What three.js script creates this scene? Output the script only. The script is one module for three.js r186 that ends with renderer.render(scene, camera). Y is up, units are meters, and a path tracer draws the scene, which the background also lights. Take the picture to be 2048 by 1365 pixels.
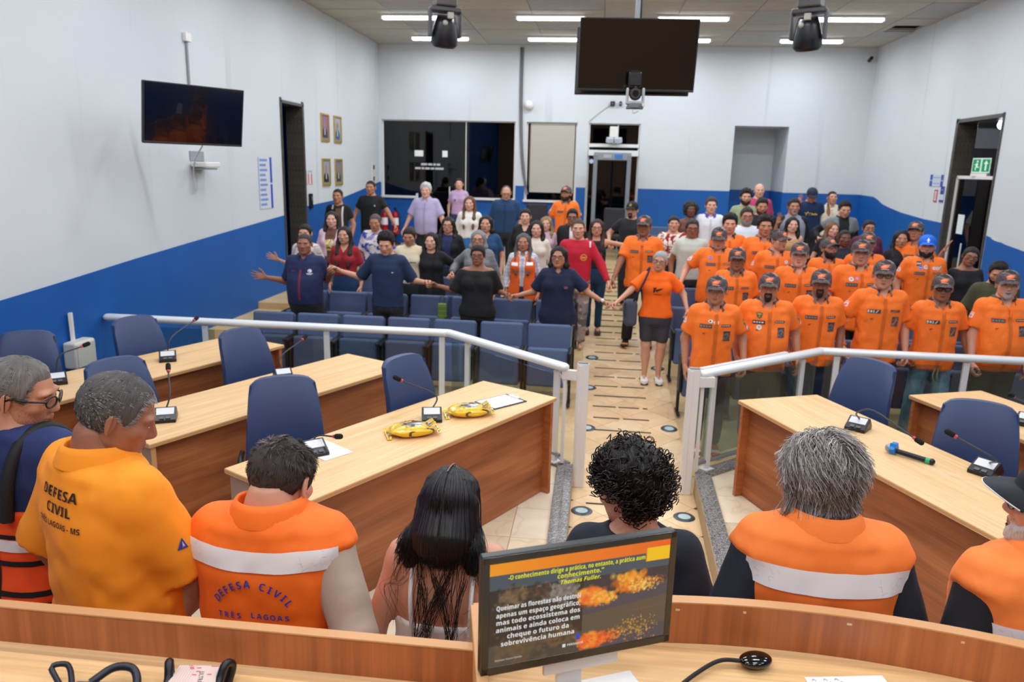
import * as THREE from 'three';
import { RoundedBoxGeometry } from 'three/addons/geometries/RoundedBoxGeometry.js';
import { mergeGeometries } from 'three/addons/utils/BufferGeometryUtils.js';
import { RectAreaLightUniformsLib } from 'three/addons/lights/RectAreaLightUniformsLib.js';
RectAreaLightUniformsLib.init();

// ---------------------------------------------------------------- camera, light, exposure
const scene = new THREE.Scene();
scene.background = new THREE.Color(0x020306);
const camera = new THREE.PerspectiveCamera(48.55, 2048 / 1365, 0.1, 60);
const CAM_Y = 2.48;
camera.position.set(0, CAM_Y, 0);
camera.quaternion.setFromRotationMatrix(new THREE.Matrix4().makeBasis(
  new THREE.Vector3(0.99336, 0.02452, -0.11237), new THREE.Vector3(-0.0489, 0.97434, -0.2197), new THREE.Vector3(0.1041, 0.22374, 0.96907)));
camera.focus = 2.8;
camera.userData.fStop = 3.4;
const renderer = new THREE.WebGLRenderer({ antialias: true });
renderer.toneMapping = THREE.LinearToneMapping;
renderer.toneMappingExposure = 1.16;
renderer.shadowMap.enabled = true;
const LAMP = 135;                    // radiance of the ceiling tubes
const LAMP_COLOR = 0xf4f8ff;
const CEIL = 5.06, BACK = -17.3, LEFT = -5.0, RIGHT = 5.58, REAR = 3.2, AISLE_Y = -0.16;
const floorY = (z) => AISLE_Y + 0.08 * Math.max(0, -z - 6.45);

// ---------------------------------------------------------------- helpers
const R = Math.PI / 180;
let seed = 7;
const rnd = () => { seed = (seed + 0x6d2b79f5) | 0; let t = Math.imul(seed ^ (seed >>> 15), 1 | seed); t = (t + Math.imul(t ^ (t >>> 7), 61 | t)) ^ t; return ((t ^ (t >>> 14)) >>> 0) / 4294967296; };
const lerp = (a, b, t) => a + (b - a) * t, clamp = (x, a, b) => Math.min(b, Math.max(a, x));
const sst = (a, b, x) => { const t = clamp((x - a) / (b - a), 0, 1); return t * t * (3 - 2 * t); };
const V = (x, y, z) => new THREE.Vector3(x, y, z);
const hash3 = (x, y, z) => { let h = Math.imul(x, 374761393) ^ Math.imul(y, 668265263) ^ Math.imul(z, 1440662683); h = Math.imul(h ^ (h >>> 13), 1274126177); return ((h ^ (h >>> 16)) >>> 0) / 4294967296; };
function noise3(x, y, z) {
  const X = Math.floor(x), Y = Math.floor(y), Z = Math.floor(z);
  let u = x - X, v = y - Y, w = z - Z; u = u * u * (3 - 2 * u); v = v * v * (3 - 2 * v); w = w * w * (3 - 2 * w);
  const h = hash3;
  return lerp(lerp(lerp(h(X, Y, Z), h(X + 1, Y, Z), u), lerp(h(X, Y + 1, Z), h(X + 1, Y + 1, Z), u), v), lerp(lerp(h(X, Y, Z + 1), h(X + 1, Y, Z + 1), u), lerp(h(X, Y + 1, Z + 1), h(X + 1, Y + 1, Z + 1), u), v), w) * 2 - 1;
}
const mod = (a, n) => ((a % n) + n) % n;
function tile2(x, y, nx, ny, s) {       // value noise that repeats after nx, ny cells
  const X = Math.floor(x), Y = Math.floor(y); let u = x - X, v = y - Y; u = u * u * (3 - 2 * u); v = v * v * (3 - 2 * v);
  const h = (i, j) => hash3(mod(i, nx), mod(j, ny), s);
  return lerp(lerp(h(X, Y), h(X + 1, Y), u), lerp(h(X, Y + 1), h(X + 1, Y + 1), u), v) * 2 - 1;
}
const fbm2 = (u, v, nx, ny, s, o = 4) => { let a = 0, k = 0.5; for (let i = 0; i < o; i++) { a += k * tile2(u * nx, v * ny, nx, ny, s + i); nx *= 2; ny *= 2; k *= 0.5; } return a; };
const toneOf = (hex) => { const c = new THREE.Color(hex); return c; };
function dataTex(w, h, fn, { srgb = true, repeat } = {}) {
  const d = new Uint8Array(w * h * 4);
  for (let j = 0, o = 0; j < h; j++) for (let i = 0; i < w; i++, o += 4) { const c = fn(i / w, j / h); d[o] = clamp(c[0], 0, 255); d[o + 1] = clamp(c[1], 0, 255); d[o + 2] = clamp(c[2], 0, 255); d[o + 3] = c[3] ?? 255; }
  const t = new THREE.DataTexture(d, w, h); t.wrapS = t.wrapT = THREE.RepeatWrapping; t.magFilter = THREE.LinearFilter; if (srgb) t.colorSpace = THREE.SRGBColorSpace;
  if (repeat) t.repeat.set(...repeat); t.needsUpdate = true; return t;
}
function canvasTex(w, h, draw, { srgb = true } = {}) {
  const c = document.createElement('canvas'); c.width = w; c.height = h; draw(c.getContext('2d'), w, h);
  const t = new THREE.CanvasTexture(c); if (srgb) t.colorSpace = THREE.SRGBColorSpace; t.wrapS = t.wrapT = THREE.RepeatWrapping; return t;
}
const mat = (color, roughness = 0.6, o = {}) => new THREE.MeshStandardMaterial({ color, roughness, ...o });
const phys = (color, roughness, o) => new THREE.MeshPhysicalMaterial({ color, roughness, ...o });

const taken = {};
function numbered(n) { const k = (taken[n] = (taken[n] ?? -1) + 1); return k ? n + '_' + String(k).padStart(3, '0') : n; }
function thing(name, label, category, [x, y, z] = [0, 0, 0], turn = 0, group) {
  const o = new THREE.Group(); o.name = numbered(name); o.position.set(x, y, z); o.rotation.y = turn;
  o.userData.label = label; o.userData.category = category; if (group) o.userData.group = group;
  scene.add(o); return o;
}
function mesh(name, geo, m, parent, label) {
  const o = new THREE.Mesh(Array.isArray(geo) ? merge(geo) : geo, m); o.name = name; o.castShadow = o.receiveShadow = true;
  if (label) o.userData.label = label; (parent ?? scene).add(o); return o;
}
function single(name, geo, m, label, category, group) { const o = mesh(numbered(name), geo, m); Object.assign(o.userData, { label, category }); if (group) o.userData.group = group; return o; }
function struct(name, geo, m, parent, label) { const o = mesh(name, geo, m, parent); if (!parent) o.userData.kind = 'structure'; if (label) o.userData.label = label; return o; }
function copyOf(root, pos, turn, label) { const r = root.clone(); r.userData = { ...root.userData, label }; r.name = numbered(root.name.replace(/_\d{3}$/, '')); r.position.set(...pos); r.rotation.y = turn; scene.add(r); return r; }
function merge(list) {
  const all = list.map((g) => { g = g.index ? g.toNonIndexed() : g; const o = new THREE.BufferGeometry(); for (const k of ['position', 'normal', 'uv']) o.setAttribute(k, g.attributes[k] ?? new THREE.BufferAttribute(new Float32Array(g.attributes.position.count * 2), 2)); return o; });
  return mergeGeometries(all);
}
// uv in metres from the dominant direction of each face; grain: the axis along which u runs
function metreUV(g, grain = 'x', off = 0) {
  g = g.index ? g.toNonIndexed() : g; const p = g.attributes.position, n = g.attributes.normal, uv = new Float32Array(p.count * 2);
  for (let i = 0; i < p.count; i++) {
    const q = [p.getX(i), p.getY(i), p.getZ(i)], m = [Math.abs(n.getX(i)), Math.abs(n.getY(i)), Math.abs(n.getZ(i))];
    const ax = m[0] > m[1] && m[0] > m[2] ? 0 : m[1] > m[2] ? 1 : 2, rest = [0, 1, 2].filter((k) => k !== ax), gi = 'xyz'.indexOf(grain);
    const a = rest.includes(gi) ? gi : rest[0], b = rest.find((k) => k !== a);
    uv[i * 2] = q[a] + off; uv[i * 2 + 1] = q[b] + off * 0.37 + (ax === gi ? 0.13 : 0);
  }
  g.setAttribute('uv', new THREE.BufferAttribute(uv, 2)); return g;
}
function box(w, h, d, x = 0, y = 0, z = 0, r = 0.004, seg = 1) {
  const g = r > 0 ? new RoundedBoxGeometry(w, h, d, seg, Math.min(r, w / 2.1, h / 2.1, d / 2.1)) : new THREE.BoxGeometry(w, h, d);
  g.translate(x, y, z); return g;
}
function tube(pts, r, sides = 8, seg = 0, closed = false) {
  const c = pts.length === 2 && !closed ? new THREE.LineCurve3(pts[0], pts[1]) : new THREE.CatmullRomCurve3(pts, closed);
  return new THREE.TubeGeometry(c, seg || (pts.length === 2 ? 1 : pts.length * 6), r, sides, closed);
}
function bar(a, b, r, sides = 10) {  // closed cylinder from a to b
  const d = b.clone().sub(a), g = new THREE.CylinderGeometry(r, r, d.length(), sides); g.translate(0, d.length() / 2, 0);
  g.applyQuaternion(new THREE.Quaternion().setFromUnitVectors(V(0, 1, 0), d.normalize())); g.translate(a.x, a.y, a.z); return g;
}
function boxBetween(a, b, w, h, r = 0.004) { // beam of width w (horizontal) and height h from a to b
  const d = b.clone().sub(a), L = d.length(), g = box(w, h, L, 0, 0, L / 2, r), m = new THREE.Matrix4().lookAt(b, a, V(0, 1, 0)); m.setPosition(a); g.applyMatrix4(m); return g;
}
const cyl = (r0, r1, h, x = 0, y = 0, z = 0, s = 20) => new THREE.CylinderGeometry(r0, r1, h, s).translate(x, y, z);
const ball = (r, x = 0, y = 0, z = 0, w = 14, h = 10) => new THREE.SphereGeometry(r, w, h).translate(x, y, z);
function prism(pts, depth, { bevel = 0 } = {}) { // outline in xy, extruded along z
  const s = new THREE.Shape(pts.map(([x, y]) => new THREE.Vector2(x, y)));
  return new THREE.ExtrudeGeometry(s, { depth, bevelEnabled: bevel > 0, bevelThickness: bevel, bevelSize: bevel, bevelSegments: 1 });
}
const turned = (g, y = 0, x = 0, z = 0) => { if (x) g.rotateX(x); if (z) g.rotateZ(z); if (y) g.rotateY(y); return g; };
// ---------------------------------------------------------------- procedural materials
const woodTex = (c0, c1, c2, s, fine = 48) => dataTex(1024, 512, (u, v) => {
  const w = fbm2(u, v, 2, 6, s, 3) * 0.9, g = fbm2(u, v + w * 0.06, 3, fine, s + 9, 4), f = fbm2(u + w * 0.02, v, 6, 160, s + 20, 2);
  const t = clamp(0.5 + g * 0.75 + w * 0.35, 0, 1), k = 1 + f * 0.1;
  return [0, 1, 2].map((i) => lerp(lerp(c0[i], c1[i], sst(0, 0.6, t)), c2[i], sst(0.55, 1, t)) * k);
}, { repeat: [1 / 2.2, 1 / 1.1] });
const lightWood = mat(0xffffff, 0.42, { map: woodTex([228, 184, 126], [234, 192, 137], [239, 200, 148], 31, 30) });
const brownWood = mat(0xffffff, 0.45, { map: woodTex([138, 76, 40], [166, 96, 53], [186, 114, 66], 47, 16) });
const cherryWood = mat(0xffffff, 0.4, { map: woodTex([164, 94, 52], [180, 107, 60], [192, 118, 70], 63, 30) });
const edgeWood = mat(0xcf9a66, 0.5), taupeWood = mat(0xa58a76, 0.6);
const wallWhite = mat(0xffffff, 0.7, { map: dataTex(1024, 512, (u, v) => {      // old paint: scuffs and grime runs
  const n = fbm2(u, v, 6, 5, 3, 4), run = Math.max(0, fbm2(u, v, 60, 2, 14, 3) - 0.28) * Math.max(0, fbm2(u, v, 9, 3, 8, 2) + 0.15), d = n * 5 - run * 90;
  return [208 + d, 215 + d, 219 + d * 0.95];
}, { repeat: [1 / 9, 1 / 5] }) });
const wallBlue = mat(0xffffff, 0.55, { map: dataTex(256, 256, (u, v) => { const d = fbm2(u, v, 5, 5, 21, 4) * 7; return [0, 88 + d, 168 + d]; }, { repeat: [0.3, 0.3] }) });
const ceilMats = [0, 1, 2].map((k) => mat([0xb9b7ae, 0xaeb2b4, 0xc0bdb2][k], 0.85, { map: dataTex(256, 256, (u, v) => { const d = fbm2(u, v, 12, 12, 60 + k, 5) * 10; const s = Math.max(0, fbm2(u, v, 3, 3, 80 + k, 2) - 0.3) * 40; return [248 + d - s, 248 + d - s * 1.2, 246 + d - s * 1.6]; }, { repeat: [0.8, 0.8] }) }));
const graniteTex = dataTex(256, 256, (u, v) => { const n = fbm2(u, v, 60, 60, 5, 2), m = fbm2(u, v, 25, 25, 6, 2), k = 126 + m * 60 + (n > 0.14 ? 34 : n < -0.14 ? -42 : 0); return [k, k * 0.99, k * 0.97]; }, { repeat: [5, 5] });
const granite = mat(0xffffff, 0.18, { map: graniteTex });
const jambGranite = mat(0x9a958d, 0.3, { map: graniteTex });
const tileTex = dataTex(512, 512, (u, v) => { const a = fbm2(u, v, 3, 4, 71, 5), b = fbm2(u, v, 9, 14, 72, 4), vein = Math.max(0, 1 - Math.abs(fbm2(u, v, 4, 3, 75, 4)) * 14) * 14; const d = a * 20 + b * 10 - vein; return [236 + d * 0.8, 223 + d * 0.85, 198 + d]; }, { repeat: [0.8, 0.8] });
const tileMats = [0xffffff, 0xf6f1ea, 0xfffaf2, 0xefe9df].map((c) => mat(c, 0.22, { map: tileTex }));
const warmTileMats = [0xffeed6, 0xfbe3c4, 0xf5dcc0, 0xffe9cd].map((c) => mat(c, 0.26, { map: tileTex }));
const grout = mat(0xb39b78, 0.8);
const aluminium = phys(0xe3e7e6, 0.38, { metalness: 0.15 }), whiteMetal = mat(0xe6e4e0, 0.35), greyMetal = mat(0x8f9496, 0.4, { metalness: 0.5 });
const blackPlastic = mat(0x101114, 0.35), darkRubber = mat(0x1a1a1c, 0.7), blackGloss = phys(0x050506, 0.12, { clearcoat: 0.6 });
const glass = phys(0xe0e8e5, 0.02, { transmission: 1, thickness: 0, ior: 1.5 });
const windowGlass = phys(0x8f949c, 0.02, { transmission: 1, thickness: 0, ior: 1.5 });
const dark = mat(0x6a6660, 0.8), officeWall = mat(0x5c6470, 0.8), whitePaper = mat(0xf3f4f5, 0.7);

// ---------------------------------------------------------------- the room
function shapeOf(pts, holes = []) {
  const s = new THREE.Shape(pts.map((p) => new THREE.Vector2(...p)));
  for (const h of holes) s.holes.push(new THREE.Path(h.map((p) => new THREE.Vector2(...p))));
  return s;
}
const slab = (pts, t, holes) => new THREE.ExtrudeGeometry(shapeOf(pts, holes), { depth: t, bevelEnabled: false });
const rect = (a, b, c, d) => [[a, b], [c, b], [c, d], [a, d]];
const sideWall = (g, x) => { g.rotateY(Math.PI / 2); g.translate(x, 0, 0); return g; };   // outline (depth from camera, height)
// floor: one slab under everything, the ramp of the public area, the members' platform
{
  const f = struct('floor', [
    box(RIGHT - LEFT + 0.4, 0.2, REAR + 6.65, (LEFT + RIGHT) / 2, AISLE_Y - 0.1 - 0.012, (REAR - 6.45) / 2 - 0.1, 0),
    turned(box(RIGHT - LEFT + 0.4, 0.2, 11.1 / Math.cos(0.0798), 0, -0.1 - 0.004, -5.55 / Math.cos(0.0798), 0), 0, 0.0798).translate((LEFT + RIGHT) / 2, AISLE_Y, -6.45)].map((g) => metreUV(g)), mat(0xd9c7a6, 0.3, { map: tileTex }));
  const edgeL = [[LEFT - 0.1, -7.2], [-1.37, -7.2], [-0.1, -6.1], [-0.1, -2.35], [LEFT - 0.1, -2.35]], edgeR = [[0.92, -6.1], [2.12, -7.2], [RIGHT + 0.1, -7.2], [RIGHT + 0.1, -2.35], [0.8, -2.35]];
  const plate = (pts) => { const g = prism(pts.map(([x, z]) => [x, -z]), 0.15); g.rotateX(-Math.PI / 2); return g; };
  for (const [side, e] of [['left', edgeL], ['right', edgeR]]) { const g = plate(e); g.translate(0, -0.157, 0); struct('floor_' + side, metreUV(g), grout); }
  const rostrumFloor = box(RIGHT - LEFT, 0.45, REAR + 1.62, (LEFT + RIGHT) / 2, 0.225, (REAR - 1.62) / 2, 0); struct('floor_rostrum', metreUV(rostrumFloor), tileMats[1]);
  struct('floor_step', metreUV(box(4.0, 0.14, 0.98, -2.96, 0.068, -2.2, 0.004)), tileMats[1]);
  struct('floor_front', metreUV(box(RIGHT - LEFT, 0.155, 0.72, (LEFT + RIGHT) / 2, -0.0785, -1.99, 0)), grout);
  // tiles: 0.47 m, axis-aligned on the platform, laid on the diagonal in the aisle
  const P = 0.47, tg = {};
  const inside = (x, z, poly) => { let c = false; for (let i = 0, j = poly.length - 1; i < poly.length; j = i++) { const [xi, zi] = poly[i], [xj, zj] = poly[j]; if (zi > z !== zj > z && x < ((xj - xi) * (z - zi)) / (zj - zi) + xi) c = !c; } return c; };
  const clipPoly = (pts, poly) => { // Sutherland-Hodgman against a convex polygon given in either sense
    let area = 0; poly.forEach(([x, z], i) => { const [a, b] = poly[(i + 1) % poly.length]; area += x * b - a * z; }); const s = Math.sign(area);
    let out = pts; for (let i = 0; i < poly.length && out.length; i++) { const [ax, az] = poly[i], [bx, bz] = poly[(i + 1) % poly.length], d = ([x, z]) => s * ((bx - ax) * (z - az) - (bz - az) * (x - ax)), src = out; out = [];
      src.forEach((p, k) => { const q = src[(k + 1) % src.length], dp = d(p), dq = d(q); if (dp >= 0) out.push(p); if (dp * dq < 0) { const t = dp / (dp - dq); out.push([lerp(p[0], q[0], t), lerp(p[1], q[1], t)]); } }); }
    return out;
  };
  const ins = 0.0025;
  const layTile = (parent, poly, y, mats, slope) => {
    if (poly.length < 3) return; let a = 0; poly.forEach(([x, z], i) => { const [p, q] = poly[(i + 1) % poly.length]; a += x * q - p * z; }); if (Math.abs(a) < 0.004) return;
    const g = prism(poly.map(([x, z]) => [x, -z]), 0.006); g.rotateX(-Math.PI / 2); g.translate(0, y, 0);
    if (slope) { const p = g.attributes.position; for (let i = 0; i < p.count; i++) p.setY(i, p.getY(i) + floorY(p.getZ(i)) - AISLE_Y); }
    metreUV(g, 'x', rnd() * 3); mesh('tile', g, mats[Math.floor(rnd() * 4)], parent);
  };
  const fl = scene.getObjectByName('floor_left'), fr = scene.getObjectByName('floor_right');
  for (let i = -14; i < 14; i++) for (let j = 0; j < 13; j++) {
    const x = -0.02 + i * P, z = -2.4 - j * P, sq = [[x + ins, z - ins], [x + P - ins, z - ins], [x + P - ins, z - P + ins], [x + ins, z - P + ins]];
    if (x > -2.4 && x < 0) layTile(fl, clipPoly(sq, [[-4.99, -7.1], [-1.41, -7.1], [-0.24, -6.05], [-0.22, -2.36], [-4.99, -2.36]]), -0.007, tileMats);
    if (x > 0.6 && x < 3.2) layTile(fr, clipPoly(sq, [[1.04, -6.1], [2.16, -7.1], [5.57, -7.1], [5.57, -2.36], [0.94, -2.36]]), -0.007, tileMats);
  }
  const aisle = [[-0.12, -17.2], [0.93, -17.2], [0.93, -6.4], [0.92, -6.1], [0.8, -2.36], [-0.1, -2.36], [-0.1, -6.1], [-0.12, -6.4]];
  const D = 0.34; let near = 0;
  for (const band of [[-2.36, -6.45, false], [-6.45, -10.6, true]]) for (let i = -40; i < 40; i++) for (let j = -40; j < 40; j++) {
    const cx = 0.4 + (i + j) * D * 0.7071, cz = -6 + (i - j) * D * 0.7071, h = D * 0.7071 - 0.0025; if (cx < -0.5 || cx > 1.3 || cz > -2 || cz < -11) continue;
    layTile(f, clipPoly([[cx - h, cz], [cx, cz - h], [cx + h, cz], [cx, cz + h]], [[-0.1, band[0]], [0.86 + (band[2] ? 0.06 : 0), band[0]], [0.92, band[1]], [-0.1, band[1]]]), AISLE_Y - 0.0045, warmTileMats, true); near++;
  }
  // granite coping along the platform edge
  const coping = (pts, w, parent) => pts.slice(1).map((p, i) => { const a = V(pts[i][0], 0.012, pts[i][1]), b = V(p[0], 0.012, p[1]); return metreUV(boxBetween(a, b, w, 0.03, 0.003), 'z'); });
  struct('trim_1', coping([[-5, -7.15], [-1.39, -7.15], [-0.17, -6.08], [-0.16, -2.36]], 0.13), granite, null, 'polished grey granite coping on the left platform edge');
  struct('trim_2', coping([[0.87, -2.36], [0.98, -6.08], [2.14, -7.15], [5.58, -7.15]], 0.13), granite, null, 'polished grey granite coping on the right platform edge');
  // dark anti-slip strips on the ramp, every 31 cm, broken where they have worn away
  for (let k = 0; k < 26; k++) {
    const z = -7.32 - 0.315 * k, cuts = k % 3 === 0 ? [[0.06, 0.64]] : k % 3 === 1 ? [[0.06, 0.33], [0.37, 0.64]] : [[0.05, 0.3], [0.33, 0.55], [0.59, 0.64]];
    const g = cuts.map(([a, b]) => box(b - a, 0.004, 0.022, (a + b) / 2, 0, 0, 0)); const m = merge(g); m.rotateX(0.0798); m.translate(0, floorY(z) + 0.003, z); mesh('anti_slip_strip', m, darkRubber, f);
  }
  for (const [z, a, b] of [[-6.05, 0.05, 0.2], [-5.72, 0.02, 0.66], [-5.35, 0.02, 0.3], [-5.35, 0.36, 0.68]]) mesh('anti_slip_strip', box(b - a, 0.004, 0.022, (a + b) / 2, AISLE_Y + 0.003, z, 0), darkRubber, f);
  // raised landing with steps along the left wall, towards the side door
  struct('floor_landing', [box(0.85, 0.5, 1.6, LEFT + 0.425, 0.07, -10.0, 0.01), box(0.85, 0.5, 2.1, LEFT + 0.425, 0.17, -11.75, 0.01), box(0.85, 0.3, 1.0, LEFT + 0.425, 0.03, -8.75, 0.01)].map((g) => metreUV(g)), mat(0xe4cfa6, 0.4, { map: tileTex }));
}
// walls
const wallTop = CEIL + 0.06;
{
  const white = sideWall(slab([[-REAR, -0.3], [-BACK + 0.2, -0.3], [-BACK + 0.2, wallTop], [-REAR, wallTop]], 0.22, [rect(11.82, 0.4, 12.76, 3.41)]), LEFT - 0.22);
  const w = struct('wall_left', metreUV(white, 'z'), wallWhite);
  const dado = slab([[5.3, -0.2], [11.8, -0.2], [11.8, 1.64], [9.15, 1.49], [7.75, 1.405], [6.42, 1.31], [5.3, 1.24]], 0.006), dado2 = slab([[12.78, -0.2], [17.3, -0.2], [17.3, 2.09], [15.8, 1.93], [14.5, 1.8], [12.78, 1.74]], 0.006), front = slab(rect(-REAR, -0.2, 5.3, wallTop - 0.07), 0.006);
  mesh('blue_dado', [dado, dado2, front].map((g) => metreUV(sideWall(g, LEFT), 'z')), wallBlue, w, 'blue painted lower wall with a rising top edge');
  const right = sideWall(slab([[-REAR, -0.3], [-BACK + 0.2, -0.3], [-BACK + 0.2, wallTop], [-REAR, wallTop]], 0.22, [rect(11.69, 0.3, 13.13, 3.38)]), RIGHT);
  const wr = struct('wall_right', metreUV(right, 'z'), wallWhite);
  const r1 = slab([[5.3, -0.2], [11.66, -0.2], [11.66, 1.69], [11.1, 1.61], [10.63, 1.57], [8, 1.36], [5.3, 1.2]], 0.006), r2 = slab([[13.15, -0.2], [17.3, -0.2], [17.3, 2.09], [16.44, 2.075], [16.2, 2.03], [15.9, 1.95], [15.5, 1.9], [14.9, 1.84], [13.85, 1.785], [13.15, 1.77]], 0.006), r3 = slab(rect(-REAR, -0.2, 5.3, wallTop - 0.07), 0.006);
  mesh('blue_dado', [r1, r2, r3].map((g) => metreUV(sideWall(g, RIGHT - 0.006), 'z')), wallBlue, wr, 'blue painted lower wall with a falling top edge');
  mesh('paint_chip', sideWall(slab([[11.5, 1.66], [11.45, 1.69], [11.3, 1.67], [11.25, 1.63], [11.4, 1.64]], 0.003), RIGHT - 0.01), wallWhite, wr);
  const back = slab(rect(LEFT - 0.22, -0.3, RIGHT + 0.22, wallTop), 0.2, [rect(-4.94, 1.78, -1.9, 3.47), rect(-1.65, 1.77, -0.53, 3.47), rect(-0.28, 0.6, 0.84, 3.47), rect(2.84, 0.6, 3.97, 3.47)]);
  back.translate(0, 0, BACK - 0.2); const wb = struct('wall_back', metreUV(back), wallWhite);
  const strips = [[LEFT, 0.5, -4.97, 2.08], [-4.97, 0.5, -1.87, 1.75], [-1.87, 0.5, -1.67, 2.08], [-1.67, 0.5, -0.51, 1.74], [-0.51, 0.5, -0.3, 2.08], [0.86, 0.5, 2.84, 2.09], [3.97, 0.5, RIGHT, 2.09]];
  mesh('blue_dado', strips.map(([a, b, c, d]) => metreUV(box(c - a, d - b, 0.006, (a + c) / 2, (b + d) / 2, BACK + 0.003, 0))), wallBlue, wb, 'blue painted lower part of the back wall');
  struct('wall_rear', metreUV(box(RIGHT - LEFT + 0.44, wallTop + 0.3, 0.2, (LEFT + RIGHT) / 2, (wallTop - 0.3) / 2, REAR + 0.1, 0)), mat(0xa0805f, 0.6));
  // recess on the right of the back wall, blue below and white above
  const rz = BACK - 1.25, ax0 = 2.84, ax1 = 3.97;
  const al = struct('wall_recess', [box(ax1 - ax0 + 0.4, 3, 0.1, (ax0 + ax1) / 2, 2.1, rz - 0.05, 0), box(0.1, 3, 1.05, ax0 - 0.05, 2.1, BACK - 0.725, 0), box(0.1, 3, 1.05, ax1 + 0.05, 2.1, BACK - 0.725, 0), box(ax1 - ax0 + 0.2, 0.1, 1.25, (ax0 + ax1) / 2, 3.53, BACK - 0.7, 0), box(ax1 - ax0 + 0.2, 0.1, 1.25, (ax0 + ax1) / 2, 0.65, BACK - 0.6, 0)].map((g) => metreUV(g)), wallWhite);
  mesh('blue_dado', [box(ax1 - ax0, 1.4, 0.006, (ax0 + ax1) / 2, 1.4, rz + 0.003, 0), box(0.006, 1.4, 1.25, ax0 + 0.003, 1.4, BACK - 0.625, 0), box(0.006, 1.4, 1.25, ax1 - 0.003, 1.4, BACK - 0.625, 0)].map((g) => metreUV(g)), wallBlue, al);
}
// ceiling: slab and loose panels, one of them missing
{
  const hole = [5.03, -15.35, 5.56, -14.85];
  const c = struct('ceiling', slab([[LEFT - 0.2, -REAR], [RIGHT + 0.2, -REAR], [RIGHT + 0.2, -BACK + 0.2], [LEFT - 0.2, -BACK + 0.2]], 0.04, [[[hole[0], -hole[3]], [hole[2], -hole[3]], [hole[2], -hole[1]], [hole[0], -hole[1]]]]).rotateX(-Math.PI / 2).translate(0, CEIL + 0.02, 0), ceilMats[0]);
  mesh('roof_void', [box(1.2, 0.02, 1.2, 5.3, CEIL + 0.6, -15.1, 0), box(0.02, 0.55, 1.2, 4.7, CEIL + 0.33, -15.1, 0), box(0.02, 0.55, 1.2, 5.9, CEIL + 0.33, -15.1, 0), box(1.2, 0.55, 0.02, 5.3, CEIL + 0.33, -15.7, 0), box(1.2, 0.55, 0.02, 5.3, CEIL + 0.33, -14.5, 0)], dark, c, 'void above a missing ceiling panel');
  const W = 1.235, L = 0.62; let k = 0;
  for (let j = 0; j < 10; j++) for (let i = 0; i < 9; i++) {
    const x = LEFT + 0.02 + i * W, z = BACK + 0.02 + j * L, w = Math.min(W, RIGHT - x) - 0.012; if (w < 0.1) continue;
    if (i === 8 && j === 3) { mesh('ceiling_panel', box(0.12, 0.012, L - 0.012, x + 0.06, CEIL + 0.008, z + L / 2, 0), ceilMats[0], c); continue; }
    const g = metreUV(box(w, 0.012, L - 0.012, x + w / 2, CEIL + 0.008, z + L / 2, 0), 'x', rnd() * 5); g.translate(0, rnd() * 0.006, 0);
    mesh('ceiling_panel', g, ceilMats[[0, 2, 0, 1, 0, 2, 1][(k++ * 5 + j) % 7]], c);
  }
}
// ceiling lamps: bare tubes in rows, each with its light
const tubeGlow = new THREE.MeshStandardMaterial({ color: 0xffffff, emissive: LAMP_COLOR, emissiveIntensity: 5, roughness: 0.4 });
const lampFitting = mat(0xe8e8e4, 0.5);
const lampGeo = new THREE.CapsuleGeometry(0.03, 1.1, 4, 14).rotateZ(Math.PI / 2), lampBase = merge([box(1.22, 0.035, 0.075, 0, 0.045, 0, 0.006), box(0.03, 0.05, 0.05, -0.6, 0.01, 0), box(0.03, 0.05, 0.05, 0.6, 0.01, 0)]);
const columns = [-3.36, -0.97, 1.45, 3.95], ordinals = ['first', 'second', 'third', 'fourth', 'fifth', 'sixth', 'seventh', 'eighth', 'ninth', 'tenth'];
[-16.15, -13.95, -11.75, -9.55, -7.35, -5.15, -2.95, -0.75, 1.45].forEach((z, j) => columns.forEach((x, i) => {
  const t = thing('ceiling_lamp', j < 2 ? `glowing white tube lamp, ${ordinals[i]} from left in the ${j ? 'nearer' : 'farther'} visible row` : `overhead tube lamp, ${ordinals[i]} from left in the ${ordinals[j]} row from the back wall`, 'lamp', [x, CEIL - 0.063, z], 0, 'ceiling tube lamps');
  mesh('fitting', lampBase, lampFitting, t); mesh('glowing_tube', lampGeo, tubeGlow, t);
  const l = new THREE.RectAreaLight(LAMP_COLOR, LAMP, 1.12, 0.055); l.position.set(0, -0.036, 0); l.rotation.x = -Math.PI / 2; l.name = 'tube_light'; t.add(l);
}));
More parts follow.
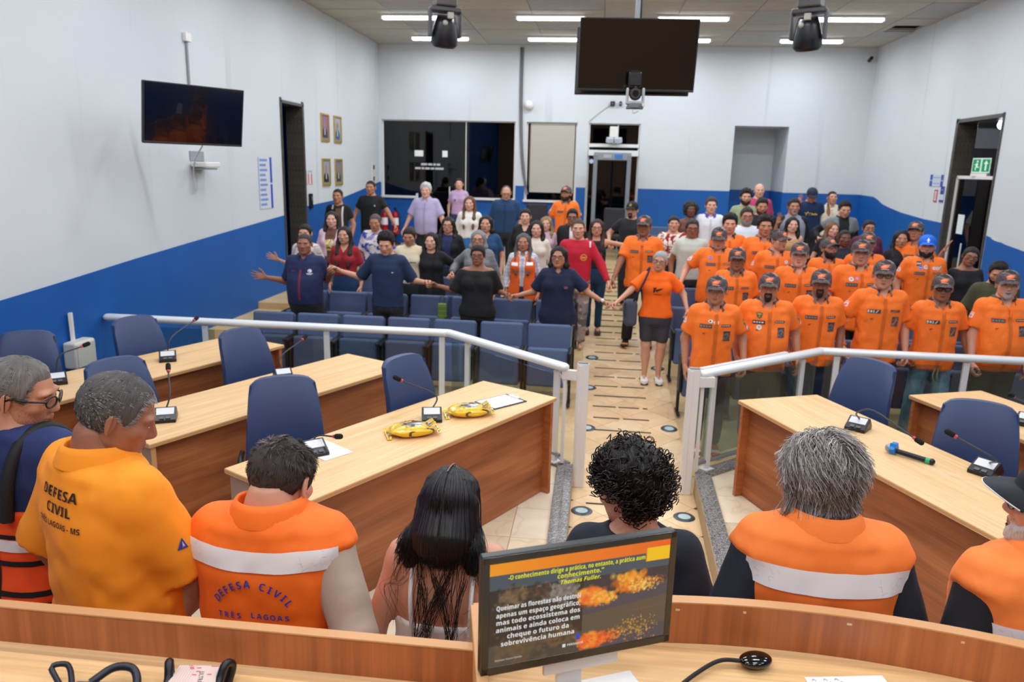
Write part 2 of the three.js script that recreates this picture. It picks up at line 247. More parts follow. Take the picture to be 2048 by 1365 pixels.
// ---------------------------------------------------------------- openings, doors, windows and what hangs on the walls
const plain = (c) => mat(c, 0.7);
{ // large window with a glass door in it
  const w = struct('window_1', [box(3.06, 0.03, 0.08, -3.42, 3.462, BACK - 0.1), box(0.03, 1.69, 0.08, -4.93, 2.62, BACK - 0.1), box(0.03, 1.69, 0.08, -1.91, 2.62, BACK - 0.1), box(0.02, 1.66, 0.05, -3.02, 2.62, BACK - 0.1)], whiteMetal);
  for (const [a, b] of [[-4.915, -3.03], [-3.01, -1.925]]) mesh('pane', box(b - a, 1.66, 0.008, (a + b) / 2, 2.62, BACK - 0.08, 0), windowGlass, w);
  mesh('sill', [box(0.85, 0.05, 0.12, -4.53, 1.765, BACK + 0.02), box(1.42, 0.05, 0.12, -2.6, 1.765, BACK + 0.02)], whiteMetal, w);
  mesh('sign_plate', box(0.2, 0.13, 0.004, -4.1, 2.74, BACK - 0.07, 0.002), whitePaper, w); mesh('sign_plate', box(0.12, 0.14, 0.004, -3.5, 2.74, BACK - 0.07, 0.002), whitePaper, w);
  const words = []; let x = -4.05; for (const L of [0.14, 0.1, 0.06, 0.08]) { words.push(box(L, 0.045, 0.003, x + L / 2, 2.5, BACK - 0.072, 0)); x += L + 0.02; } x = -4.19; for (const L of [0.13, 0.06, 0.11, 0.08, 0.2]) { words.push(box(L, 0.045, 0.003, x + L / 2, 2.41, BACK - 0.072, 0)); x += L + 0.02; }
  mesh('lettering', words, mat(0xc9cbd0, 0.8), w, 'two lines of small white lettering');
  const d = struct('door_1', [box(0.84, 1.3, 0.03, -3.68, 1.25, BACK + 0.022, 0.004)], phys(0x04060a, 0.06, { clearcoat: 1 }));
  mesh('handle', [bar(V(-3.36, 1.45, BACK + 0.08), V(-3.36, 2.02, BACK + 0.08), 0.014), bar(V(-3.36, 1.55, BACK + 0.03), V(-3.36, 1.55, BACK + 0.08), 0.01), bar(V(-3.36, 1.9, BACK + 0.03), V(-3.36, 1.9, BACK + 0.08), 0.01)], aluminium, d);
  mesh('frame', [box(0.05, 1.3, 0.05, -3.24, 1.2, BACK + 0.03), box(0.05, 1.3, 0.05, -4.12, 1.2, BACK + 0.03)], aluminium, d);
  const w2 = struct('window_2', [box(1.12, 0.03, 0.08, -1.09, 3.462, BACK - 0.1), box(0.03, 1.7, 0.08, -1.635, 2.62, BACK - 0.1), box(0.03, 1.7, 0.08, -0.545, 2.62, BACK - 0.1), box(1.2, 0.05, 0.12, -1.09, 1.755, BACK + 0.02)], whiteMetal);
  mesh('pane', box(1.06, 1.66, 0.008, -1.09, 2.62, BACK - 0.07, 0), windowGlass, w2);
  const bl = struct('roller_blind_1', [box(0.98, 1.5, 0.004, -1.07, 2.71, BACK - 0.05, 0), box(0.98, 0.03, 0.012, -1.07, 1.96, BACK - 0.05)], mat(0xb9b5ab, 0.9)); bl.name = 'roller_blind'; bl.userData = { label: 'pale grey roller blind lowered behind the narrow back window', category: 'blind' };
  mesh('side_chain', bar(V(-1.575, 2.1, BACK - 0.05), V(-1.575, 3.4, BACK - 0.05), 0.004, 5), plain(0x999488), bl);
  const room = struct('wall_office', [box(5, 3.4, 0.1, -2.7, 2.1, BACK - 2.2, 0), box(0.1, 3.4, 2, -5.1, 2.1, BACK - 1.2, 0), box(0.1, 3.4, 2, -0.42, 2.1, BACK - 1.25, 0), box(5, 0.1, 2, -2.7, 3.75, BACK - 1.2, 0), box(5, 0.1, 2, -2.7, 0.5, BACK - 1.2, 0)], officeWall); room.userData.label = 'dark unlit office behind the back windows';
}
{ // glazed entrance with fanlight
  const d = struct('door_2', [box(1.12, 0.03, 0.1, 0.28, 3.462, BACK - 0.1), box(0.03, 2.9, 0.1, -0.265, 2.03, BACK - 0.1), box(0.03, 2.9, 0.1, 0.825, 2.03, BACK - 0.1), box(1.1, 0.07, 0.12, 0.28, 3.0, BACK - 0.06), box(0.02, 0.45, 0.05, 0.36, 3.25, BACK - 0.1)], whiteMetal);
  mesh('header', box(1.1, 0.12, 0.14, 0.28, 2.84, BACK - 0.02), aluminium, d);
  mesh('pane', box(1.06, 0.42, 0.008, 0.28, 3.25, BACK - 0.09, 0), windowGlass, d);
  for (const x of [-0.01, 0.56]) mesh('door_leaf', box(0.52, 2.2, 0.01, x, 1.72, BACK - 0.16, 0), windowGlass, d);
  const hall = struct('wall_lobby', [box(3.6, 3.6, 0.1, 0.9, 2.1, BACK - 3.4, 0), box(0.1, 3.6, 3.2, -0.34, 2.1, BACK - 1.8, 0), box(0.1, 3.6, 3.2, 2.66, 2.1, BACK - 1.95, 0), box(3.6, 0.1, 3.3, 0.9, 3.9, BACK - 1.75, 0), box(3.6, 0.1, 3.3, 0.9, 0.63, BACK - 1.75, 0)], officeWall); hall.userData.label = 'dark lobby behind the entrance';
  mesh('painted_red_reflection', box(0.5, 0.08, 0.01, 0.5, 3.22, BACK - 1.2, 0), plain(0xc0401c), hall);  // orange-red light reflection in the fanlight, built as a painted strip
  const bulb = thing('lobby_lamp', 'small round white lamp glowing behind the entrance glass', 'lamp', [-0.2, 2.66, BACK - 0.6]);
  mesh('bulb', ball(0.05), new THREE.MeshStandardMaterial({ color: 0xffffff, emissive: 0xeef4ff, emissiveIntensity: 6 }), bulb); mesh('stem', bar(V(0, 0.04, 0), V(0, 1.15, 0), 0.008, 6), greyMetal, bulb); const pl = new THREE.PointLight(0xeef4ff, 0.25); pl.shadow.radius = 2; bulb.add(pl);
  const a = thing('metal_detector', 'grey walk-through metal detector arch standing in the entrance', 'metal detector', [0.25, floorY(-17), -16.98]);
  for (const x of [-0.35, 0.37]) mesh('side_post', box(0.09, 2.12, 0.22, x, 1.06, 0, 0.02), mat(0x7f858c, 0.5), a);
  const hd = mesh('header', box(0.8, 0.17, 0.2, 0.01, 2.08, 0, 0.02), mat(0x8d9298, 0.5), a); mesh('display', box(0.17, 0.09, 0.01, 0.14, 2.08, 0.104, 0.003), mat(0x2f7cc4, 0.3), hd); mesh('display', box(0.17, 0.07, 0.01, -0.1, 2.08, 0.104, 0.003), mat(0xaab4bd, 0.3), hd);
  const e = thing('emergency_light', 'white emergency light unit above the entrance transom', 'emergency light', [0.27, 3.04, BACK + 0.07]);
  mesh('housing', box(0.19, 0.24, 0.1, 0, 0.24, 0, 0.02), whiteMetal, e); mesh('floodlight', [turned(box(0.16, 0.12, 0.1, 0, 0, 0, 0.02), 0.4, 0.3).translate(-0.08, 0.07, 0.02), turned(box(0.16, 0.12, 0.1, 0, 0, 0, 0.02), -0.4, 0.3).translate(0.1, 0.07, 0.02)], mat(0xc4cfd8, 0.25), e); mesh('bracket', box(0.05, 0.04, 0.06, 0, 0.01, 0), greyMetal, e);
}
{ // side doors
  const corridor = (x0, x1, z0, z1, y0, y1, m) => [box(0.1, y1 - y0, z1 - z0, x1, (y0 + y1) / 2, (z0 + z1) / 2, 0), box(Math.abs(x1 - x0), 0.1, z1 - z0, (x0 + x1) / 2, y1 + 0.05, (z0 + z1) / 2, 0), box(Math.abs(x1 - x0), 0.1, z1 - z0, (x0 + x1) / 2, y0 - 0.05, (z0 + z1) / 2, 0), box(Math.abs(x1 - x0), y1 - y0, 0.1, (x0 + x1) / 2, (y0 + y1) / 2, z0, 0), box(Math.abs(x1 - x0), y1 - y0, 0.1, (x0 + x1) / 2, (y0 + y1) / 2, z1, 0)];
  const l = struct('wall_corridor_left', corridor(LEFT - 0.22, LEFT - 1.7, -14.2, -11.4, 0.3, 3.5), wallBlue); l.userData.label = 'dark corridor behind the left doorway';
  mesh('blind', box(0.01, 0.5, 1.6, LEFT - 1.6, 3.2, -13.2, 0), plain(0x8a9298), l);
  const dl = struct('door_3', [box(0.3, 3.06, 0.07, LEFT - 0.13, 1.93, -12.735, 0.006), box(0.3, 0.05, 0.95, LEFT - 0.13, 3.4, -12.29, 0.006), box(0.3, 3.06, 0.05, LEFT - 0.13, 1.93, -11.835, 0.006), box(0.3, 0.04, 0.95, LEFT - 0.13, 0.42, -12.29, 0.006)], jambGranite); dl.userData.label = 'left doorway with a grey granite jamb';
  mesh('door_leaf', box(0.012, 2.3, 0.5, LEFT - 0.28, 1.6, -12.1, 0), windowGlass, dl); mesh('door_leaf', box(0.04, 2.95, 0.2, LEFT - 0.4, 1.9, -12.6, 0.004), mat(0x4a3c3e, 0.5), dl);
  const b = thing('corridor_lamp_or_reflection', 'added glowing ball with blue ring for a lamp reflection in the left doorway', 'lamp', [LEFT - 0.32, 2.44, -13.05]);  // lamp reflection built as an added glowing ball with stem and blue ring
  mesh('bulb', ball(0.055), new THREE.MeshStandardMaterial({ color: 0xffffff, emissive: 0xffeeee, emissiveIntensity: 2.5 }), b); mesh('shade', new THREE.CylinderGeometry(0.09, 0.07, 0.06, 16).translate(0, -0.07, 0), mat(0x2a78b8, 0.4), b); mesh('stem', bar(V(0, 0.05, 0), V(0, 1.02, 0), 0.008, 6), greyMetal, b);
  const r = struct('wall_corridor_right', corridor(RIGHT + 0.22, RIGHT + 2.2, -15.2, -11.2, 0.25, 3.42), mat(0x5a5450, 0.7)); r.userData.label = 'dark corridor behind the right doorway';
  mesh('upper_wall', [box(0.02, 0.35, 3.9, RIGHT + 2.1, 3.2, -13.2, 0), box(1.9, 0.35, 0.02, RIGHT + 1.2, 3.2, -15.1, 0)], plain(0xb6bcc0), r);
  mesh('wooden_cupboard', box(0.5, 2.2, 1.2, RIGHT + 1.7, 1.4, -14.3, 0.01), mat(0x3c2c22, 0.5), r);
  const dr = struct('door_4', [box(0.3, 3.1, 0.08, RIGHT + 0.13, 1.85, -13.1, 0.006), box(0.3, 0.06, 1.44, RIGHT + 0.13, 3.36, -12.41, 0.006), box(0.3, 3.1, 0.04, RIGHT + 0.13, 1.85, -11.7, 0.006)], jambGranite); dr.userData.label = 'right doorway with a grey granite jamb';
  mesh('inner_jamb', box(0.12, 2.2, 0.06, RIGHT + 0.33, 1.4, -13.28, 0.006), jambGranite, dr);
  mesh('sliding_frame', [box(0.05, 2.2, 0.05, RIGHT + 0.1, 1.4, -13.04), box(0.05, 0.05, 1.3, RIGHT + 0.1, 2.5, -12.4)], whiteMetal, dr, 'white metal frame of the sliding glass door');
  mesh('pane', box(0.01, 2.1, 0.62, RIGHT + 0.1, 1.42, -12.7, 0), windowGlass, dr); mesh('handle', bar(V(RIGHT + 0.05, 1.1, -12.5), V(RIGHT + 0.05, 1.5, -12.5), 0.012), aluminium, dr);
  const n = mesh('notice', box(0.003, 0.3, 0.21, RIGHT + 0.09, 1.78, -12.72, 0), plain(0xdfe9ea), dr); n.userData.label = 'pale paper notice taped to the glass';
  const lamp = thing('corridor_lamp_or_reflection', 'round white lamp on the ceiling of the right doorway corridor', 'lamp', [RIGHT + 0.75, 3.33, -13.3]);
  mesh('bulb', ball(0.07), new THREE.MeshStandardMaterial({ color: 0xffffff, emissive: 0xf0f4ff, emissiveIntensity: 6 }), lamp); mesh('rose', cyl(0.05, 0.06, 0.04, 0, 0.08, 0), whiteMetal, lamp); const pl = new THREE.PointLight(0xf0f4ff, 1.1); pl.shadow.radius = 3; lamp.add(pl);
  const ex = thing('exit_sign', 'green emergency exit sign with arrow in the right doorway', 'sign', [RIGHT + 0.12, 2.56, -12.4], -Math.PI / 2 + 0.35);
  mesh('panel', box(0.34, 0.22, 0.015, 0, 0.12, 0, 0.004), mat(0xffffff, 0.5, { map: canvasTex(128, 96, (g) => { g.fillStyle = '#d8f5e6'; g.fillRect(0, 0, 128, 96); g.fillStyle = '#0c9a5a'; g.fillRect(6, 8, 52, 80); g.fillRect(70, 8, 52, 80); g.fillStyle = '#e8fff4'; g.fillRect(90, 30, 12, 50); g.beginPath(); g.moveTo(96, 14); g.lineTo(112, 38); g.lineTo(80, 38); g.fill(); g.beginPath(); g.arc(36, 22, 7, 0, 7); g.fill(); g.fillRect(28, 32, 12, 26); g.fillRect(18, 40, 24, 6); g.fillRect(24, 56, 7, 24); g.fillRect(34, 56, 16, 7); }) }).clone(), ex); ex.children[0].geometry = metreUV(ex.children[0].geometry); { const u = ex.children[0].geometry.attributes.uv; for (let i = 0; i < u.count; i++) u.setXY(i, u.getX(i) / 0.34 + 0.5, (u.getY(i) - 0.01) / 0.22); }
  mesh('foot', box(0.3, 0.05, 0.07, 0, -0.02, 0), whiteMetal, ex);
}
// wall-mounted signs: flat boards with rows of print
function signBoard(name, label, x, y, z, w, h, draw, turn) {
  const t = thing(name, label, 'sign', [x, y, z], turn);
  const g = new THREE.BoxGeometry(w, h, 0.006), m = mat(0xffffff, 0.6, { map: canvasTex(128, Math.round(128 * h / w), draw) });
  mesh('board', g, m, t); return t;
}
signBoard('direction_sign', 'tall white sign with blue bar and lines of blue print', LEFT + 0.006, 2.16, -11.17, 0.46, 0.76, (g, w, h) => { g.fillStyle = '#cdd3da'; g.fillRect(0, 0, w, h); g.fillStyle = '#1446b8'; g.fillRect(w * 0.84, 0, w * 0.16, h * 0.5); g.fillRect(w * 0.84, h * 0.53, w * 0.16, h * 0.47); g.fillStyle = '#6f8fd0'; for (let i = 0; i < 10; i++) g.fillRect(8, 8 + i * h / 10.5, w * (0.4 + 0.25 * hash3(i, 3, 1)), h * 0.045); }, Math.PI / 2);
signBoard('extinguisher_sign', 'small white sign with two red extinguisher symbols', LEFT + 0.006, 2.23, -12.97, 0.3, 0.24, (g, w, h) => { g.fillStyle = '#d5d8da'; g.fillRect(0, 0, w, h); g.fillStyle = '#cf5a62'; for (const x of [20, 80]) { g.fillRect(x, h * 0.3, 26, h * 0.66); g.fillRect(x + 8, h * 0.15, 10, h * 0.2); } g.fillStyle = '#8bb7d8'; g.fillRect(24, 4, 80, 12); }, Math.PI / 2);
signBoard('direction_sign', 'white sign with blue blocks beside the right doorway', RIGHT - 0.006, 2.44, -13.58, 0.5, 0.19, (g, w, h) => { g.fillStyle = '#c4ccd6'; g.fillRect(0, 0, w, h); g.fillStyle = '#2c50ae'; g.fillRect(0, 0, 26, h * 0.46); g.fillRect(0, h * 0.54, 26, h * 0.46); g.fillRect(w - 22, 0, 22, h * 0.46); g.fillRect(w - 22, h * 0.54, 22, h * 0.46); g.fillStyle = '#8aa6da'; g.fillRect(34, h * 0.2, 62, 5); g.fillRect(34, h * 0.7, 62, 5); }, -Math.PI / 2);
signBoard('extinguisher_sign', 'small red and white sign under the blue sign at right', RIGHT - 0.006, 2.19, -13.53, 0.12, 0.2, (g, w, h) => { g.fillStyle = '#b8324e'; g.fillRect(0, 0, w, h); g.fillStyle = '#e8e6e8'; g.fillRect(w * 0.25, h * 0.12, w * 0.5, h * 0.76); g.fillStyle = '#b8324e'; g.fillRect(w * 0.42, h * 0.2, w * 0.16, h * 0.6); }, -Math.PI / 2);
signBoard('notice_sign', 'small blue sign nearest the right doorway jamb', RIGHT - 0.006, 2.22, -13.3, 0.15, 0.26, (g, w, h) => { g.fillStyle = '#c4ccd6'; g.fillRect(0, 0, w, h); g.fillStyle = '#2a3f96'; g.fillRect(8, 0, w - 16, h * 0.5); g.fillRect(0, h * 0.84, w, h * 0.14); g.fillStyle = '#9aa8d0'; g.fillRect(30, h * 0.2, 50, 10); }, -Math.PI / 2);
// four framed portraits
[[-13.78, 3.1, 'upper framed portrait nearer the left doorway, gold frame with pink background', [150, 110, 150], [60, 70, 95]], [-14.46, 3.1, 'upper framed portrait nearer the back wall, gold frame with blue clothing', [170, 178, 190], [60, 110, 150]], [-13.78, 2.31, 'lower framed portrait nearer the left doorway, gold frame with dark suit', [150, 165, 180], [30, 50, 55]], [-14.46, 2.31, 'lower framed portrait nearer the back wall, gold frame with grey suit', [120, 130, 150], [62, 76, 84]]].forEach(([z, y, label, bg, suit], k) => {
  const t = thing('framed_portrait', label, 'picture', [LEFT + 0.001, y, z], Math.PI / 2, 'framed portraits on the left wall');
  mesh('frame', [box(0.41, 0.035, 0.025, 0, 0.23, 0.012), box(0.41, 0.035, 0.025, 0, -0.23, 0.012), box(0.035, 0.43, 0.025, -0.188, 0, 0.012), box(0.035, 0.43, 0.025, 0.188, 0, 0.012)], phys(0xc9a84e, 0.35, { metalness: 0.5 }), t);
  mesh('picture', new THREE.PlaneGeometry(0.345, 0.43).translate(0, 0, 0.006), mat(0xffffff, 0.35, { map: canvasTex(64, 96, (g) => { g.fillStyle = `rgb(${bg})`; g.fillRect(0, 0, 64, 96); g.fillStyle = `rgb(${suit})`; g.beginPath(); g.ellipse(32, 82, 26, 34, 0, 0, 7); g.fill(); g.fillStyle = '#d9d5d4'; g.fillRect(28, 50, 8, 26); g.fillStyle = '#a98272'; g.beginPath(); g.ellipse(32, 34, 10, 14, 0, 0, 7); g.fill(); g.fillStyle = '#8d8a86'; g.fillRect(0, 88, 64, 8); }) }), t);
});
// televisions
function television(label, [x, y, z], w, h, turnY, turnX, extra) {
  const t = thing('television', label, 'television', [x, y, z]); t.rotation.set(turnX, turnY, 0, 'YXZ');
  mesh('casing', [box(w, h, 0.03, 0, 0, -0.018, 0.008), box(w * 0.7, h * 0.6, 0.05, 0, -0.04, -0.05, 0.02)], blackPlastic, t); mesh('screen', box(w - 0.025, h - 0.03, 0.006, 0, 0.004, 0, 0.002), blackGloss, t);
  mesh('bezel', [box(w, 0.012, 0.012, 0, h / 2 - 0.006, 0.002), box(w, 0.02, 0.014, 0, -h / 2 + 0.01, 0.002), box(0.012, h, 0.012, -w / 2 + 0.006, 0, 0.002), box(0.012, h, 0.012, w / 2 - 0.006, 0, 0.002)], mat(0x2a2a2c, 0.4), t);
  extra?.(t); return t;
}
television('black television on a swivel arm on the left wall', [-4.02, 2.905, -7.43], 1.06, 0.575, Math.atan2(0.91, 0.55) - 0.0, 0.16, (t) => {
  mesh('wall_arm', [tube([V(0, 0, -0.08), V(0.22, -0.02, -0.45), V(-0.04, 0, -0.8)], 0.025, 8), box(0.3, 0.3, 0.04, 0, 0, -0.09)], greyMetal, t);
});
{
  const t = thing('wall_box', 'small white router on a bracket below the left television', 'router', [LEFT, 2.4, -9.2], Math.PI / 2);
  mesh('casing', box(0.36, 0.06, 0.2, 0, 0.02, 0.12, 0.012), whiteMetal, t); mesh('bracket', [box(0.34, 0.12, 0.01, 0, 0.12, 0.006), box(0.3, 0.02, 0.18, 0, -0.03, 0.1)], mat(0x8f9498, 0.5), t); t.name = numbered('router');
  const c = thing('cable_conduit', 'grey cable conduit running down to the left television', 'conduit', [LEFT + 0.012, 3.36, -9.12]);
  mesh('channel', box(0.024, 0.52, 0.035, 0, 0.24, 0), mat(0x8e9496, 0.6), c); mesh('junction_box', box(0.05, 0.1, 0.13, 0.012, 0.54, 0, 0.008), whiteMetal, c);
  const c2 = thing('television_cable', 'loose white cable hanging below the left television', 'cable', [LEFT + 0.03, 2.2, -9.05]); mesh('lead', tube([V(0.25, 0.45, 0.2), V(0.05, 0.25, 0.05), V(0, 0.05, 0), V(0.02, -0.12, -0.02), V(0.01, 0.02, -0.07), V(0.01, 0.2, -0.1)], 0.009, 6), mat(0xc2c6c8, 0.6), c2);
}
television('large black television hanging from the ceiling pole, facing the stage', [0.305, 3.55, -7.72], 1.12, 0.655, 0.06, 0.16, (t) => { });
television('second black television hung back to back, facing the audience', [0.27, 3.53, -8.02], 1.12, 0.655, Math.PI + 0.02, 0.16);
{
  const p = thing('ceiling_pole', 'grey steel ceiling pole that carries the two televisions', 'bracket', [0.29, CEIL, -7.86]);
  mesh('pole', [bar(V(0, 0, 0), V(0, -1.55, 0), 0.025, 12), cyl(0.08, 0.08, 0.02, 0, -0.01, 0)], greyMetal, p); mesh('crossbar', [box(0.5, 0.06, 0.05, 0, -1.4, 0), box(0.5, 0.06, 0.05, 0, -1.62, 0), box(0.05, 0.3, 0.05, -0.2, -1.5, 0), box(0.05, 0.3, 0.05, 0.2, -1.5, 0)], blackPlastic, p);
  mesh('cable', tube([V(0.04, 0, 0), V(0.045, -0.5, 0.01), V(0.03, -1, 0), V(0.04, -1.4, 0)], 0.008, 6), darkRubber, p);
  const c = thing('ptz_camera', 'small silver and black pan-tilt camera under the hanging television', 'camera', [0.3, 3.08, -7.6]);
  mesh('base', [cyl(0.07, 0.075, 0.04, 0, 0.0, 0), box(0.16, 0.02, 0.1, 0, -0.02, 0)], mat(0x6b6f73, 0.4), c); mesh('yoke', [box(0.025, 0.15, 0.09, -0.075, 0.085, 0, 0.012), box(0.025, 0.15, 0.09, 0.075, 0.085, 0, 0.012), box(0.15, 0.03, 0.09, 0, 0.025, 0, 0.01)], mat(0xb9bcbf, 0.35), c);
  mesh('head', [ball(0.058, 0, 0.105, 0), cyl(0.045, 0.045, 0.06).rotateX(Math.PI / 2).translate(0, 0.105, 0.05)], mat(0x3a3d40, 0.35), c); mesh('lens', cyl(0.03, 0.03, 0.01).rotateX(Math.PI / 2).translate(0, 0.105, 0.083), blackGloss, c);
  mesh('mount', [box(0.13, 0.14, 0.08, -0.01, 0.24, -0.02, 0.02), bar(V(0, 0.16, 0), V(0, 0.3, -0.03), 0.02)], blackPlastic, c); mesh('plug', [cyl(0.016, 0.016, 0.02).rotateX(1.5).translate(0.08, 0.005, 0.06), tube([V(-0.02, -0.03, 0.04), V(-0.01, -0.07, 0.05), V(0.04, -0.05, 0.04)], 0.006, 5)], mat(0xd8d8d8, 0.4), c);
}
// moving-head stage lamps hung below the ceiling
function stageLight(label, x, z, turn) {
  const t = thing('stage_light', label, 'stage light', [x, 3.98, z], turn);
  const body = new THREE.LatheGeometry([[0, -0.15], [0.13, -0.15], [0.155, -0.12], [0.15, -0.02], [0.125, 0.1], [0.1, 0.17], [0, 0.18]].map((p) => new THREE.Vector2(...p)), 20);
  mesh('head', turned(body, 0, 0.25).translate(0, -0.02, 0), blackPlastic, t); mesh('lens', turned(cyl(0.125, 0.125, 0.01), 0, 0.25).translate(0, -0.168, -0.038), blackGloss, t);
  mesh('yoke', [box(0.03, 0.3, 0.1, -0.175, 0.08, 0, 0.012), box(0.03, 0.3, 0.1, 0.175, 0.08, 0, 0.012), box(0.36, 0.06, 0.16, 0, 0.22, 0, 0.02)], mat(0x4a4b4d, 0.4), t);
  mesh('cooling_fins', Array.from({ length: 6 }, (_, k) => turned(cyl(0.14 - k * 0.008, 0.14 - k * 0.008, 0.008), 0, 0.25).translate(0, 0.0 + k * 0.03, 0.008 * k)), mat(0x2c2d2f, 0.4), t);
  mesh('base', box(0.24, 0.1, 0.2, 0, 0.3, 0, 0.02), mat(0x57524e, 0.45), t); mesh('bulb_plug', [box(0.07, 0.07, 0.05, 0.02, 0.14, 0.14, 0.01), ball(0.03, -0.04, 0.06, 0.14, 10, 8)], mat(0xb9b3aa, 0.3), t);
  for (const s of [-1, 1]) mesh('hanging_wire', tube([V(0.1 * s, 0.34, 0), V(0.11 * s, 0.7, 0.01), V(0.06 * s, CEIL - 3.98, 0)], 0.007, 6), darkRubber, t);
  mesh('hook', bar(V(0, 0.34, 0), V(0, CEIL - 3.98, 0), 0.012, 6), greyMetal, t);
}
stageLight('black stage lamp hung below the ceiling, left of the big television', -1.83, -9.05, 0.5);
stageLight('black stage lamp hung below the ceiling, right of the big television', 2.17, -9.05, -0.5);
// small things on the back wall
{
  const c = thing('wall_cables', 'bundle of dark grey cables running down the back wall', 'cable', [-1.8, 1.9, BACK + 0.02]);
  for (const [a, b, k] of [[0, 0.01, -0.02], [0.035, 0.045, 0.01], [-0.02, 0.0, 0.03]]) mesh('cable', tube([V(a, 3.12, 0), V(a + 0.005, 1.9, 0.004), V(b + 0.03, 1.0, 0.01), V(b + 0.1, 0.4, 0.004), V(0.19 + k, 0.0, 0)], 0.012, 6), mat(0x6a6d6e, 0.6), c);
  const s = thing('alarm_sounder', 'round white alarm sounder on the back wall', 'alarm', [-1.61, 3.82, BACK]); mesh('dome', ball(0.1, 0, 0, 0.03, 20, 14), whiteMetal, s); mesh('backplate', cyl(0.11, 0.11, 0.03, 0, 0, 0, 24).rotateX(Math.PI / 2).translate(0, 0, 0.015), mat(0xbfc4c8, 0.5), s);
  [[0.21, 'small black square sensor box above the entrance, left one'], [0.38, 'small black narrow sensor box above the entrance, right one']].forEach(([x, l], k) => { const b = thing('sensor_box', l, 'sensor', [x, 3.88, BACK]); mesh('casing', box(k ? 0.05 : 0.1, 0.1, 0.06, 0, 0, 0.03, 0.01), blackPlastic, b); mesh('lens', ball(0.016, 0, 0, 0.06, 8, 6), greyMetal, b); });
  single('thin_wire', tube([V(0.17, 3.86, BACK + 0.012), V(-0.05, 3.7, BACK + 0.012), V(-0.3, 3.49, BACK + 0.012)], 0.006, 5), mat(0xa7acae, 0.6), 'thin grey wire slanting from sensor box to entrance corner', 'wire');
  const cam = thing('security_camera', 'black security camera in the upper right corner of the back wall', 'camera', [5.42, 4.83, BACK]); mesh('body', turned(cyl(0.035, 0.04, 0.14), 0, 1.3).translate(0, 0, 0.12), blackPlastic, cam); mesh('bracket', [box(0.03, 0.03, 0.1, 0, 0.03, 0.05), box(0.08, 0.08, 0.02, 0, 0.03, 0.01)], whiteMetal, cam);
  const pl = thing('switch_plate', 'two small black switches on a white plate in the left corner', 'switch', [LEFT, 2.28, -16.75], Math.PI / 2); mesh('plate', box(0.2, 0.5, 0.012, 0, 0, 0.006, 0.004), whiteMetal, pl); for (const y of [-0.12, 0.13]) mesh('switch', box(0.07, 0.09, 0.02, 0.03, y, 0.014, 0.004), blackPlastic, pl);
  const ph = thing('door_reader', 'small black card reader beside the left doorway', 'reader', [LEFT, 1.82, -12.93], Math.PI / 2); mesh('casing', box(0.1, 0.26, 0.05, 0, 0, 0.025, 0.012), blackPlastic, ph); mesh('pad', box(0.05, 0.07, 0.008, 0, 0.05, 0.052, 0.002), greyMetal, ph);
  [[-4.84, 'red fire extinguisher in the left corner, nearer the side wall'], [-4.59, 'red fire extinguisher in the left corner, nearer the window door']].forEach(([x, l]) => {
    const e = thing('fire_extinguisher', l, 'extinguisher', [x, floorY(-17.1) + 0.22, -17.1]); mesh('cylinder', new THREE.LatheGeometry([[0, 0], [0.08, 0.01], [0.085, 0.05], [0.085, 0.42], [0.06, 0.5], [0.03, 0.53], [0, 0.53]].map((p) => new THREE.Vector2(...p)), 18), mat(0xb8141e, 0.3), e); mesh('label', new THREE.CylinderGeometry(0.087, 0.087, 0.16, 18, 1, true).translate(0, 0.3, 0), whitePaper, e);
    mesh('valve', [cyl(0.022, 0.022, 0.08, 0, 0.56, 0), box(0.03, 0.02, 0.12, 0, 0.6, 0.04)], blackPlastic, e); mesh('hose', tube([V(0, 0.57, 0.03), V(0.08, 0.5, 0.06), V(0.1, 0.3, 0.03), V(0.09, 0.12, 0.02)], 0.012, 6), darkRubber, e); mesh('stand', [cyl(0.1, 0.12, 0.04, 0, -0.2, 0), bar(V(0, -0.2, 0), V(0, 0.02, 0), 0.02)], darkRubber, e);
  });
}
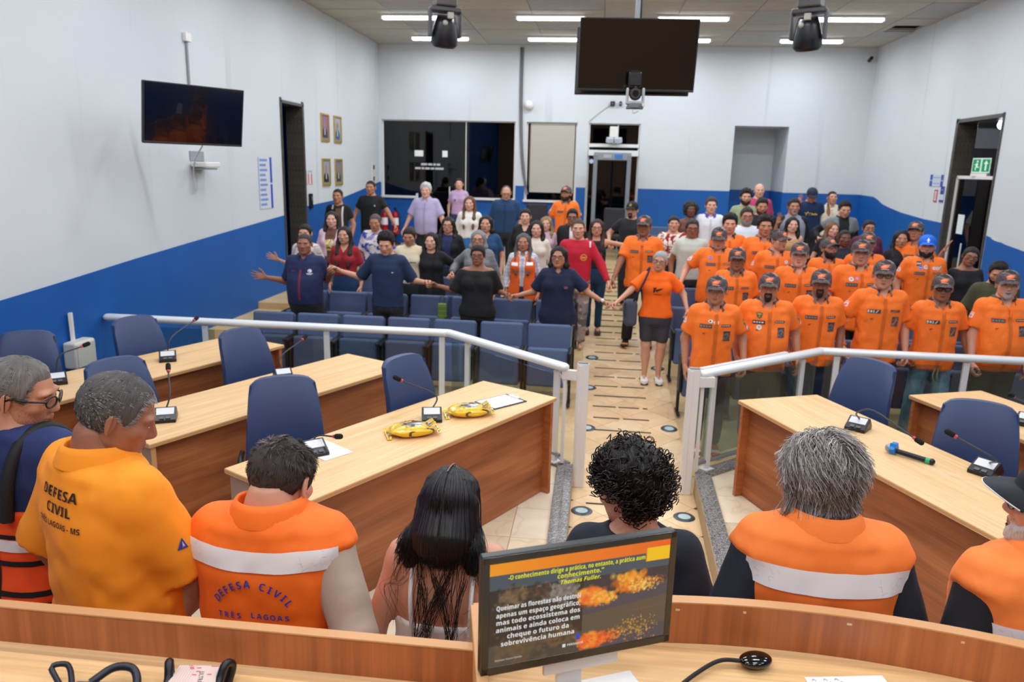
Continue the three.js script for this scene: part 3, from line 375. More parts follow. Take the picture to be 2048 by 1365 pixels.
// ---------------------------------------------------------------- railing, gate posts
{
  const post = (x, z, a = 0) => { const g = merge([box(0.055, 0.84, 0.035, 0, 0.42, 0, 0.006), box(0.1, 0.012, 0.09, 0, 0.03, 0, 0.003)]); g.rotateY(a); g.translate(x, 0, z); return g; };
  const run = (name, label, pts, posts) => {
    const t = thing(name, label, 'railing', [0, 0, 0]);
    const H = 0.88, prof = (a, b, over) => { const d = b.clone().sub(a).normalize(), e = b.clone().addScaledVector(d, over), s = a.clone().addScaledVector(d, -over); const g = new THREE.CapsuleGeometry(0.05, s.distanceTo(e) - 0.02, 3, 16); g.scale(1.05, 1, 0.72); g.rotateX(Math.PI / 2); const m = new THREE.Matrix4().lookAt(e, s, V(0, 1, 0)); m.setPosition(s.clone().lerp(e, 0.5)); const q = new THREE.Matrix4().makeScale(1, 1, 1); g.applyMatrix4(q); g.applyMatrix4(m); return g; };
    pts.slice(1).forEach((p, i) => {
      const a = V(pts[i][0], H, pts[i][1]), b = V(p[0], H, p[1]);
      mesh('handrail', prof(a, b, 0.012), aluminium, t);
      const d = b.clone().sub(a), L = d.length(); d.normalize(); const n = Math.max(1, Math.round(L / 1.15));
      for (let k = 0; k < n; k++) { const p0 = a.clone().addScaledVector(d, k * L / n + 0.05), p1 = a.clone().addScaledVector(d, (k + 1) * L / n - 0.05); p0.y = p1.y = 0.46; mesh('glass_panel', boxBetween(p0, p1, 0.008, 0.68, 0), glass, t); }
      const a2 = a.clone().setY(0.1), b2 = b.clone().setY(0.1); mesh('bottom_rail', boxBetween(a2, b2, 0.03, 0.03), greyMetal, t);
    });
    for (const [x, z, r] of posts) mesh('post', post(x, z, r), aluminium, t);
    return t;
  };
  const l = run('glass_railing', 'left aluminium railing with glass panels between platform and seats', [[-4.94, -7.12], [-1.39, -7.14], [-0.22, -6.07]], [[-4.62, -7.12, 0], [-3.9, -7.12, 0], [-2.63, -7.13, 0], [-1.46, -7.14, 0], [-1.17, -6.94, -0.74], [-0.27, -6.12, -0.74]]);
  mesh('end_frame', [box(0.03, 0.8, 0.03, -0.2, 0.44, -6.06, 0.006), tube([V(-0.3, 0.82, -6.15), V(-0.24, 0.8, -6.1), V(-0.21, 0.74, -6.07), V(-0.2, 0.6, -6.06)], 0.008, 6)], aluminium, l);
  const r = run('glass_railing', 'right aluminium railing with glass panels between platform and seats', [[0.93, -6.09], [2.13, -7.14], [5.54, -7.13]], [[1.02, -6.17, 0.72], [1.93, -6.97, 0.72], [2.28, -7.14, 0], [3.42, -7.13, 0], [4.6, -7.13, 0]]);
  mesh('end_frame', box(0.03, 0.8, 0.03, 0.92, 0.44, -6.07, 0.006), aluminium, r);
  [[-0.055, 'tall white gate post at the left side of the aisle', -1], [0.84, 'tall white gate post at the right side of the aisle', 1]].forEach(([x, label, s]) => {
    const t = thing('gate_post', label, 'post', [x, AISLE_Y, -6.04], 0, 'aisle gate posts');
    mesh('upright', [box(0.1, 1.09, 0.05, 0, 0.545, 0, 0.008), box(0.03, 1.07, 0.058, -0.02, 0.54, 0, 0.004)], whiteMetal, t); mesh('end_cap', box(0.085, 0.01, 0.046, 0, 1.094, 0, 0.003), greyMetal, t);
    mesh('cross_tie', boxBetween(V(s * 0.03, 0.98, 0.0), V(s * 0.17, 0.98, -0.03), 0.045, 0.085), whiteMetal, t);
  });
  const ob = thing('open_gate', 'silver gate rail folded back beside the right gate post', 'gate', [0.9, 0, -6.1]); mesh('top_rail', boxBetween(V(0, 0.9, 0), V(0.85, 0.9, -0.75), 0.04, 0.05), aluminium, ob); mesh('pane', boxBetween(V(0.06, 0.48, -0.06), V(0.82, 0.48, -0.73), 0.008, 0.7, 0), glass, ob);
  const bx = thing('junction_box', 'white junction box with conduit on the left wall by the railing', 'electrical box', [LEFT + 0.006, 0.62, -6.62], Math.PI / 2);
  mesh('casing', box(0.3, 0.26, 0.14, 0, 0, 0.07, 0.025), mat(0xcfcfc4, 0.5), bx); mesh('conduit', [bar(V(-0.02, 0.12, 0.03), V(-0.02, 0.4, 0.03), 0.018), bar(V(-0.045, 0.12, 0.03), V(-0.05, 0.4, 0.03), 0.008, 6)], whiteMetal, bx); mesh('cover_plate', box(0.26, 0.22, 0.01, 0, -0.005, 0.142, 0.004), mat(0xc4c6bd, 0.5), bx);
}
// ---------------------------------------------------------------- recessed floor lights in the aisle
[[-0.01, -5.57, 'round recessed floor light at the left edge of the aisle, nearest the stage'], [0.79, -5.59, 'round recessed floor light at the right edge of the aisle, nearest the stage'], [0.83, -7.45, 'round recessed floor light at the right edge of the aisle, beyond the gate'], [0.0, -7.35, 'round recessed floor light behind the left gate post, the nearer one'], [0.0, -8.5, 'round recessed floor light behind the left gate post, the middle one'], [0.02, -9.6, 'round recessed floor light at the left aisle edge, farthest one'], [0.84, -9.3, 'round recessed floor light at the right aisle edge, farthest one']].forEach(([x, z, l]) => {
  const t = thing('floor_light', l, 'light', [x, floorY(z) + 0.003, z]); if (z < -6.45) t.rotation.x = 0.0798;
  mesh('ring', new THREE.LatheGeometry([[0.048, 0], [0.05, 0.006], [0.075, 0.007], [0.085, 0.0]].map((p) => new THREE.Vector2(...p)), 28), mat(0x45525a, 0.3, { metalness: 0.6 }), t); mesh('lens', cyl(0.05, 0.05, 0.006, 0, 0.001, 0, 24), phys(0xbfd8da, 0.08, { clearcoat: 1 }), t);
});
// ---------------------------------------------------------------- members' desks
const desks = {};
const toWorld = (d, x, z) => { const [cx, cz, a] = d, t = a * R; return [cx + x * Math.cos(t) + z * Math.sin(t), cz - x * Math.sin(t) + z * Math.cos(t)]; };
function desk(key, label, cx, cz, deg, open) {
  desks[key] = [cx, cz, deg]; const t = thing('desk', label, 'desk', [cx, 0, cz], deg * R, 'members desks on the platform'), L = 2.38, W = 0.71;
  mesh('tabletop', metreUV(box(L, 0.032, W, 0, 0.764, 0, 0.006, 2), 'x', cx), lightWood, t); mesh('edge_band', box(L + 0.002, 0.02, W + 0.002, 0, 0.764, 0, 0.004), edgeWood, t);
  mesh('front_panel', metreUV(box(L - 0.06, 0.745, 0.022, 0, 0.375, W / 2 - 0.09), 'x', cz), brownWood, t);
  for (const s of [-1, 1]) { const p = mesh('side_panel', metreUV(box(0.03, 0.748, W - 0.04, s * (L / 2 - 0.035), 0.374, 0), 'z', s), s * open > 0 ? cherryWood : taupeWood, t); mesh('edge_strip', box(0.032, 0.748, 0.004, s * (L / 2 - 0.035), 0.374, W / 2 - 0.019, 0), s * open > 0 ? cherryWood : edgeWood, p); }
  mesh('shelf', box(L - 0.08, 0.02, 0.3, 0, 0.6, -0.05), cherryWood, t); return t;
}
desk('L3', 'long wooden desk with two yellow snack bags and a clipboard', -1.135, -4.67, 60.5, 1);
desk('L2', 'long wooden desk in the middle of the left side', -2.43, -5.305, 63.3, 1);
desk('L1', 'long wooden desk nearest the blue left wall', -3.695, -5.775, 67, 1);
desk('R1', 'long wooden desk right of the aisle with a blue-headed microphone', 1.925, -4.77, -67.7, -1);
desk('R2', 'long wooden desk at the far right, behind the blue chair', 3.31, -5.16, -69, -1);
// ---------------------------------------------------------------- blue leather chairs behind the desks
const leather = phys(0x30426a, 0.45, { clearcoat: 0.1, clearcoatRoughness: 0.4 }), leatherSide = mat(0x263c66, 0.45);
function chairBack() {
  const g = new THREE.BoxGeometry(1, 1, 1, 12, 14, 3), p = g.attributes.position;
  for (let i = 0; i < p.count; i++) {
    const u = p.getX(i) * 2, v = p.getY(i) + 0.5, w = p.getZ(i) * 2, half = lerp(0.272, 0.222, v) * (1 - 0.05 * Math.pow(v, 6)), e = Math.pow(Math.abs(u), 6), top = 0.62 + 0.02 * (1 - u * u) - 0.03 * Math.pow(Math.abs(u), 8) * v;
    p.setXYZ(i, u * half * (1 - 0.02 * w * w), v * top, w * (0.038 - 0.014 * e - 0.012 * Math.pow(v, 8)) - 0.03 * (1 - u * u) * 0.6 - 0.12 * v + 0.04 * Math.sin(v * 3));
  }
  g.computeVertexNormals(); return g;
}
function makeChair() {
  const t = thing('desk_chair', '', 'chair', [0, 0, 0], 0, 'blue leather desk chairs');
  const b = mesh('backrest', chairBack().translate(0, 0.44, 0), leather, t);
  mesh('piping', [-1, 1].map((s) => tube([V(s * 0.255, 0.46, 0.036), V(s * 0.24, 0.7, 0.0), V(s * 0.222, 0.9, -0.058), V(s * 0.206, 1.03, -0.09)], 0.006, 6)), leatherSide, b);
  const s = box(0.52, 0.09, 0.5, 0, 0.44, 0.24, 0.035, 3); mesh('seat', s, leather, t);
  for (const k of [-1, 1]) mesh('armrest', [tube([V(k * 0.28, 0.42, 0.3), V(k * 0.3, 0.55, 0.3), V(k * 0.295, 0.63, 0.22), V(k * 0.28, 0.62, 0.02)], 0.018, 8)], blackPlastic, t);
  mesh('column', [cyl(0.03, 0.03, 0.3, 0, 0.25, 0.22), cyl(0.05, 0.05, 0.08, 0, 0.13, 0.22)], greyMetal, t);
  for (let k = 0; k < 5; k++) { const a = k * Math.PI * 0.4, q = V(Math.sin(a) * 0.28, 0.06, 0.22 + Math.cos(a) * 0.28), l = mesh('leg', boxBetween(V(0, 0.1, 0.22), q, 0.045, 0.03), blackPlastic, t); mesh('caster', ball(0.028, q.x, 0.028, q.z, 10, 8), darkRubber, l); }
  return t;
}
const chair0 = makeChair();
[['L3', -0.5, -0.7, 27, 'blue leather chair behind the snack-bag desk, by its left end'], ['L3', 0.5, -0.48, 60, 'blue leather chair behind the snack-bag desk, by the gooseneck microphone'], ['L2', -0.8, -0.56, 60, 'blue leather chair behind the middle left desk, behind the polo shirt man'], ['L2', 0.4, -0.72, 62, 'blue leather chair behind the middle left desk, nearer the railing'],
  ['L1', -0.62, -0.66, 29, 'blue leather chair at the left picture edge against the blue wall'], ['L1', 0.32, -0.5, 67, 'blue leather chair behind the left wall desk, beside its microphone'], ['R1', -1.04, -0.62, -50, 'blue leather chair behind the right desk, beside the railing'], ['R1', 0.1, -0.56, -22, 'blue leather chair behind the right desk, in front of the far right desk'], ['R2', -0.62, -0.72, -66, 'blue leather chair at the right picture edge beyond the far right desk']].forEach(([k, x, z, a, label], i) => {
  const [X, Z] = toWorld(desks[k], x, z), c = i ? copyOf(chair0, [X, 0, Z], a * R, label) : chair0; c.position.set(X, 0, Z); c.rotation.y = a * R; c.userData.label = label;
});
// ---------------------------------------------------------------- gooseneck microphones on the desks
const micFoam = mat(0x0b0b0c, 0.9), micRing = mat(0xd23a4a, 0.35), silverLabel = mat(0xd9dcdd, 0.35);
function deskMic(label, [bx, bz], a, pts, baseHidden) {
  const t = thing('conference_microphone', label, 'microphone', [bx, 0.781, bz], a);
  const inv = (p) => V(p[0] - bx, p[1] - 0.781, p[2] - bz).applyAxisAngle(V(0, 1, 0), -a);
  const wedge = prism([[-0.07, 0], [0.08, 0], [0.08, 0.018], [-0.02, 0.075], [-0.07, 0.02]], 0.13, { bevel: 0.003 }).translate(0, 0.002, -0.065).rotateY(-Math.PI / 2); mesh('base', wedge, blackPlastic, t);
  mesh('silver_panel', box(0.11, 0.004, 0.06, 0, 0, 0, 0.001).rotateX(0.52).translate(0, 0.062, 0.016), silverLabel, t); mesh('key', [box(0.03, 0.006, 0.02, 0.02, 0, 0, 0.002), box(0.03, 0.006, 0.02, -0.02, 0, 0, 0.002)].map((g) => g.rotateX(0.52).translate(0, 0.034, 0.07)), mat(0x5a5e62, 0.5), t);
  const path = [V(0, 0.06, -0.02), ...pts.map(inv)], n = path.length, tip = path[n - 1], dir = tip.clone().sub(path[n - 2]).normalize();
  mesh('gooseneck', tube(path, 0.0055, 7, 24), mat(0x33373b, 0.35), t); mesh('light_ring', bar(tip.clone(), tip.clone().addScaledVector(dir, 0.018), 0.011, 12), micRing, t);
  const foam = new THREE.CapsuleGeometry(0.017, 0.03, 5, 12); foam.applyQuaternion(new THREE.Quaternion().setFromUnitVectors(V(0, 1, 0), dir)); foam.translate(...tip.clone().addScaledVector(dir, 0.042).toArray()); mesh('foam_cap', foam, micFoam, t);
}
const dw = (k, x, z) => toWorld(desks[k], x, z);
deskMic('gooseneck microphone with silver base on the desk by the left wall', dw('L1', 0.21, -0.02), 30 * R, [[-3.63, 0.95, -6.03], [-3.6, 1.05, -6.38]]);
deskMic('gooseneck microphone with red ring on the middle desk near the railing', dw('L2', 0.28, -0.16), 35 * R, [[-2.48, 0.93, -5.64], [-2.39, 1.04, -5.9]]);
deskMic('gooseneck microphone standing between the two yellow snack bags', dw('L3', 0.2, -0.03), 14 * R, [[-1.04, 0.92, -4.92], [-1.265, 1.04, -4.86]]);
deskMic('gooseneck microphone behind the head of the man in the orange vest', dw('L3', -0.72, -0.15), 40 * R, [[-1.62, 0.87, -4.16], [-1.49, 0.9, -4.1]]);
deskMic('gooseneck microphone beside the head of the man in the polo shirt', dw('L2', -0.86, 0.02), 25 * R, [[-2.78, 0.93, -4.56], [-2.86, 1.06, -4.7]]);
deskMic('gooseneck microphone at the left picture edge in front of the blue chair', dw('L1', -0.7, -0.1), 40 * R, [[-4.06, 0.98, -5.23], [-3.96, 1.03, -5.34]]);
deskMic('gooseneck microphone with curved neck behind the grey-haired man', dw('R1', -0.42, -0.1), -35 * R, [[1.8, 0.92, -5.1], [1.83, 1.0, -4.93], [2.01, 0.91, -4.69]]);
deskMic('gooseneck microphone above the black cap at the right', dw('R1', 0.42, -0.3), -50 * R, [[2.3, 0.94, -4.3], [2.13, 1.02, -4.41]]);
deskMic('gooseneck microphone on the far right desk at the picture edge', dw('R2', -0.4, 0.05), -40 * R, [[3.06, 0.95, -5.42], [2.87, 1.045, -5.28]]);
// ---------------------------------------------------------------- things on the desks
{
  const foil = new THREE.MeshPhysicalMaterial({ color: 0xffffff, roughness: 0.28, metalness: 0.15, clearcoat: 0.7, map: dataTex(256, 256, (u, v) => { const n = fbm2(u, v, 5, 7, 130, 3), m = fbm2(u, v, 9, 9, 133, 3); const c = Math.hypot(u - 0.5, v - 0.5) < 0.24 && m > -0.05 ? (n > 0.12 ? [58, 56, 60] : [214, 214, 218]) : n > 0.3 ? [70, 58, 20] : [238, 190, 24]; return c; }) });
  const bag = (label, [x, z], a) => {
    const t = thing('snack_bag', label, 'snack bag', [x, 0.782, z], a), g = new THREE.SphereGeometry(1, 44, 30), p = g.attributes.position, uv = g.attributes.uv;
    for (let i = 0; i < p.count; i++) { let X = p.getX(i), Y = p.getY(i), Z = p.getZ(i); const ex = Math.sign(X) * Math.pow(Math.abs(X), 0.75), ez = Math.sign(Z) * Math.pow(Math.abs(Z), 0.7), k = 1 - 0.12 * Math.pow(Math.abs(ex), 3), w = noise3(X * 3 + x * 9, Y * 3, Z * 4) * 0.008 + noise3(X * 9, Y * 9, Z * 9 + x) * 0.004; uv.setXY(i, ex * 0.5 + 0.5, ez * 0.5 + 0.5); p.setXYZ(i, ex * 0.155, Math.max(0, 0.032 + Y * 0.034 * (1 - Math.pow(Math.abs(ex), 4) * 0.7) + w), ez * 0.108 * k + w); }
    g.computeVertexNormals(); mesh('bag_body', g, foil, t);
    for (const s of [-1, 1]) { const c = new THREE.BoxGeometry(0.026, 0.004, 0.185, 3, 1, 20), q = c.attributes.position; for (let i = 0; i < q.count; i++) q.setXYZ(i, q.getX(i) + s * 0.16, q.getY(i) + 0.02 + 0.006 * Math.sin(q.getZ(i) * 120) + 0.01 * s, q.getZ(i)); c.computeVertexNormals(); mesh('crimped_end', c, foil, t); }
    mesh('folded_flap', box(0.09, 0.006, 0.1, 0, 0, 0, 0.002).rotateZ(0.5).translate(0.1, 0.062, 0.01), foil, t);
  };
  bag('yellow foil snack bag on the desk, the one nearer the stage', dw('L3', -0.1, 0.07), 24 * R); bag('yellow foil snack bag on the desk, the one nearer the clipboard', dw('L3', 0.44, 0.1), 20 * R);
  const c = thing('clipboard', 'dark clipboard with a white sheet at the end of the desk', 'clipboard', [-0.645, 0.782, -5.33], -0.72); mesh('board', box(0.23, 0.006, 0.32, 0, 0.003, 0, 0.002), mat(0x23304a, 0.5), c); mesh('sheet', box(0.205, 0.003, 0.285, 0.004, 0.0075, 0.01, 0.0005), whitePaper, c); mesh('clip', [box(0.1, 0.012, 0.035, 0, 0.014, -0.14, 0.004), bar(V(-0.03, 0.02, -0.155), V(0.03, 0.02, -0.155), 0.006)], aluminium, c);
  const p = thing('paper_sheet', 'white sheet with a blue mark behind the short-haired man', 'paper', [-1.57, 0.7815, -4.17], 0.95); mesh('sheet', box(0.2, 0.002, 0.29, 0, 0.001, 0, 0), whitePaper, p); mesh('blue_mark', prism([[-0.03, 0], [0.0, 0.02], [0.04, 0.012], [0.05, -0.01], [0.01, -0.016], [-0.01, -0.03]], 0.0006).rotateX(-Math.PI / 2).translate(-0.01, 0.0022, -0.03), mat(0x1d4fae, 0.6), p);
  const [mx, mz] = dw('R1', 0.07, 0.0), m = thing('wireless_microphone', 'black handheld microphone with a blue ring and green end on the right desk', 'microphone', [mx, 0.782, mz], -0.75);
  mesh('handle', bar(V(-0.02, 0.022, 0), V(0.16, 0.018, 0), 0.0165, 18), blackPlastic, m); mesh('end_cap', bar(V(0.155, 0.018, 0), V(0.185, 0.017, 0), 0.018, 18), mat(0x1fb57a, 0.35), m); mesh('grille', ball(0.027, -0.065, 0.03, 0), mat(0x9aa4ac, 0.4, { metalness: 0.5 }), m);
  const star = prism(Array.from({ length: 12 }, (_, k) => { const r = k % 2 ? 0.026 : 0.036, q = k * Math.PI / 6; return [Math.cos(q) * r, Math.sin(q) * r]; }), 0.03, { bevel: 0.003 }).rotateY(Math.PI / 2).translate(-0.055, 0.036, 0); mesh('guard_ring', star, mat(0x1d7fd0, 0.35), m); mesh('tip', ball(0.02, 0.188, 0.018, 0, 12, 8), blackPlastic, m);
}
// ---------------------------------------------------------------- rostrum: two parapets, desk tops and what lies on them
{
  let TOP = 1.303; const DESK = 1.2;
  const l = thing('rostrum_desk', 'straight wooden rostrum desk along the lower left edge', 'desk', [-2.3, 0.45, -1.4]);
  mesh('parapet', metreUV(box(4.1, 1.32, 0.03, 0, TOP - 0.45 - 0.66, -0.26, 0.005).rotateZ(0), 'y'), cherryWood, l); mesh('top_edge', box(4.1, 0.006, 0.032, 0, TOP - 0.45 + 0.001, -0.26, 0.002), edgeWood, l);
  mesh('tabletop', metreUV(box(4.1, 0.03, 0.62, 0, DESK - 0.45 - 0.015, 0.06, 0.004), 'x'), lightWood, l); mesh('support_panel', [box(0.03, 0.73, 0.5, -1.9, 0.365, 0), box(0.03, 0.73, 0.5, 1.95, 0.365, 0)], cherryWood, l);
  const c = thing('rostrum_desk', 'curved wooden rostrum desk carrying the computer monitor', 'desk', [0.5, 0.45, 0.36]);
  TOP = 1.322; const Rr = 2.315, ang0 = -0.345, ang1 = 0.98, seg = 48, arc = (r0, r1, y0, y1, a0 = ang0, a1 = ang1) => {
    const s = new THREE.Shape(), P = (r, a) => [Math.sin(a) * r, Math.cos(a) * r]; for (let k = 0; k <= seg; k++) { const [x, y] = P(r1, lerp(a0, a1, k / seg)); k ? s.lineTo(x, y) : s.moveTo(x, y); } for (let k = seg; k >= 0; k--) s.lineTo(...P(r0, lerp(a0, a1, k / seg)));
    const g = new THREE.ExtrudeGeometry(s, { depth: y1 - y0, bevelEnabled: false }); g.rotateX(-Math.PI / 2); g.translate(0, y0 - 0.45, 0); return g; };
  const bend = (g) => { const p = g.attributes.position, uv = new Float32Array(p.count * 2); for (let i = 0; i < p.count; i++) { uv[i * 2] = p.getY(i); uv[i * 2 + 1] = Math.atan2(p.getX(i), -p.getZ(i)) * Rr + Math.hypot(p.getX(i), p.getZ(i)) * 0.3; } g.setAttribute('uv', new THREE.BufferAttribute(uv, 2)); return g; };
  mesh('parapet', bend(arc(Rr - 0.035, Rr, 0, TOP)), cherryWood, c); mesh('top_edge', arc(Rr - 0.0355, Rr + 0.0005, TOP, TOP + 0.004), edgeWood, c); mesh('tabletop', metreUV(arc(Rr - 0.7, Rr - 0.036, DESK - 0.03, DESK), 'x'), lightWood, c);
  mesh('side_panel', metreUV(boxBetween(V(-0.775, 0.43, -2.17), V(-0.62, 0.43, -1.45), 0.03, 0.9), 'y'), edgeWood, c); for (const [a, k] of [[0.1, 3], [0.22, 2], [0.3, 5], [0.41, 3], [-0.02, 2], [-0.1, 3]]) mesh('chipped_edge', box(0.004 * k, 0.006, 0.001, 0, TOP - 0.463 - 0.002 * k, -Rr + 0.0355, 0).rotateY(-a), mat(0xe2c9a4, 0.8), c);
  mesh('support_panel', arc(Rr - 0.6, Rr - 0.57, 0.45, DESK - 0.03, ang0 + 0.02, ang1 - 0.05), cherryWood, c);
  // monitor
  const m = thing('computer_monitor', 'black computer monitor showing a slide about forest fires', 'monitor', [0.007, DESK, -1.622], Math.atan2(0.208, 0.448));
  const W = 0.494, H = 0.302, cy = 0.277;
  mesh('casing', [box(W, H, 0.028, 0, cy, -0.016, 0.006, 2), box(W * 0.7, H * 0.7, 0.04, 0, cy - 0.01, -0.042, 0.02, 2)], blackPlastic, m);
  mesh('bezel', [box(W - 0.001, 0.017, 0.004, 0, cy + H / 2 - 0.0085, 0), box(W - 0.001, 0.022, 0.004, 0, cy - H / 2 + 0.011, 0), box(0.018, H, 0.004, -W / 2 + 0.009, cy, 0), box(0.018, H, 0.004, W / 2 - 0.009, cy, 0)], phys(0x08080a, 0.15, { clearcoat: 0.5 }), m);
  const slide = canvasTex(1024, 592, (g, w, h) => {
    g.fillStyle = '#3f4046'; g.fillRect(0, 0, w, h); const gr = g.createLinearGradient(0, 0, w, 0); gr.addColorStop(0, '#f79c14'); gr.addColorStop(1, '#f0641e'); g.fillStyle = gr; g.fillRect(0, 0, w, 66); g.fillStyle = '#46525c'; g.fillRect(0, 66, w, 90);
    g.fillStyle = '#2c2422'; g.fillRect(0, 150, 520, h - 150); g.fillStyle = '#4b433c'; g.fillRect(0, 470, 1024, h - 470);
    const blob = (x, y, r, c, n, sp) => { for (let i = 0; i < n * 3; i++) { const X = x + (hash3(i, x | 0, 1) + hash3(i, x | 0, 7) - 1) * sp * 0.75, Y = y + (hash3(i, y | 0, 2) + hash3(i, y | 0, 8) - 1) * sp * 0.42, q = r * (0.25 + hash3(i, 4, 3) * 0.7), k = g.createRadialGradient(X, Y, 0, X, Y, q); k.addColorStop(0, c[i % c.length] + 'd0'); k.addColorStop(1, c[i % c.length] + '00'); g.fillStyle = k; g.fillRect(X - q, Y - q, 2 * q, 2 * q); } };
    blob(140, 200, 30, ['#7d6446', '#8a7050', '#5f4a38', '#2c2422'], 60, 170); blob(380, 210, 26, ['#77716a', '#8b857c', '#5d5650', '#a09a90'], 80, 190); blob(270, 190, 20, ['#5a3a2c', '#3c2c26'], 40, 120); blob(380, 470, 28, ['#6b5238', '#7d6242', '#4b3a2c'], 60, 200); blob(190, 500, 34, ['#5c4a36', '#6a563e'], 50, 260);
    g.fillStyle = '#37323a'; g.fillRect(520, 156, 504, h - 156); g.fillStyle = '#4d4550'; g.beginPath(); g.moveTo(520, 330); g.quadraticCurveTo(700, 300, 1024, 240); g.lineTo(1024, 592); g.lineTo(520, 592); g.fill(); g.fillStyle = '#5b4f40'; g.beginPath(); g.moveTo(520, 380); g.lineTo(1024, 330); g.lineTo(1024, 500); g.lineTo(520, 560); g.fill();
    blob(570, 270, 34, ['#e8501c', '#f37a1e', '#fca326', '#ffd27a'], 90, 110); blob(640, 295, 22, ['#f08a24', '#ffc34e'], 50, 110); blob(790, 225, 30, ['#e8701c', '#f8a52a', '#ffcb4e', '#b8581c'], 90, 150); blob(880, 250, 14, ['#fbb034', '#ffd880'], 50, 130); blob(960, 235, 9, ['#e98a2a', '#b8581c'], 30, 90);
    blob(580, 540, 30, ['#e9481c', '#f36a24', '#fb9a34'], 80, 120); blob(680, 530, 16, ['#e9481c', '#f08030'], 40, 110); blob(840, 515, 12, ['#e0902c', '#f3b24a'], 50, 200);
    g.strokeStyle = '#a83a2c'; g.lineWidth = 3; g.beginPath(); g.moveTo(800, 400); g.lineTo(850, 396); g.moveTo(850, 380); g.lineTo(850, 412); g.stroke(); g.fillStyle = '#b4503a'; for (let i = 0; i < 14; i++) g.fillRect(868 + i * 11, 396 - i * 0.8, 4, 4);
    g.fillStyle = '#f9c414'; g.fillRect(886, 36, 138, 80); g.fillStyle = '#e98a12'; g.fillRect(880, 36, 6, 80);
    g.textAlign = 'center'; g.fillStyle = '#f4ee1c'; g.font = 'bold 35px sans-serif'; g.textAlign = 'right'; g.fillText('-O conhecimento dirige a prática, no entanto, a prática aum', 878, 100, 780); g.textAlign = 'center'; g.fillText('conhecimento.”', 500, 136); g.font = 'italic bold 33px sans-serif'; g.fillText('Thomas Fuller.', 500, 172);
    g.fillStyle = '#f2f2f0'; g.font = 'bold 38px sans-serif'; ['Queimar as florestas não destrói', 'apenas um espaço geográfico,', 'mas todo ecossistema dos', 'animais e ainda coloca em', 'cheque o futuro da', 'sobrevivência humana'].forEach((s, i) => g.fillText(s, 272, 268 + i * 42, 470));
    g.fillStyle = '#e4e4e4'; g.fillRect(412, 532, 18, 20); g.font = 'bold 18px sans-serif'; g.fillText('PENSADOR', 486, 548); g.fillStyle = '#2747b4'; g.fillRect(488, 480, 24, 40); g.fillStyle = '#dcdcdc'; g.font = '15px sans-serif'; g.fillText('Gustavo Souza Camilo', 110, 562);
  });
  const sm = new THREE.MeshPhysicalMaterial({ color: 0x08080a, roughness: 0.2, emissive: 0xffffff, emissiveIntensity: 0.72, emissiveMap: slide }); const sg = new THREE.PlaneGeometry(W - 0.036, H - 0.039); sg.translate(0, cy + 0.0025, 0.0012); mesh('screen', sg, sm, m);
  const sl = new THREE.RectAreaLight(0xd8a070, 0.35, W - 0.04, H - 0.04); sl.position.set(0, cy, 0.004); sl.rotation.y = Math.PI; m.add(sl);
  mesh('stand_neck', [box(0.07, 0.16, 0.018, 0, 0.09, -0.055, 0.006), box(0.2, 0.05, 0.012, 0.02, 0.1, -0.03, 0.004)], whiteMetal, m); mesh('stand_foot', [box(0.24, 0.012, 0.17, 0.06, 0.007, 0.02, 0.005), bar(V(-0.05, 0.018, 0.105), V(0.19, 0.018, 0.105), 0.008)], whiteMetal, m);
  // gooseneck and hanging cable in front of the monitor
  const gm = thing('conference_microphone', 'grey gooseneck microphone leaning in front of the monitor screen', 'microphone', [0.09, DESK, -1.44]); mesh('gooseneck', tube([V(0.03, 0.0, 0.14), V(0.01, 0.06, 0.03), V(-0.035, 0.125, -0.055), V(-0.075, 0.135, -0.068), V(-0.11, 0.132, -0.055)], 0.008, 9, 40), mat(0x6d7073, 0.4, { metalness: 0.3 }), gm); mesh('collar', tube([V(0.0, 0.085, 0.0), V(0.02, 0.03, 0.07)], 0.014, 10), mat(0x55585c, 0.5), gm); mesh('lead', tube([V(0.0, 0.01, 0.05), V(-0.04, 0.05, -0.02), V(0.02, 0.09, -0.04), V(0.05, 0.02, 0.02)], 0.004, 6), darkRubber, gm);
  const rm = thing('conference_microphone', 'round black gooseneck microphone lying on the curved desk', 'microphone', [0.455, DESK, -1.835]); const disc = new THREE.SphereGeometry(0.04, 28, 16); disc.scale(1.15, 0.42, 0.8); disc.rotateY(0.35); disc.translate(0.02, 0.02, 0); mesh('capsule', disc, blackGloss, rm); mesh('gooseneck', tube([V(-0.015, 0.02, 0.01), V(-0.07, 0.02, 0.015), V(-0.14, 0.015, 0.07), V(-0.24, 0.012, 0.19)], 0.0055, 8, 28), darkRubber, rm);
  const pp = thing('paper_sheet', 'white sheet with handwriting on the curved rostrum desk', 'paper', [0.72, DESK + 0.001, -1.7], 0.18); mesh('sheet', box(0.21, 0.002, 0.29, 0, 0.001, 0.02, 0), whitePaper, pp); mesh('handwriting', Array.from({ length: 9 }, (_, k) => tube([V(-0.09 + k * 0.01, 0.0024, -0.11 + 0.012 * (k % 3)), V(-0.085 + k * 0.01, 0.0024, -0.116 + 0.012 * (k % 3)), V(-0.08 + k * 0.01, 0.0024, -0.108 + 0.012 * (k % 3))], 0.0008, 4)), mat(0x4a4f60, 0.7), pp);
  const hd = thing('brochure_holder', 'black holder with a pale pink printed booklet on the left rostrum desk', 'brochure', [-0.93, DESK, -1.545], 0.12); for (const s of [-1, 1]) mesh('clamp_arm', tube([V(s * 0.07, 0.0, -0.01), V(s * 0.078, 0.045, -0.03), V(s * 0.07, 0.06, -0.01), V(s * 0.062, 0.03, 0.02), V(s * 0.066, 0.0, 0.1)], 0.011, 8), blackPlastic, hd);
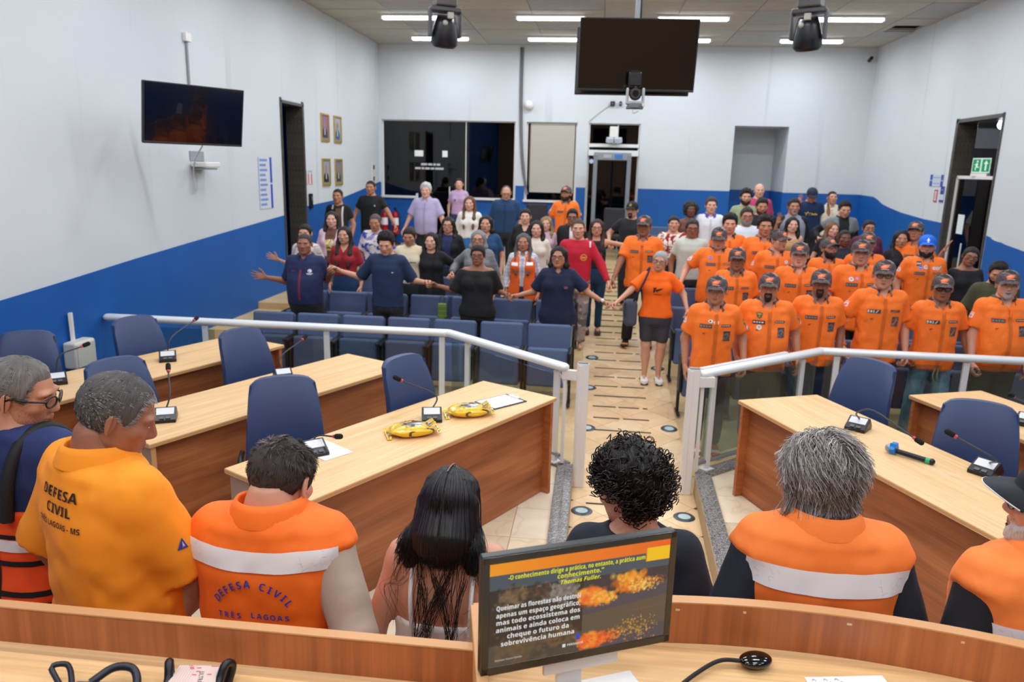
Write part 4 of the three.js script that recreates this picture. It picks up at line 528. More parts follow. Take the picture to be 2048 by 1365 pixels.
  const bk = box(0.115, 0.02, 0.17, 0, 0.03, 0.05, 0.004); mesh('booklet', metreUV(bk), mat(0xffffff, 0.6, { map: canvasTex(256, 384, (g, w, h) => { g.fillStyle = '#dcc4ba'; g.fillRect(0, 0, w, h); g.fillStyle = '#c9a9a0'; for (let i = 0; i < 7; i++) g.fillRect(20 + i * 14, 0, 3, h); g.fillStyle = '#cc5560'; for (let i = 0; i < 26; i++) g.fillRect(60 + hash3(i, 1, 1) * 170, hash3(i, 2, 2) * h, 24, 10); g.save(); g.translate(140, 60); g.rotate(1.35); g.fillStyle = '#3a2a2a'; g.font = 'bold 34px sans-serif'; g.fillText('ULTRA-O', 0, 0); g.restore(); }) }), hd); { const u = hd.children[2].geometry.attributes.uv; for (let i = 0; i < u.count; i++) u.setXY(i, u.getX(i) / 0.115 + 0.5, -(u.getY(i) - 0.135) / 0.17); }
  const dv = thing('card_reader', 'small grey handset with a coiled black cable on the left rostrum desk', 'handset', [-1.15, DESK, -1.47], 0.1); mesh('casing', box(0.12, 0.03, 0.12, 0, 0.016, 0.03, 0.008, 2), mat(0x55616c, 0.4), dv); mesh('display', box(0.075, 0.004, 0.05, 0, 0.032, 0.04, 0.001), mat(0x2a3a6a, 0.25), dv); mesh('cable', [tube([V(-0.05, 0.02, 0.02), V(-0.11, 0.035, -0.03), V(-0.13, 0.05, -0.05), V(-0.1, 0.05, -0.06), V(-0.04, 0.035, 0.02), V(0.0, 0.03, 0.09)], 0.007, 8, 40), tube([V(-0.02, 0.03, -0.02), V(0.02, 0.045, -0.06), V(0.07, 0.045, -0.055), V(0.09, 0.02, -0.02), V(0.06, 0.01, 0.02)], 0.01, 8, 30)], mat(0x1d212b, 0.4), dv);
}
// ---------------------------------------------------------------- audience seats
{
  const cloth = mat(0x4f5f80, 0.8), frame = mat(0x1c1d21, 0.5);
  const t = thing('auditorium_seat', '', 'seat', [0, 0, 0], 0, 'blue auditorium seats');
  mesh('backrest', box(0.47, 0.58, 0.085, 0, 0.565, 0, 0.028, 3).rotateX(0).applyMatrix4(new THREE.Matrix4().makeRotationX(-0.12)).translate(0, 0.0, 0.07), cloth, t); mesh('backrest_shell', box(0.47, 0.54, 0.03, 0, 0.56, -0.055, 0.012).applyMatrix4(new THREE.Matrix4().makeRotationX(-0.12)).translate(0, 0, 0.07), cloth, t);
  mesh('seat_cushion', box(0.445, 0.42, 0.1, 0, 0.4, 0.16, 0.03, 3).applyMatrix4(new THREE.Matrix4().makeRotationX(-0.1)).translate(0, 0, 0.05), cloth, t);
  for (const s of [-1, 1]) mesh('side_frame', [box(0.03, 0.34, 0.2, s * 0.243, 0.42, 0.14, 0.012), box(0.036, 0.035, 0.3, s * 0.243, 0.6, 0.16, 0.014), box(0.03, 0.28, 0.06, s * 0.243, 0.14, 0.1, 0.006), box(0.036, 0.02, 0.26, s * 0.243, 0.01, 0.12, 0.006)], frame, t);
  const rows = ['front', 'second', 'third', 'fourth', 'fifth', 'sixth', 'seventh', 'eighth'], spots = [];
  for (let r = 0; r < 3; r++) { for (let k = 0; k < 7; k++) { spots.push([-0.46 - 0.523 * k, -8.07 - 1.05 * r, r, k, 'left']); if (k < 8) spots.push([1.19 + 0.523 * k, -8.0 - 1.05 * r, r, k, 'right']); } }
  for (const r of [6, 7]) for (let k = 0; k < 2; k++) spots.push([1.19 + 0.523 * k, -8.0 - 1.05 * r, r, k, 'right']);
  spots.forEach(([x, z, r, k, side], i) => { const label = `blue folding auditorium seat, ${ordinals[k]} from the aisle in the ${rows[r]} row on the ${side}`, o = i ? copyOf(t, [x, 0, z], 0, label) : t; o.position.set(x, floorY(z), z); o.userData.label = label; });
  [[-1.3, -16.75, 'black padded chair against the back wall between blue shirt and orange uniform', 0.2], [0.3, -16.4, 'black padded chair beside the entrance arch', -0.3]].forEach(([x, z, l, a]) => { const c = thing('padded_chair', l, 'chair', [x, floorY(z), z], a); mesh('backrest', box(0.46, 0.5, 0.09, 0, 0.8, -0.2, 0.04, 3), mat(0x2a2a2e, 0.7), c); mesh('seat', box(0.48, 0.09, 0.46, 0, 0.46, 0, 0.03, 2), mat(0x222226, 0.7), c); for (const [sx, sz] of [[-1, -1], [1, -1], [-1, 1], [1, 1]]) mesh('leg', bar(V(sx * 0.2, 0, sz * 0.19), V(sx * 0.19, 0.44, sz * 0.18), 0.014), greyMetal, c); for (const s of [-1, 1]) mesh('upright', bar(V(s * 0.15, 0.44, -0.2), V(s * 0.15, 0.6, -0.21), 0.014), greyMetal, c); });
}
// ---------------------------------------------------------------- distance fields and their meshes
class Field {
  constructor(b, h) { this.h = h; this.o = b.slice(0, 3); this.n = [0, 1, 2].map((i) => Math.ceil((b[i + 3] - b[i]) / h) + 2); this.d = new Float32Array(this.n[0] * this.n[1] * this.n[2]).fill(0.5); }
  each(b, fn) {
    const { h, o, n, d } = this, lo = [0, 1, 2].map((i) => Math.max(0, Math.floor((b[i] - o[i]) / h))), hi = [0, 1, 2].map((i) => Math.min(n[i] - 1, Math.ceil((b[i + 3] - o[i]) / h)));
    for (let k = lo[2]; k <= hi[2]; k++) for (let j = lo[1]; j <= hi[1]; j++) for (let i = lo[0], q = (k * n[1] + j) * n[0] + lo[0]; i <= hi[0]; i++, q++) d[q] = fn(o[0] + i * h, o[1] + j * h, o[2] + k * h, d[q]);
    return this;
  }
  add(b, df, k = 0.02) { const m = k + this.h * 3; return this.each([b[0] - m, b[1] - m, b[2] - m, b[3] + m, b[4] + m, b[5] + m], (x, y, z, a) => { const e = df(x, y, z), t = Math.max(k - Math.abs(a - e), 0); return Math.min(a, e) - (t * t) / (4 * k); }); }
  sub(b, df, k = 0.006) { const m = k + this.h * 2; return this.each([b[0] - m, b[1] - m, b[2] - m, b[3] + m, b[4] + m, b[5] + m], (x, y, z, a) => { const e = -df(x, y, z), t = Math.max(k - Math.abs(a - e), 0); return Math.max(a, e) + (t * t) / (4 * k); }); }
  cone(a, b, ra, rb, k = 0.02, sz = 1) { return this.add(coneBox(a, b, ra, rb), coneDF(a, b, ra, rb, sz), k); }
  ball(c, r, k = 0.02) { const q = r.length ? r : [r, r, r]; return this.add([c[0] - q[0], c[1] - q[1], c[2] - q[2], c[0] + q[0], c[1] + q[1], c[2] + q[2]], (x, y, z) => ell(x, y, z, c, q), k); }
  disp(fn) { const { h, o, n, d } = this; for (let k = 0, q = 0; k < n[2]; k++) for (let j = 0; j < n[1]; j++) for (let i = 0; i < n[0]; i++, q++) if (Math.abs(d[q]) < 0.06) d[q] += fn(o[0] + i * h, o[1] + j * h, o[2] + k * h); return this; }
  at(x, y, z) { const { h, o, n, d } = this; const u = clamp((x - o[0]) / h, 0, n[0] - 1.001), v = clamp((y - o[1]) / h, 0, n[1] - 1.001), w = clamp((z - o[2]) / h, 0, n[2] - 1.001), i = u | 0, j = v | 0, k = w | 0, a = u - i, b = v - j, c = w - k, X = n[0], XY = n[0] * n[1], q = k * XY + j * X + i;
    return lerp(lerp(lerp(d[q], d[q + 1], a), lerp(d[q + X], d[q + X + 1], a), b), lerp(lerp(d[q + XY], d[q + XY + 1], a), lerp(d[q + XY + X], d[q + XY + X + 1], a), b), c); }
  grad(x, y, z) { const e = this.h * 0.9, g = V(this.at(x + e, y, z) - this.at(x - e, y, z), this.at(x, y + e, z) - this.at(x, y - e, z), this.at(x, y, z + e) - this.at(x, y, z - e)); return g.lengthSq() > 1e-12 ? g.normalize() : V(0, 1, 0); }
  mesh(uvOf) {
    const { h, o, n, d } = this, [X, Y, Z] = n, id = new Int32Array(d.length).fill(-1), P = [], I = [], XY = X * Y, off = [0, 1, X, X + 1, XY, XY + 1, XY + X, XY + X + 1], E = [[0, 1], [2, 3], [4, 5], [6, 7], [0, 2], [1, 3], [4, 6], [5, 7], [0, 4], [1, 5], [2, 6], [3, 7]];
    for (let k = 0; k < Z - 1; k++) for (let j = 0; j < Y - 1; j++) for (let i = 0, q = k * XY + j * X; i < X - 1; i++, q++) {
      let m = 0; for (let c = 0; c < 8; c++) if (d[q + off[c]] < 0) m |= 1 << c; if (m === 0 || m === 255) continue;
      let x = 0, y = 0, z = 0, s = 0;
      for (const [a, b] of E) { if (((m >> a) & 1) === ((m >> b) & 1)) continue; const da = d[q + off[a]], t = da / (da - d[q + off[b]]); x += (a & 1) + t * ((b & 1) - (a & 1)); y += ((a >> 1) & 1) + t * (((b >> 1) & 1) - ((a >> 1) & 1)); z += (a >> 2) + t * ((b >> 2) - (a >> 2)); s++; }
      id[q] = P.length / 3; P.push(o[0] + (i + x / s) * h, o[1] + (j + y / s) * h, o[2] + (k + z / s) * h);
    }
    const quad = (a, b, c, e, f) => { if (a < 0 || b < 0 || c < 0 || e < 0) return; f ? I.push(a, b, c, a, c, e) : I.push(a, c, b, a, e, c); };
    for (let k = 1; k < Z - 1; k++) for (let j = 1; j < Y - 1; j++) for (let i = 1, q = k * XY + j * X + 1; i < X - 1; i++, q++) {
      const s = d[q] < 0;
      if (s !== d[q + 1] < 0) quad(id[q - X - XY], id[q - XY], id[q], id[q - X], s);
      if (s !== d[q + X] < 0) quad(id[q - 1 - XY], id[q - 1], id[q], id[q - XY], s);
      if (s !== d[q + XY] < 0) quad(id[q - 1 - X], id[q - X], id[q], id[q - 1], s);
    }
    const N = new Float32Array(P.length), U = new Float32Array(P.length / 3 * 2);
    for (let v = 0; v < P.length / 3; v++) { const x = P[v * 3], y = P[v * 3 + 1], z = P[v * 3 + 2], g = this.grad(x, y, z); g.toArray(N, v * 3); const t = uvOf ? uvOf(x, y, z, g) : [x + z * 0.85, y + z * 0.15]; U[v * 2] = t[0]; U[v * 2 + 1] = t[1]; }
    const g = new THREE.BufferGeometry(); g.setAttribute('position', new THREE.Float32BufferAttribute(P, 3)); g.setAttribute('normal', new THREE.BufferAttribute(N, 3)); g.setAttribute('uv', new THREE.BufferAttribute(U, 2)); g.setIndex(I); return g;
  }
}
const arr = (v) => (v.isVector3 ? [v.x, v.y, v.z] : v);
function coneBox(a, b, ra, rb) { a = arr(a); b = arr(b); const r = Math.max(ra, rb); return [0, 1, 2].map((i) => Math.min(a[i], b[i]) - r).concat([0, 1, 2].map((i) => Math.max(a[i], b[i]) + r)); }
function coneDF(a, b, ra, rb, sz = 1) {
  const [ax, ay, az] = arr(a), [bx, by, bz] = arr(b), ux = bx - ax, uy = by - ay, uz = bz - az, L = ux * ux + uy * uy + uz * uz || 1e-9;
  return (x, y, z) => { const px = x - ax, py = y - ay, pz = z - az, t = clamp((px * ux + py * uy + pz * uz) / L, 0, 1), dx = px - t * ux, dy = py - t * uy, dz = (pz - t * uz) / sz; return Math.sqrt(dx * dx + dy * dy + dz * dz) - (ra + (rb - ra) * t); };
}
// stack of superelliptic sections [y, rx, rz, cz, cx] -> distance
function loftDF(secs, grow = 0, y0 = -9, y1 = 9) {
  return (x, y, z) => {
    let i = 0; while (i < secs.length - 2 && y > secs[i + 1][0]) i++; const A = secs[i], B = secs[i + 1], t = clamp((y - A[0]) / (B[0] - A[0]), 0, 1), q = t * t * (3 - 2 * t);
    const rx = lerp(A[1], B[1], q) + grow, rz = lerp(A[2], B[2], q) + grow, cz = lerp(A[3] ?? 0, B[3] ?? 0, q), cx = lerp(A[4] ?? 0, B[4] ?? 0, q), u = Math.abs(x - cx) / rx, w = Math.abs(z - cz) / rz;
    const L = Math.pow(Math.pow(u, 2.35) + Math.pow(w, 2.35), 1 / 2.35), dr = (L - 1) * Math.min(rx, rz) * 0.95, lo = Math.max(y0, secs[0][0]) - y, hi = y - Math.min(y1, secs[secs.length - 1][0]), dy = Math.max(lo, hi);
    return dy > 0 && dr > 0 ? Math.hypot(dy, dr) : Math.max(dr, dy);
  };
}
// ---------------------------------------------------------------- head: a radial surface around the middle of the skull
const smin = (a, b, k) => { const h = Math.max(k - Math.abs(a - b), 0) / k; return Math.min(a, b) - h * h * k * 0.25; };
const ell = (x, y, z, c, r) => { const u = (x - c[0]) / r[0], v = (y - c[1]) / r[1], w = (z - c[2]) / r[2], L = Math.sqrt(u * u + v * v + w * w), g = Math.sqrt((u / r[0]) ** 2 + (v / r[1]) ** 2 + (w / r[2]) ** 2); return g < 1e-6 ? -0.05 : L * (L - 1) / g; };
const HEADS = { man: { jaw: 0.062, chin: 0.026, brow: 0.016, nose: 1 }, woman: { jaw: 0.057, chin: 0.02, brow: 0.011, nose: 0.85 }, broad: { jaw: 0.07, chin: 0.03, brow: 0.016, nose: 1.1 } };
function headSDF(x, y, z, k) {
  const h = HEADS[k], ax = Math.abs(x);
  let d = ell(x, y, z, [0, 0.032, -0.014], [0.076, 0.088, 0.098]);
  d = smin(d, ell(x, y, z, [0, -0.034, 0.02], [h.jaw, 0.086, 0.07]), 0.03);
  d = smin(d, ell(ax, y, z, [0.03, -0.062, 0.012], [0.032, 0.038, 0.05]), 0.03);
  d = smin(d, ell(x, y, z, [0, -0.098, 0.06], [h.chin * 1.15, h.chin * 0.85, h.chin]), 0.024);
  d = smin(d, ell(ax, y, z, [0.043, -0.018, 0.056], [0.026, 0.022, 0.026]), 0.02);
  d = smin(d, ell(ax, y, z, [0.026, 0.025, 0.078], [0.03, 0.011, h.brow]), 0.014);
  d = -smin(-d, ell(ax, y, z, [0.031, 0.005, 0.1], [0.019, 0.013, 0.02]), 0.012);
  d = smin(d, ell(ax, y, z, [0.031, 0.004, 0.074], [0.0145, 0.0125, 0.0135]), 0.004);
  d = smin(d, coneDF([0, 0.014, 0.084], [0, -0.027, 0.1], 0.0085, 0.0135 * h.nose)(x, y, z), 0.012);
  d = smin(d, ell(ax, y, z, [0.0125 * h.nose, -0.033, 0.094], [0.009, 0.008, 0.011]), 0.006);
  d = smin(d, ell(x, y, z, [0, -0.058, 0.084], [0.024, 0.0055, 0.0105]), 0.007);
  d = smin(d, ell(x, y, z, [0, -0.069, 0.083], [0.02, 0.0065, 0.0105]), 0.007);
  return d;
}
const HC = [0, -0.005, 0];
const headRCache = {};
function headR(phi, th, k = 'man') { // distance from the head's middle to its surface along azimuth phi (0 = face) and elevation th, in degrees
  const c = Math.cos(th * R), dx = Math.sin(phi * R) * c, dy = Math.sin(th * R), dz = Math.cos(phi * R) * c; let r = 0.19;
  for (let i = 0; i < 40; i++) { const d = headSDF(HC[0] + dx * r, HC[1] + dy * r, HC[2] + dz * r, k); r -= d * 0.85; if (Math.abs(d) < 2e-4) break; }
  return r;
}
const dirOf = (phi, th, r) => { const c = Math.cos(th * R); return [HC[0] + Math.sin(phi * R) * c * r, HC[1] + Math.sin(th * R) * r, HC[2] + Math.cos(phi * R) * c * r]; };
const steps = (list) => { const o = []; for (const [a, b, n] of list) for (let i = 0; i < n; i++) o.push(lerp(a, b, i / n)); o.push(list[list.length - 1][1]); return o; };
function radialGrid(phis, ths, rOf, keep) {
  const P = [], U = [], I = [], W = ths.length, ok = [];
  phis.forEach((p) => ths.forEach((t) => { const r = rOf(p, t); ok.push(r > 0); P.push(...dirOf(p, t, Math.abs(r))); U.push(0.5 + p / 360, (t + 90) / 180); }));
  for (let i = 0; i < phis.length - 1; i++) for (let j = 0; j < W - 1; j++) { const a = i * W + j, b = a + 1, c = a + W, d = c + 1; if (keep && !(ok[a] && ok[b] && ok[c] && ok[d])) continue; I.push(a, c, d, a, d, b); }
  const g = new THREE.BufferGeometry(); g.setAttribute('position', new THREE.Float32BufferAttribute(P, 3)); g.setAttribute('uv', new THREE.Float32BufferAttribute(U, 2)); g.setIndex(I); g.computeVertexNormals(); return g;
}
const PHI = steps([[-180, -70, 10], [-70, -35, 7], [-35, 35, 20], [35, 70, 7], [70, 180, 10]]), PHI2 = steps([[-180, 180, 44]]);
const THE = steps([[-88, -50, 5], [-50, 30, 24], [30, 90, 8]]);
function earGeo(s) {
  const g = new THREE.SphereGeometry(1, 12, 10), p = g.attributes.position, uv = g.attributes.uv;
  for (let i = 0; i < p.count; i++) { const x = p.getX(i), y = p.getY(i), z = p.getZ(i), rim = Math.sqrt(y * y + z * z); const dent = x * s > 0 && rim < 0.75 ? 0.55 : 1; p.setXYZ(i, s * 0.079 + x * 0.009 * dent + s * (z < 0 ? 0.008 : 0), -0.004 + y * 0.031, -0.012 + z * 0.017 * (0.8 + 0.25 * y)); uv.setXY(i, 0.02, 0.5); }
  g.computeVertexNormals(); return g;
}
const headGeos = {}; for (const k of Object.keys(HEADS)) headGeos[k] = merge([radialGrid(PHI, THE, (p, t) => headR(p, t, k)), earGeo(1), earGeo(-1)]);
// ---------------------------------------------------------------- faces: skin with brows, eyes, lips and stubble
const SKIN = { pale: [226, 172, 148], fair: [212, 156, 128], tan: [190, 132, 102], brown: [158, 104, 78], deep: [116, 72, 54], dark: [84, 52, 40] };
const skinMats = {};
function skin(tone, o = {}) {
  const key = tone + JSON.stringify(o); if (skinMats[key]) return skinMats[key];
  const s = SKIN[tone], hair = o.hair ?? [34, 26, 22], W = 768, H = 384, S = (c) => `rgb(${c.map((v) => Math.round(clamp(v, 0, 255)))})`, sh = (k) => s.map((v) => v * k), P = (p, t) => [(0.5 + p / 360) * W, (1 - (t + 90) / 180) * H];
  const tex = canvasTex(W, H, (g) => {
    g.fillStyle = S(s); g.fillRect(0, 0, W, H);
    const dot = (p, t, rx, ry, c, a = 1, rot = 0) => { const [x, y] = P(p, t); g.globalAlpha = a; g.fillStyle = c; g.beginPath(); g.ellipse(x, y, rx * W / 360, ry * H / 180, rot, 0, 7); g.fill(); g.globalAlpha = 1; };
    for (let i = 0; i < 500; i++) dot(hash3(i, 1, 5) * 360 - 180, hash3(i, 2, 5) * 170 - 85, 2, 2, S(hash3(i, 3, 5) > 0.5 ? sh(0.93) : [s[0] * 1.03, s[1] * 0.97, s[2] * 0.95]), 0.14);
    for (const q of [-1, 1]) { for (let i = 0; i < 5; i++) dot(q * 34, -14, 13 - i * 2, 9 - i * 1.4, S([s[0] * 1.02, s[1] * 0.86, s[2] * 0.82]), 0.1);
      if (o.stubble) for (let i = 0; i < 260; i++) { const a = hash3(i, 7, q + 3), b = hash3(i, 8, q + 3); dot(q * a * 75, -28 - b * 34 + a * 18, 1.5, 1.5, S(hair), 0.14 * o.stubble); }
      dot(q * 20, 14.5, 10, 1.7 * (o.fem ? 0.75 : 1.15), S(hair), 0.85, q * 0.12); dot(q * 25, 13.8, 6, 1.3, S(hair), 0.7, q * 0.3);
      dot(q * 19.5, 5.6, 8.4, 3.3, S(sh(0.62)), 0.55); dot(q * 19.5, 5.4, 7.2, 2.5, '#d9d2cb'); dot(q * 19, 5.4, 2.7, 2.6, '#2a1810'); dot(q * 19, 5.4, 1.4, 1.5, '#0a0606'); dot(q * 19.5, 7.7, 8, 0.9, S([40, 26, 22]), 0.85, q * 0.06); dot(q * 19.5, 3.2, 6.5, 0.6, S(sh(0.6)), 0.6);
      dot(q * 6.2, -19.5, 2.6, 1.5, S(sh(0.42)), 0.75); }
    const lip = o.fem ? [s[0] * 0.86, s[1] * 0.58, s[2] * 0.6] : [s[0] * 0.84, s[1] * 0.66, s[2] * 0.64];
    dot(0, -31, 13.5, 2.4, S(lip), 0.9); dot(0, -36.5, 12, 3.2, S(lip), 0.9); dot(0, -33.4, 13, 0.7, S(sh(0.36)), 0.9); if (o.open) dot(0, -34.5, 8, 3.2, '#3a1512');
  });
  return (skinMats[key] = phys(0xffffff, 0.5, { map: tex, sheen: 0.15, sheenRoughness: 0.5 }));
}
// ---------------------------------------------------------------- hair, beards, caps, glasses: one shape of each kind, shared
const hairline = (p, list) => { const a = Math.abs(p); for (let i = 1; i < list.length; i++) if (a <= list[i][0]) return lerp(list[i - 1][1], list[i][1], (a - list[i - 1][0]) / (list[i][0] - list[i - 1][0])); return list[list.length - 1][1]; };
const MALE = [[0, 44], [25, 45], [42, 42], [54, 30], [62, 10], [74, -4], [80, 4], [92, 13], [104, 2], [118, -22], [140, -34], [180, -38]], FRINGE = [[0, 95], [70, 60], [80, 14], [92, 13], [104, 2], [118, -22], [140, -34], [180, -38]], FEMALE = [[0, 40], [30, 38], [50, 28], [66, 4], [78, -8], [95, -12], [115, -28], [180, -42]], RECEDE = [[0, 58], [20, 62], [42, 58], [56, 34], [64, 10], [74, -4], [80, 4], [92, 13], [104, 2], [118, -22], [140, -34], [180, -38]];
const hairGeos = {};
function shell(list, amp, { bump = 0.35, top = 0, freq = 9, side = () => 1, phis = steps([[-180, 180, 48]]), ths = steps([[-50, 90, 26]]) } = {}) {
  return radialGrid(phis, ths, (p, t) => { const m = t - hairline(p, list); if (m < -4.5) return -0.1; const q = dirOf(p, t, 1), n = noise3(q[0] * freq, q[1] * freq, q[2] * freq) * bump + noise3(q[0] * freq * 2.3, q[1] * freq * 2.3, q[2] * freq * 2.3) * bump * 0.6; return headR(p, t) + (m < 0 ? -0.002 : (amp + top * sst(20, 75, t)) * sst(-2, 14, m) * (1 + n) * side(p, t)); }, true);
}
const longField = (o) => {
  const f = new Field([-0.16, -0.5, -0.2, 0.16, 0.16, 0.2], 0.0125);
  f.add([-0.09, -0.07, -0.13, 0.09, 0.14, 0.09], (x, y, z) => ell(x, y, z, [0, 0.03, -0.018], [0.087, 0.1, 0.106]), 0.01);
  const L = o.len, sp = o.spread ?? 0.095;
  for (const s of [-1, 1]) { const fr = o.front ?? 0.4; f.cone([s * 0.072, 0.05, -0.01], [s * sp, -0.1, -0.02], 0.024, 0.03, 0.03, 1.3); f.cone([s * sp, -0.1, -0.02], [s * sp * (1 - 0.1 * fr), -L * 0.6, 0.075 * fr - 0.02], 0.032, 0.034, 0.02, 1.2); f.cone([s * sp * (1 - 0.1 * fr), -L * 0.6, 0.075 * fr - 0.02], [s * sp * 0.85, -L, 0.145 * fr - 0.02], 0.034, 0.02, 0.02, 1.2); }
  f.cone([0, 0.0, -0.07], [0, -L * 0.85, -0.085], 0.075, 0.065, 0.03, 0.6);
  f.sub([-0.07, -0.17, 0.0, 0.07, 0.09, 0.16], (x, y, z) => Math.min(ell(x, y, z, [0, -0.03, 0.075], [0.061, 0.108, 0.075]), ell(x, y, z, [0, -0.16, 0.05], [0.055, 0.12, 0.09])), 0.008);
  f.disp((x, y, z) => { const a = Math.atan2(x, z); return (Math.sin(a * 34 + noise3(x * 9, y * 5, z * 9) * 4) * 0.0022 + noise3(x * 26, y * 7, z * 26) * 0.004 * (1 + (o.wave ?? 0)) + (o.wave ? noise3(x * 30, y * 30, z * 30) * 0.006 * o.wave : 0)) * sst(0.2, 0.02, y * 0.2); });
  return f.mesh((x, y, z) => [Math.atan2(x, z) * 0.1, y]);
};
const HAIR = {
  short: () => shell(MALE, 0.013, { top: 0.008 }), buzz: () => shell(MALE, 0.0055, { bump: 0.15 }), thick: () => shell(MALE, 0.02, { top: 0.016, bump: 0.4, freq: 14 }), recede: () => shell(RECEDE, 0.009), fringe: () => shell(FRINGE, 0.008), undercap: () => shell(MALE.map(([a, b]) => [a, Math.max(b, -34)]), 0.009), pulled: () => shell(FEMALE, 0.011, { bump: 0.2, freq: 16 }),
  bob: () => longField({ len: 0.17, spread: 0.088, front: 0.1 }), shoulder: () => longField({ len: 0.26, front: 0.3 }), long: () => longField({ len: 0.42, front: 1, spread: 0.09 }), longback: () => longField({ len: 0.36, front: -0.4, spread: 0.085 }), wavy: () => longField({ len: 0.28, front: 0.5, spread: 0.105, wave: 1 }),
  curly: () => { const f = new Field([-0.17, -0.2, -0.18, 0.17, 0.19, 0.14], 0.01); f.add([-0.13, -0.14, -0.15, 0.13, 0.16, 0.1], (x, y, z) => ell(x, y, z, [0, 0.01, -0.03], [0.128, 0.135, 0.115]), 0.02); f.sub([-0.07, -0.17, 0.0, 0.07, 0.07, 0.16], (x, y, z) => ell(x, y, z, [0, -0.045, 0.08], [0.066, 0.108, 0.085]), 0.01); f.disp((x, y, z) => noise3(x * 55, y * 55, z * 55) * 0.012 + noise3(x * 25, y * 25, z * 25) * 0.01); return f.mesh(); },
  bun: () => { const g = shell(FEMALE, 0.009, { bump: 0.2, freq: 16 }); return merge([g, ball(0.038, 0, 0.07, -0.115, 14, 10)]); },
  tail: () => { const g = shell(FEMALE, 0.01, { bump: 0.2, freq: 16 }), f = new Field([-0.12, -0.5, -0.22, 0.06, 0.16, 0.14], 0.008); f.ball([0, 0.1, -0.09], 0.035); f.cone([0, 0.1, -0.1], [-0.05, -0.02, -0.13], 0.03, 0.036, 0.02); f.cone([-0.05, -0.02, -0.13], [-0.085, -0.2, -0.02], 0.036, 0.03, 0.02); f.cone([-0.085, -0.2, -0.02], [-0.075, -0.36, 0.08], 0.03, 0.012, 0.02); f.disp((x, y, z) => noise3(x * 40, y * 12, z * 40) * 0.006); return merge([g, f.mesh()]); },
};
const hairGeo = (k) => (hairGeos[k] ??= HAIR[k]());
const beardGeo = (k) => (hairGeos['beard' + k] ??= radialGrid(steps([[-80, 80, 50]]), steps([[-76, -8, 30]]), (p, t) => {
  const a = Math.abs(p); let m; const mouth = Math.hypot(p / 13, (t + 34) / 4.6), upper = -24 - a * 0.15;
  if (k === 'full') m = Math.min((lerp(upper - 4, -13, sst(26, 72, a)) - t) / 5, (84 - a) / 6, (mouth - 1) * 3, (t + 78) / 6); else m = Math.min((1.45 - Math.hypot(p / 17, (t + 40) / 19)) * 4, (-22 - t) / 3, (mouth - 1) * 3);
  if (m < -0.6) return -0.1; const n = noise3(p * 0.35, t * 0.35, 3) * 0.4; return headR(p, t) + (m < 0 ? -0.002 : 0.008 * sst(0, 1, m) * (1 + n) + (k === 'full' ? 0.006 * sst(-40, -62, t) : 0));
}, true));
const capLine = (p) => lerp(27, 2, sst(20, 110, Math.abs(p)));
const capCrown = radialGrid(steps([[-180, 180, 48]]), steps([[-4, 30, 12], [30, 90, 12]]), (p, t) => { const m = t - capLine(p); if (m < -3) return -0.1; return headR(p, Math.max(t, capLine(p))) * (0.93 + 0.07 * 1) + 0.013 + 0.009 * sst(10, 55, t) * (1 - sst(60, 90, t) * 0.5) + (Math.abs(((p + 180) % 60) - 30) < 2 ? -0.001 : 0); }, true);
const capBrim = (() => { const P = [], U = [], I = [], nu = 22, nv = 7; for (const s of [1, -1]) for (let i = 0; i <= nu; i++) for (let j = 0; j <= nv; j++) { const p = lerp(-58, 58, i / nu), v = j / nv, r0 = headR(p, capLine(p)) + 0.012, b = dirOf(p, capLine(p), r0), out = 0.078 * Math.pow(Math.cos(p * R * 1.35), 0.6) * v; P.push(b[0] * (1 + 0.1 * v), b[1] + 0.004 - 0.016 * v * v - 0.012 * Math.pow(p / 58, 2) * v + s * 0.0017, b[2] + out); U.push(b[0] * 8 + 0.5, b[2] * 8 + v); }
  const W = nv + 1, M = (nu + 1) * W; for (let i = 0; i < nu; i++) for (let j = 0; j < nv; j++) { const a = i * W + j; I.push(a, a + W + 1, a + W, a, a + 1, a + W + 1, M + a, M + a + W, M + a + W + 1, M + a, M + a + W + 1, M + a + 1); } for (let i = 0; i < nu; i++) { const a = i * W + nv; I.push(a, M + a, a + W, M + a, M + a + W, a + W); }
  const g = new THREE.BufferGeometry(); g.setAttribute('position', new THREE.Float32BufferAttribute(P, 3)); g.setAttribute('uv', new THREE.Float32BufferAttribute(U, 2)); g.setIndex(I); g.computeVertexNormals(); return g; })();
const capButton = ball(0.007, 0, 0.137, -0.004, 8, 6);
function capEmblem(cell, half = 26, t0 = 28, t1 = 58) { const g = radialGrid(steps([[-half, half, 8]]), steps([[t0, t1, 8]]), (p, t) => headR(p, t) + 0.0235), u = g.attributes.uv; for (let i = 0; i < u.count; i++) { const x = ((u.getX(i) - 0.5) * 360 + half) / (2 * half), y = (u.getY(i) * 180 - 90 - t0) / (t1 - t0); u.setXY(i, ...cellUV(cell, x, y)); } return g; }
const glassesGeo = (r = 0.0022) => { const o = []; for (const s of [-1, 1]) { const q = []; for (let k = 0; k < 16; k++) { const a = k / 16 * Math.PI * 2; q.push(V(s * 0.033 + Math.cos(a) * 0.025 * (Math.abs(Math.cos(a)) > 0.7 ? 0.98 : 1), 0.002 + Math.sin(a) * 0.018, 0.106 - Math.abs(Math.cos(a) * 0.5 + 0.5 * s) * 0.012)); } o.push(tube(q, r, 5, 32, true)); o.push(tube([V(s * 0.058, 0.008, 0.094), V(s * 0.078, 0.01, 0.05), V(s * 0.083, 0.012, 0.0), V(s * 0.08, 0.0, -0.02)], r, 5, 12)); } o.push(tube([V(-0.009, 0.006, 0.108), V(0, 0.009, 0.11), V(0.009, 0.006, 0.108)], r, 5, 6)); return merge(o); };
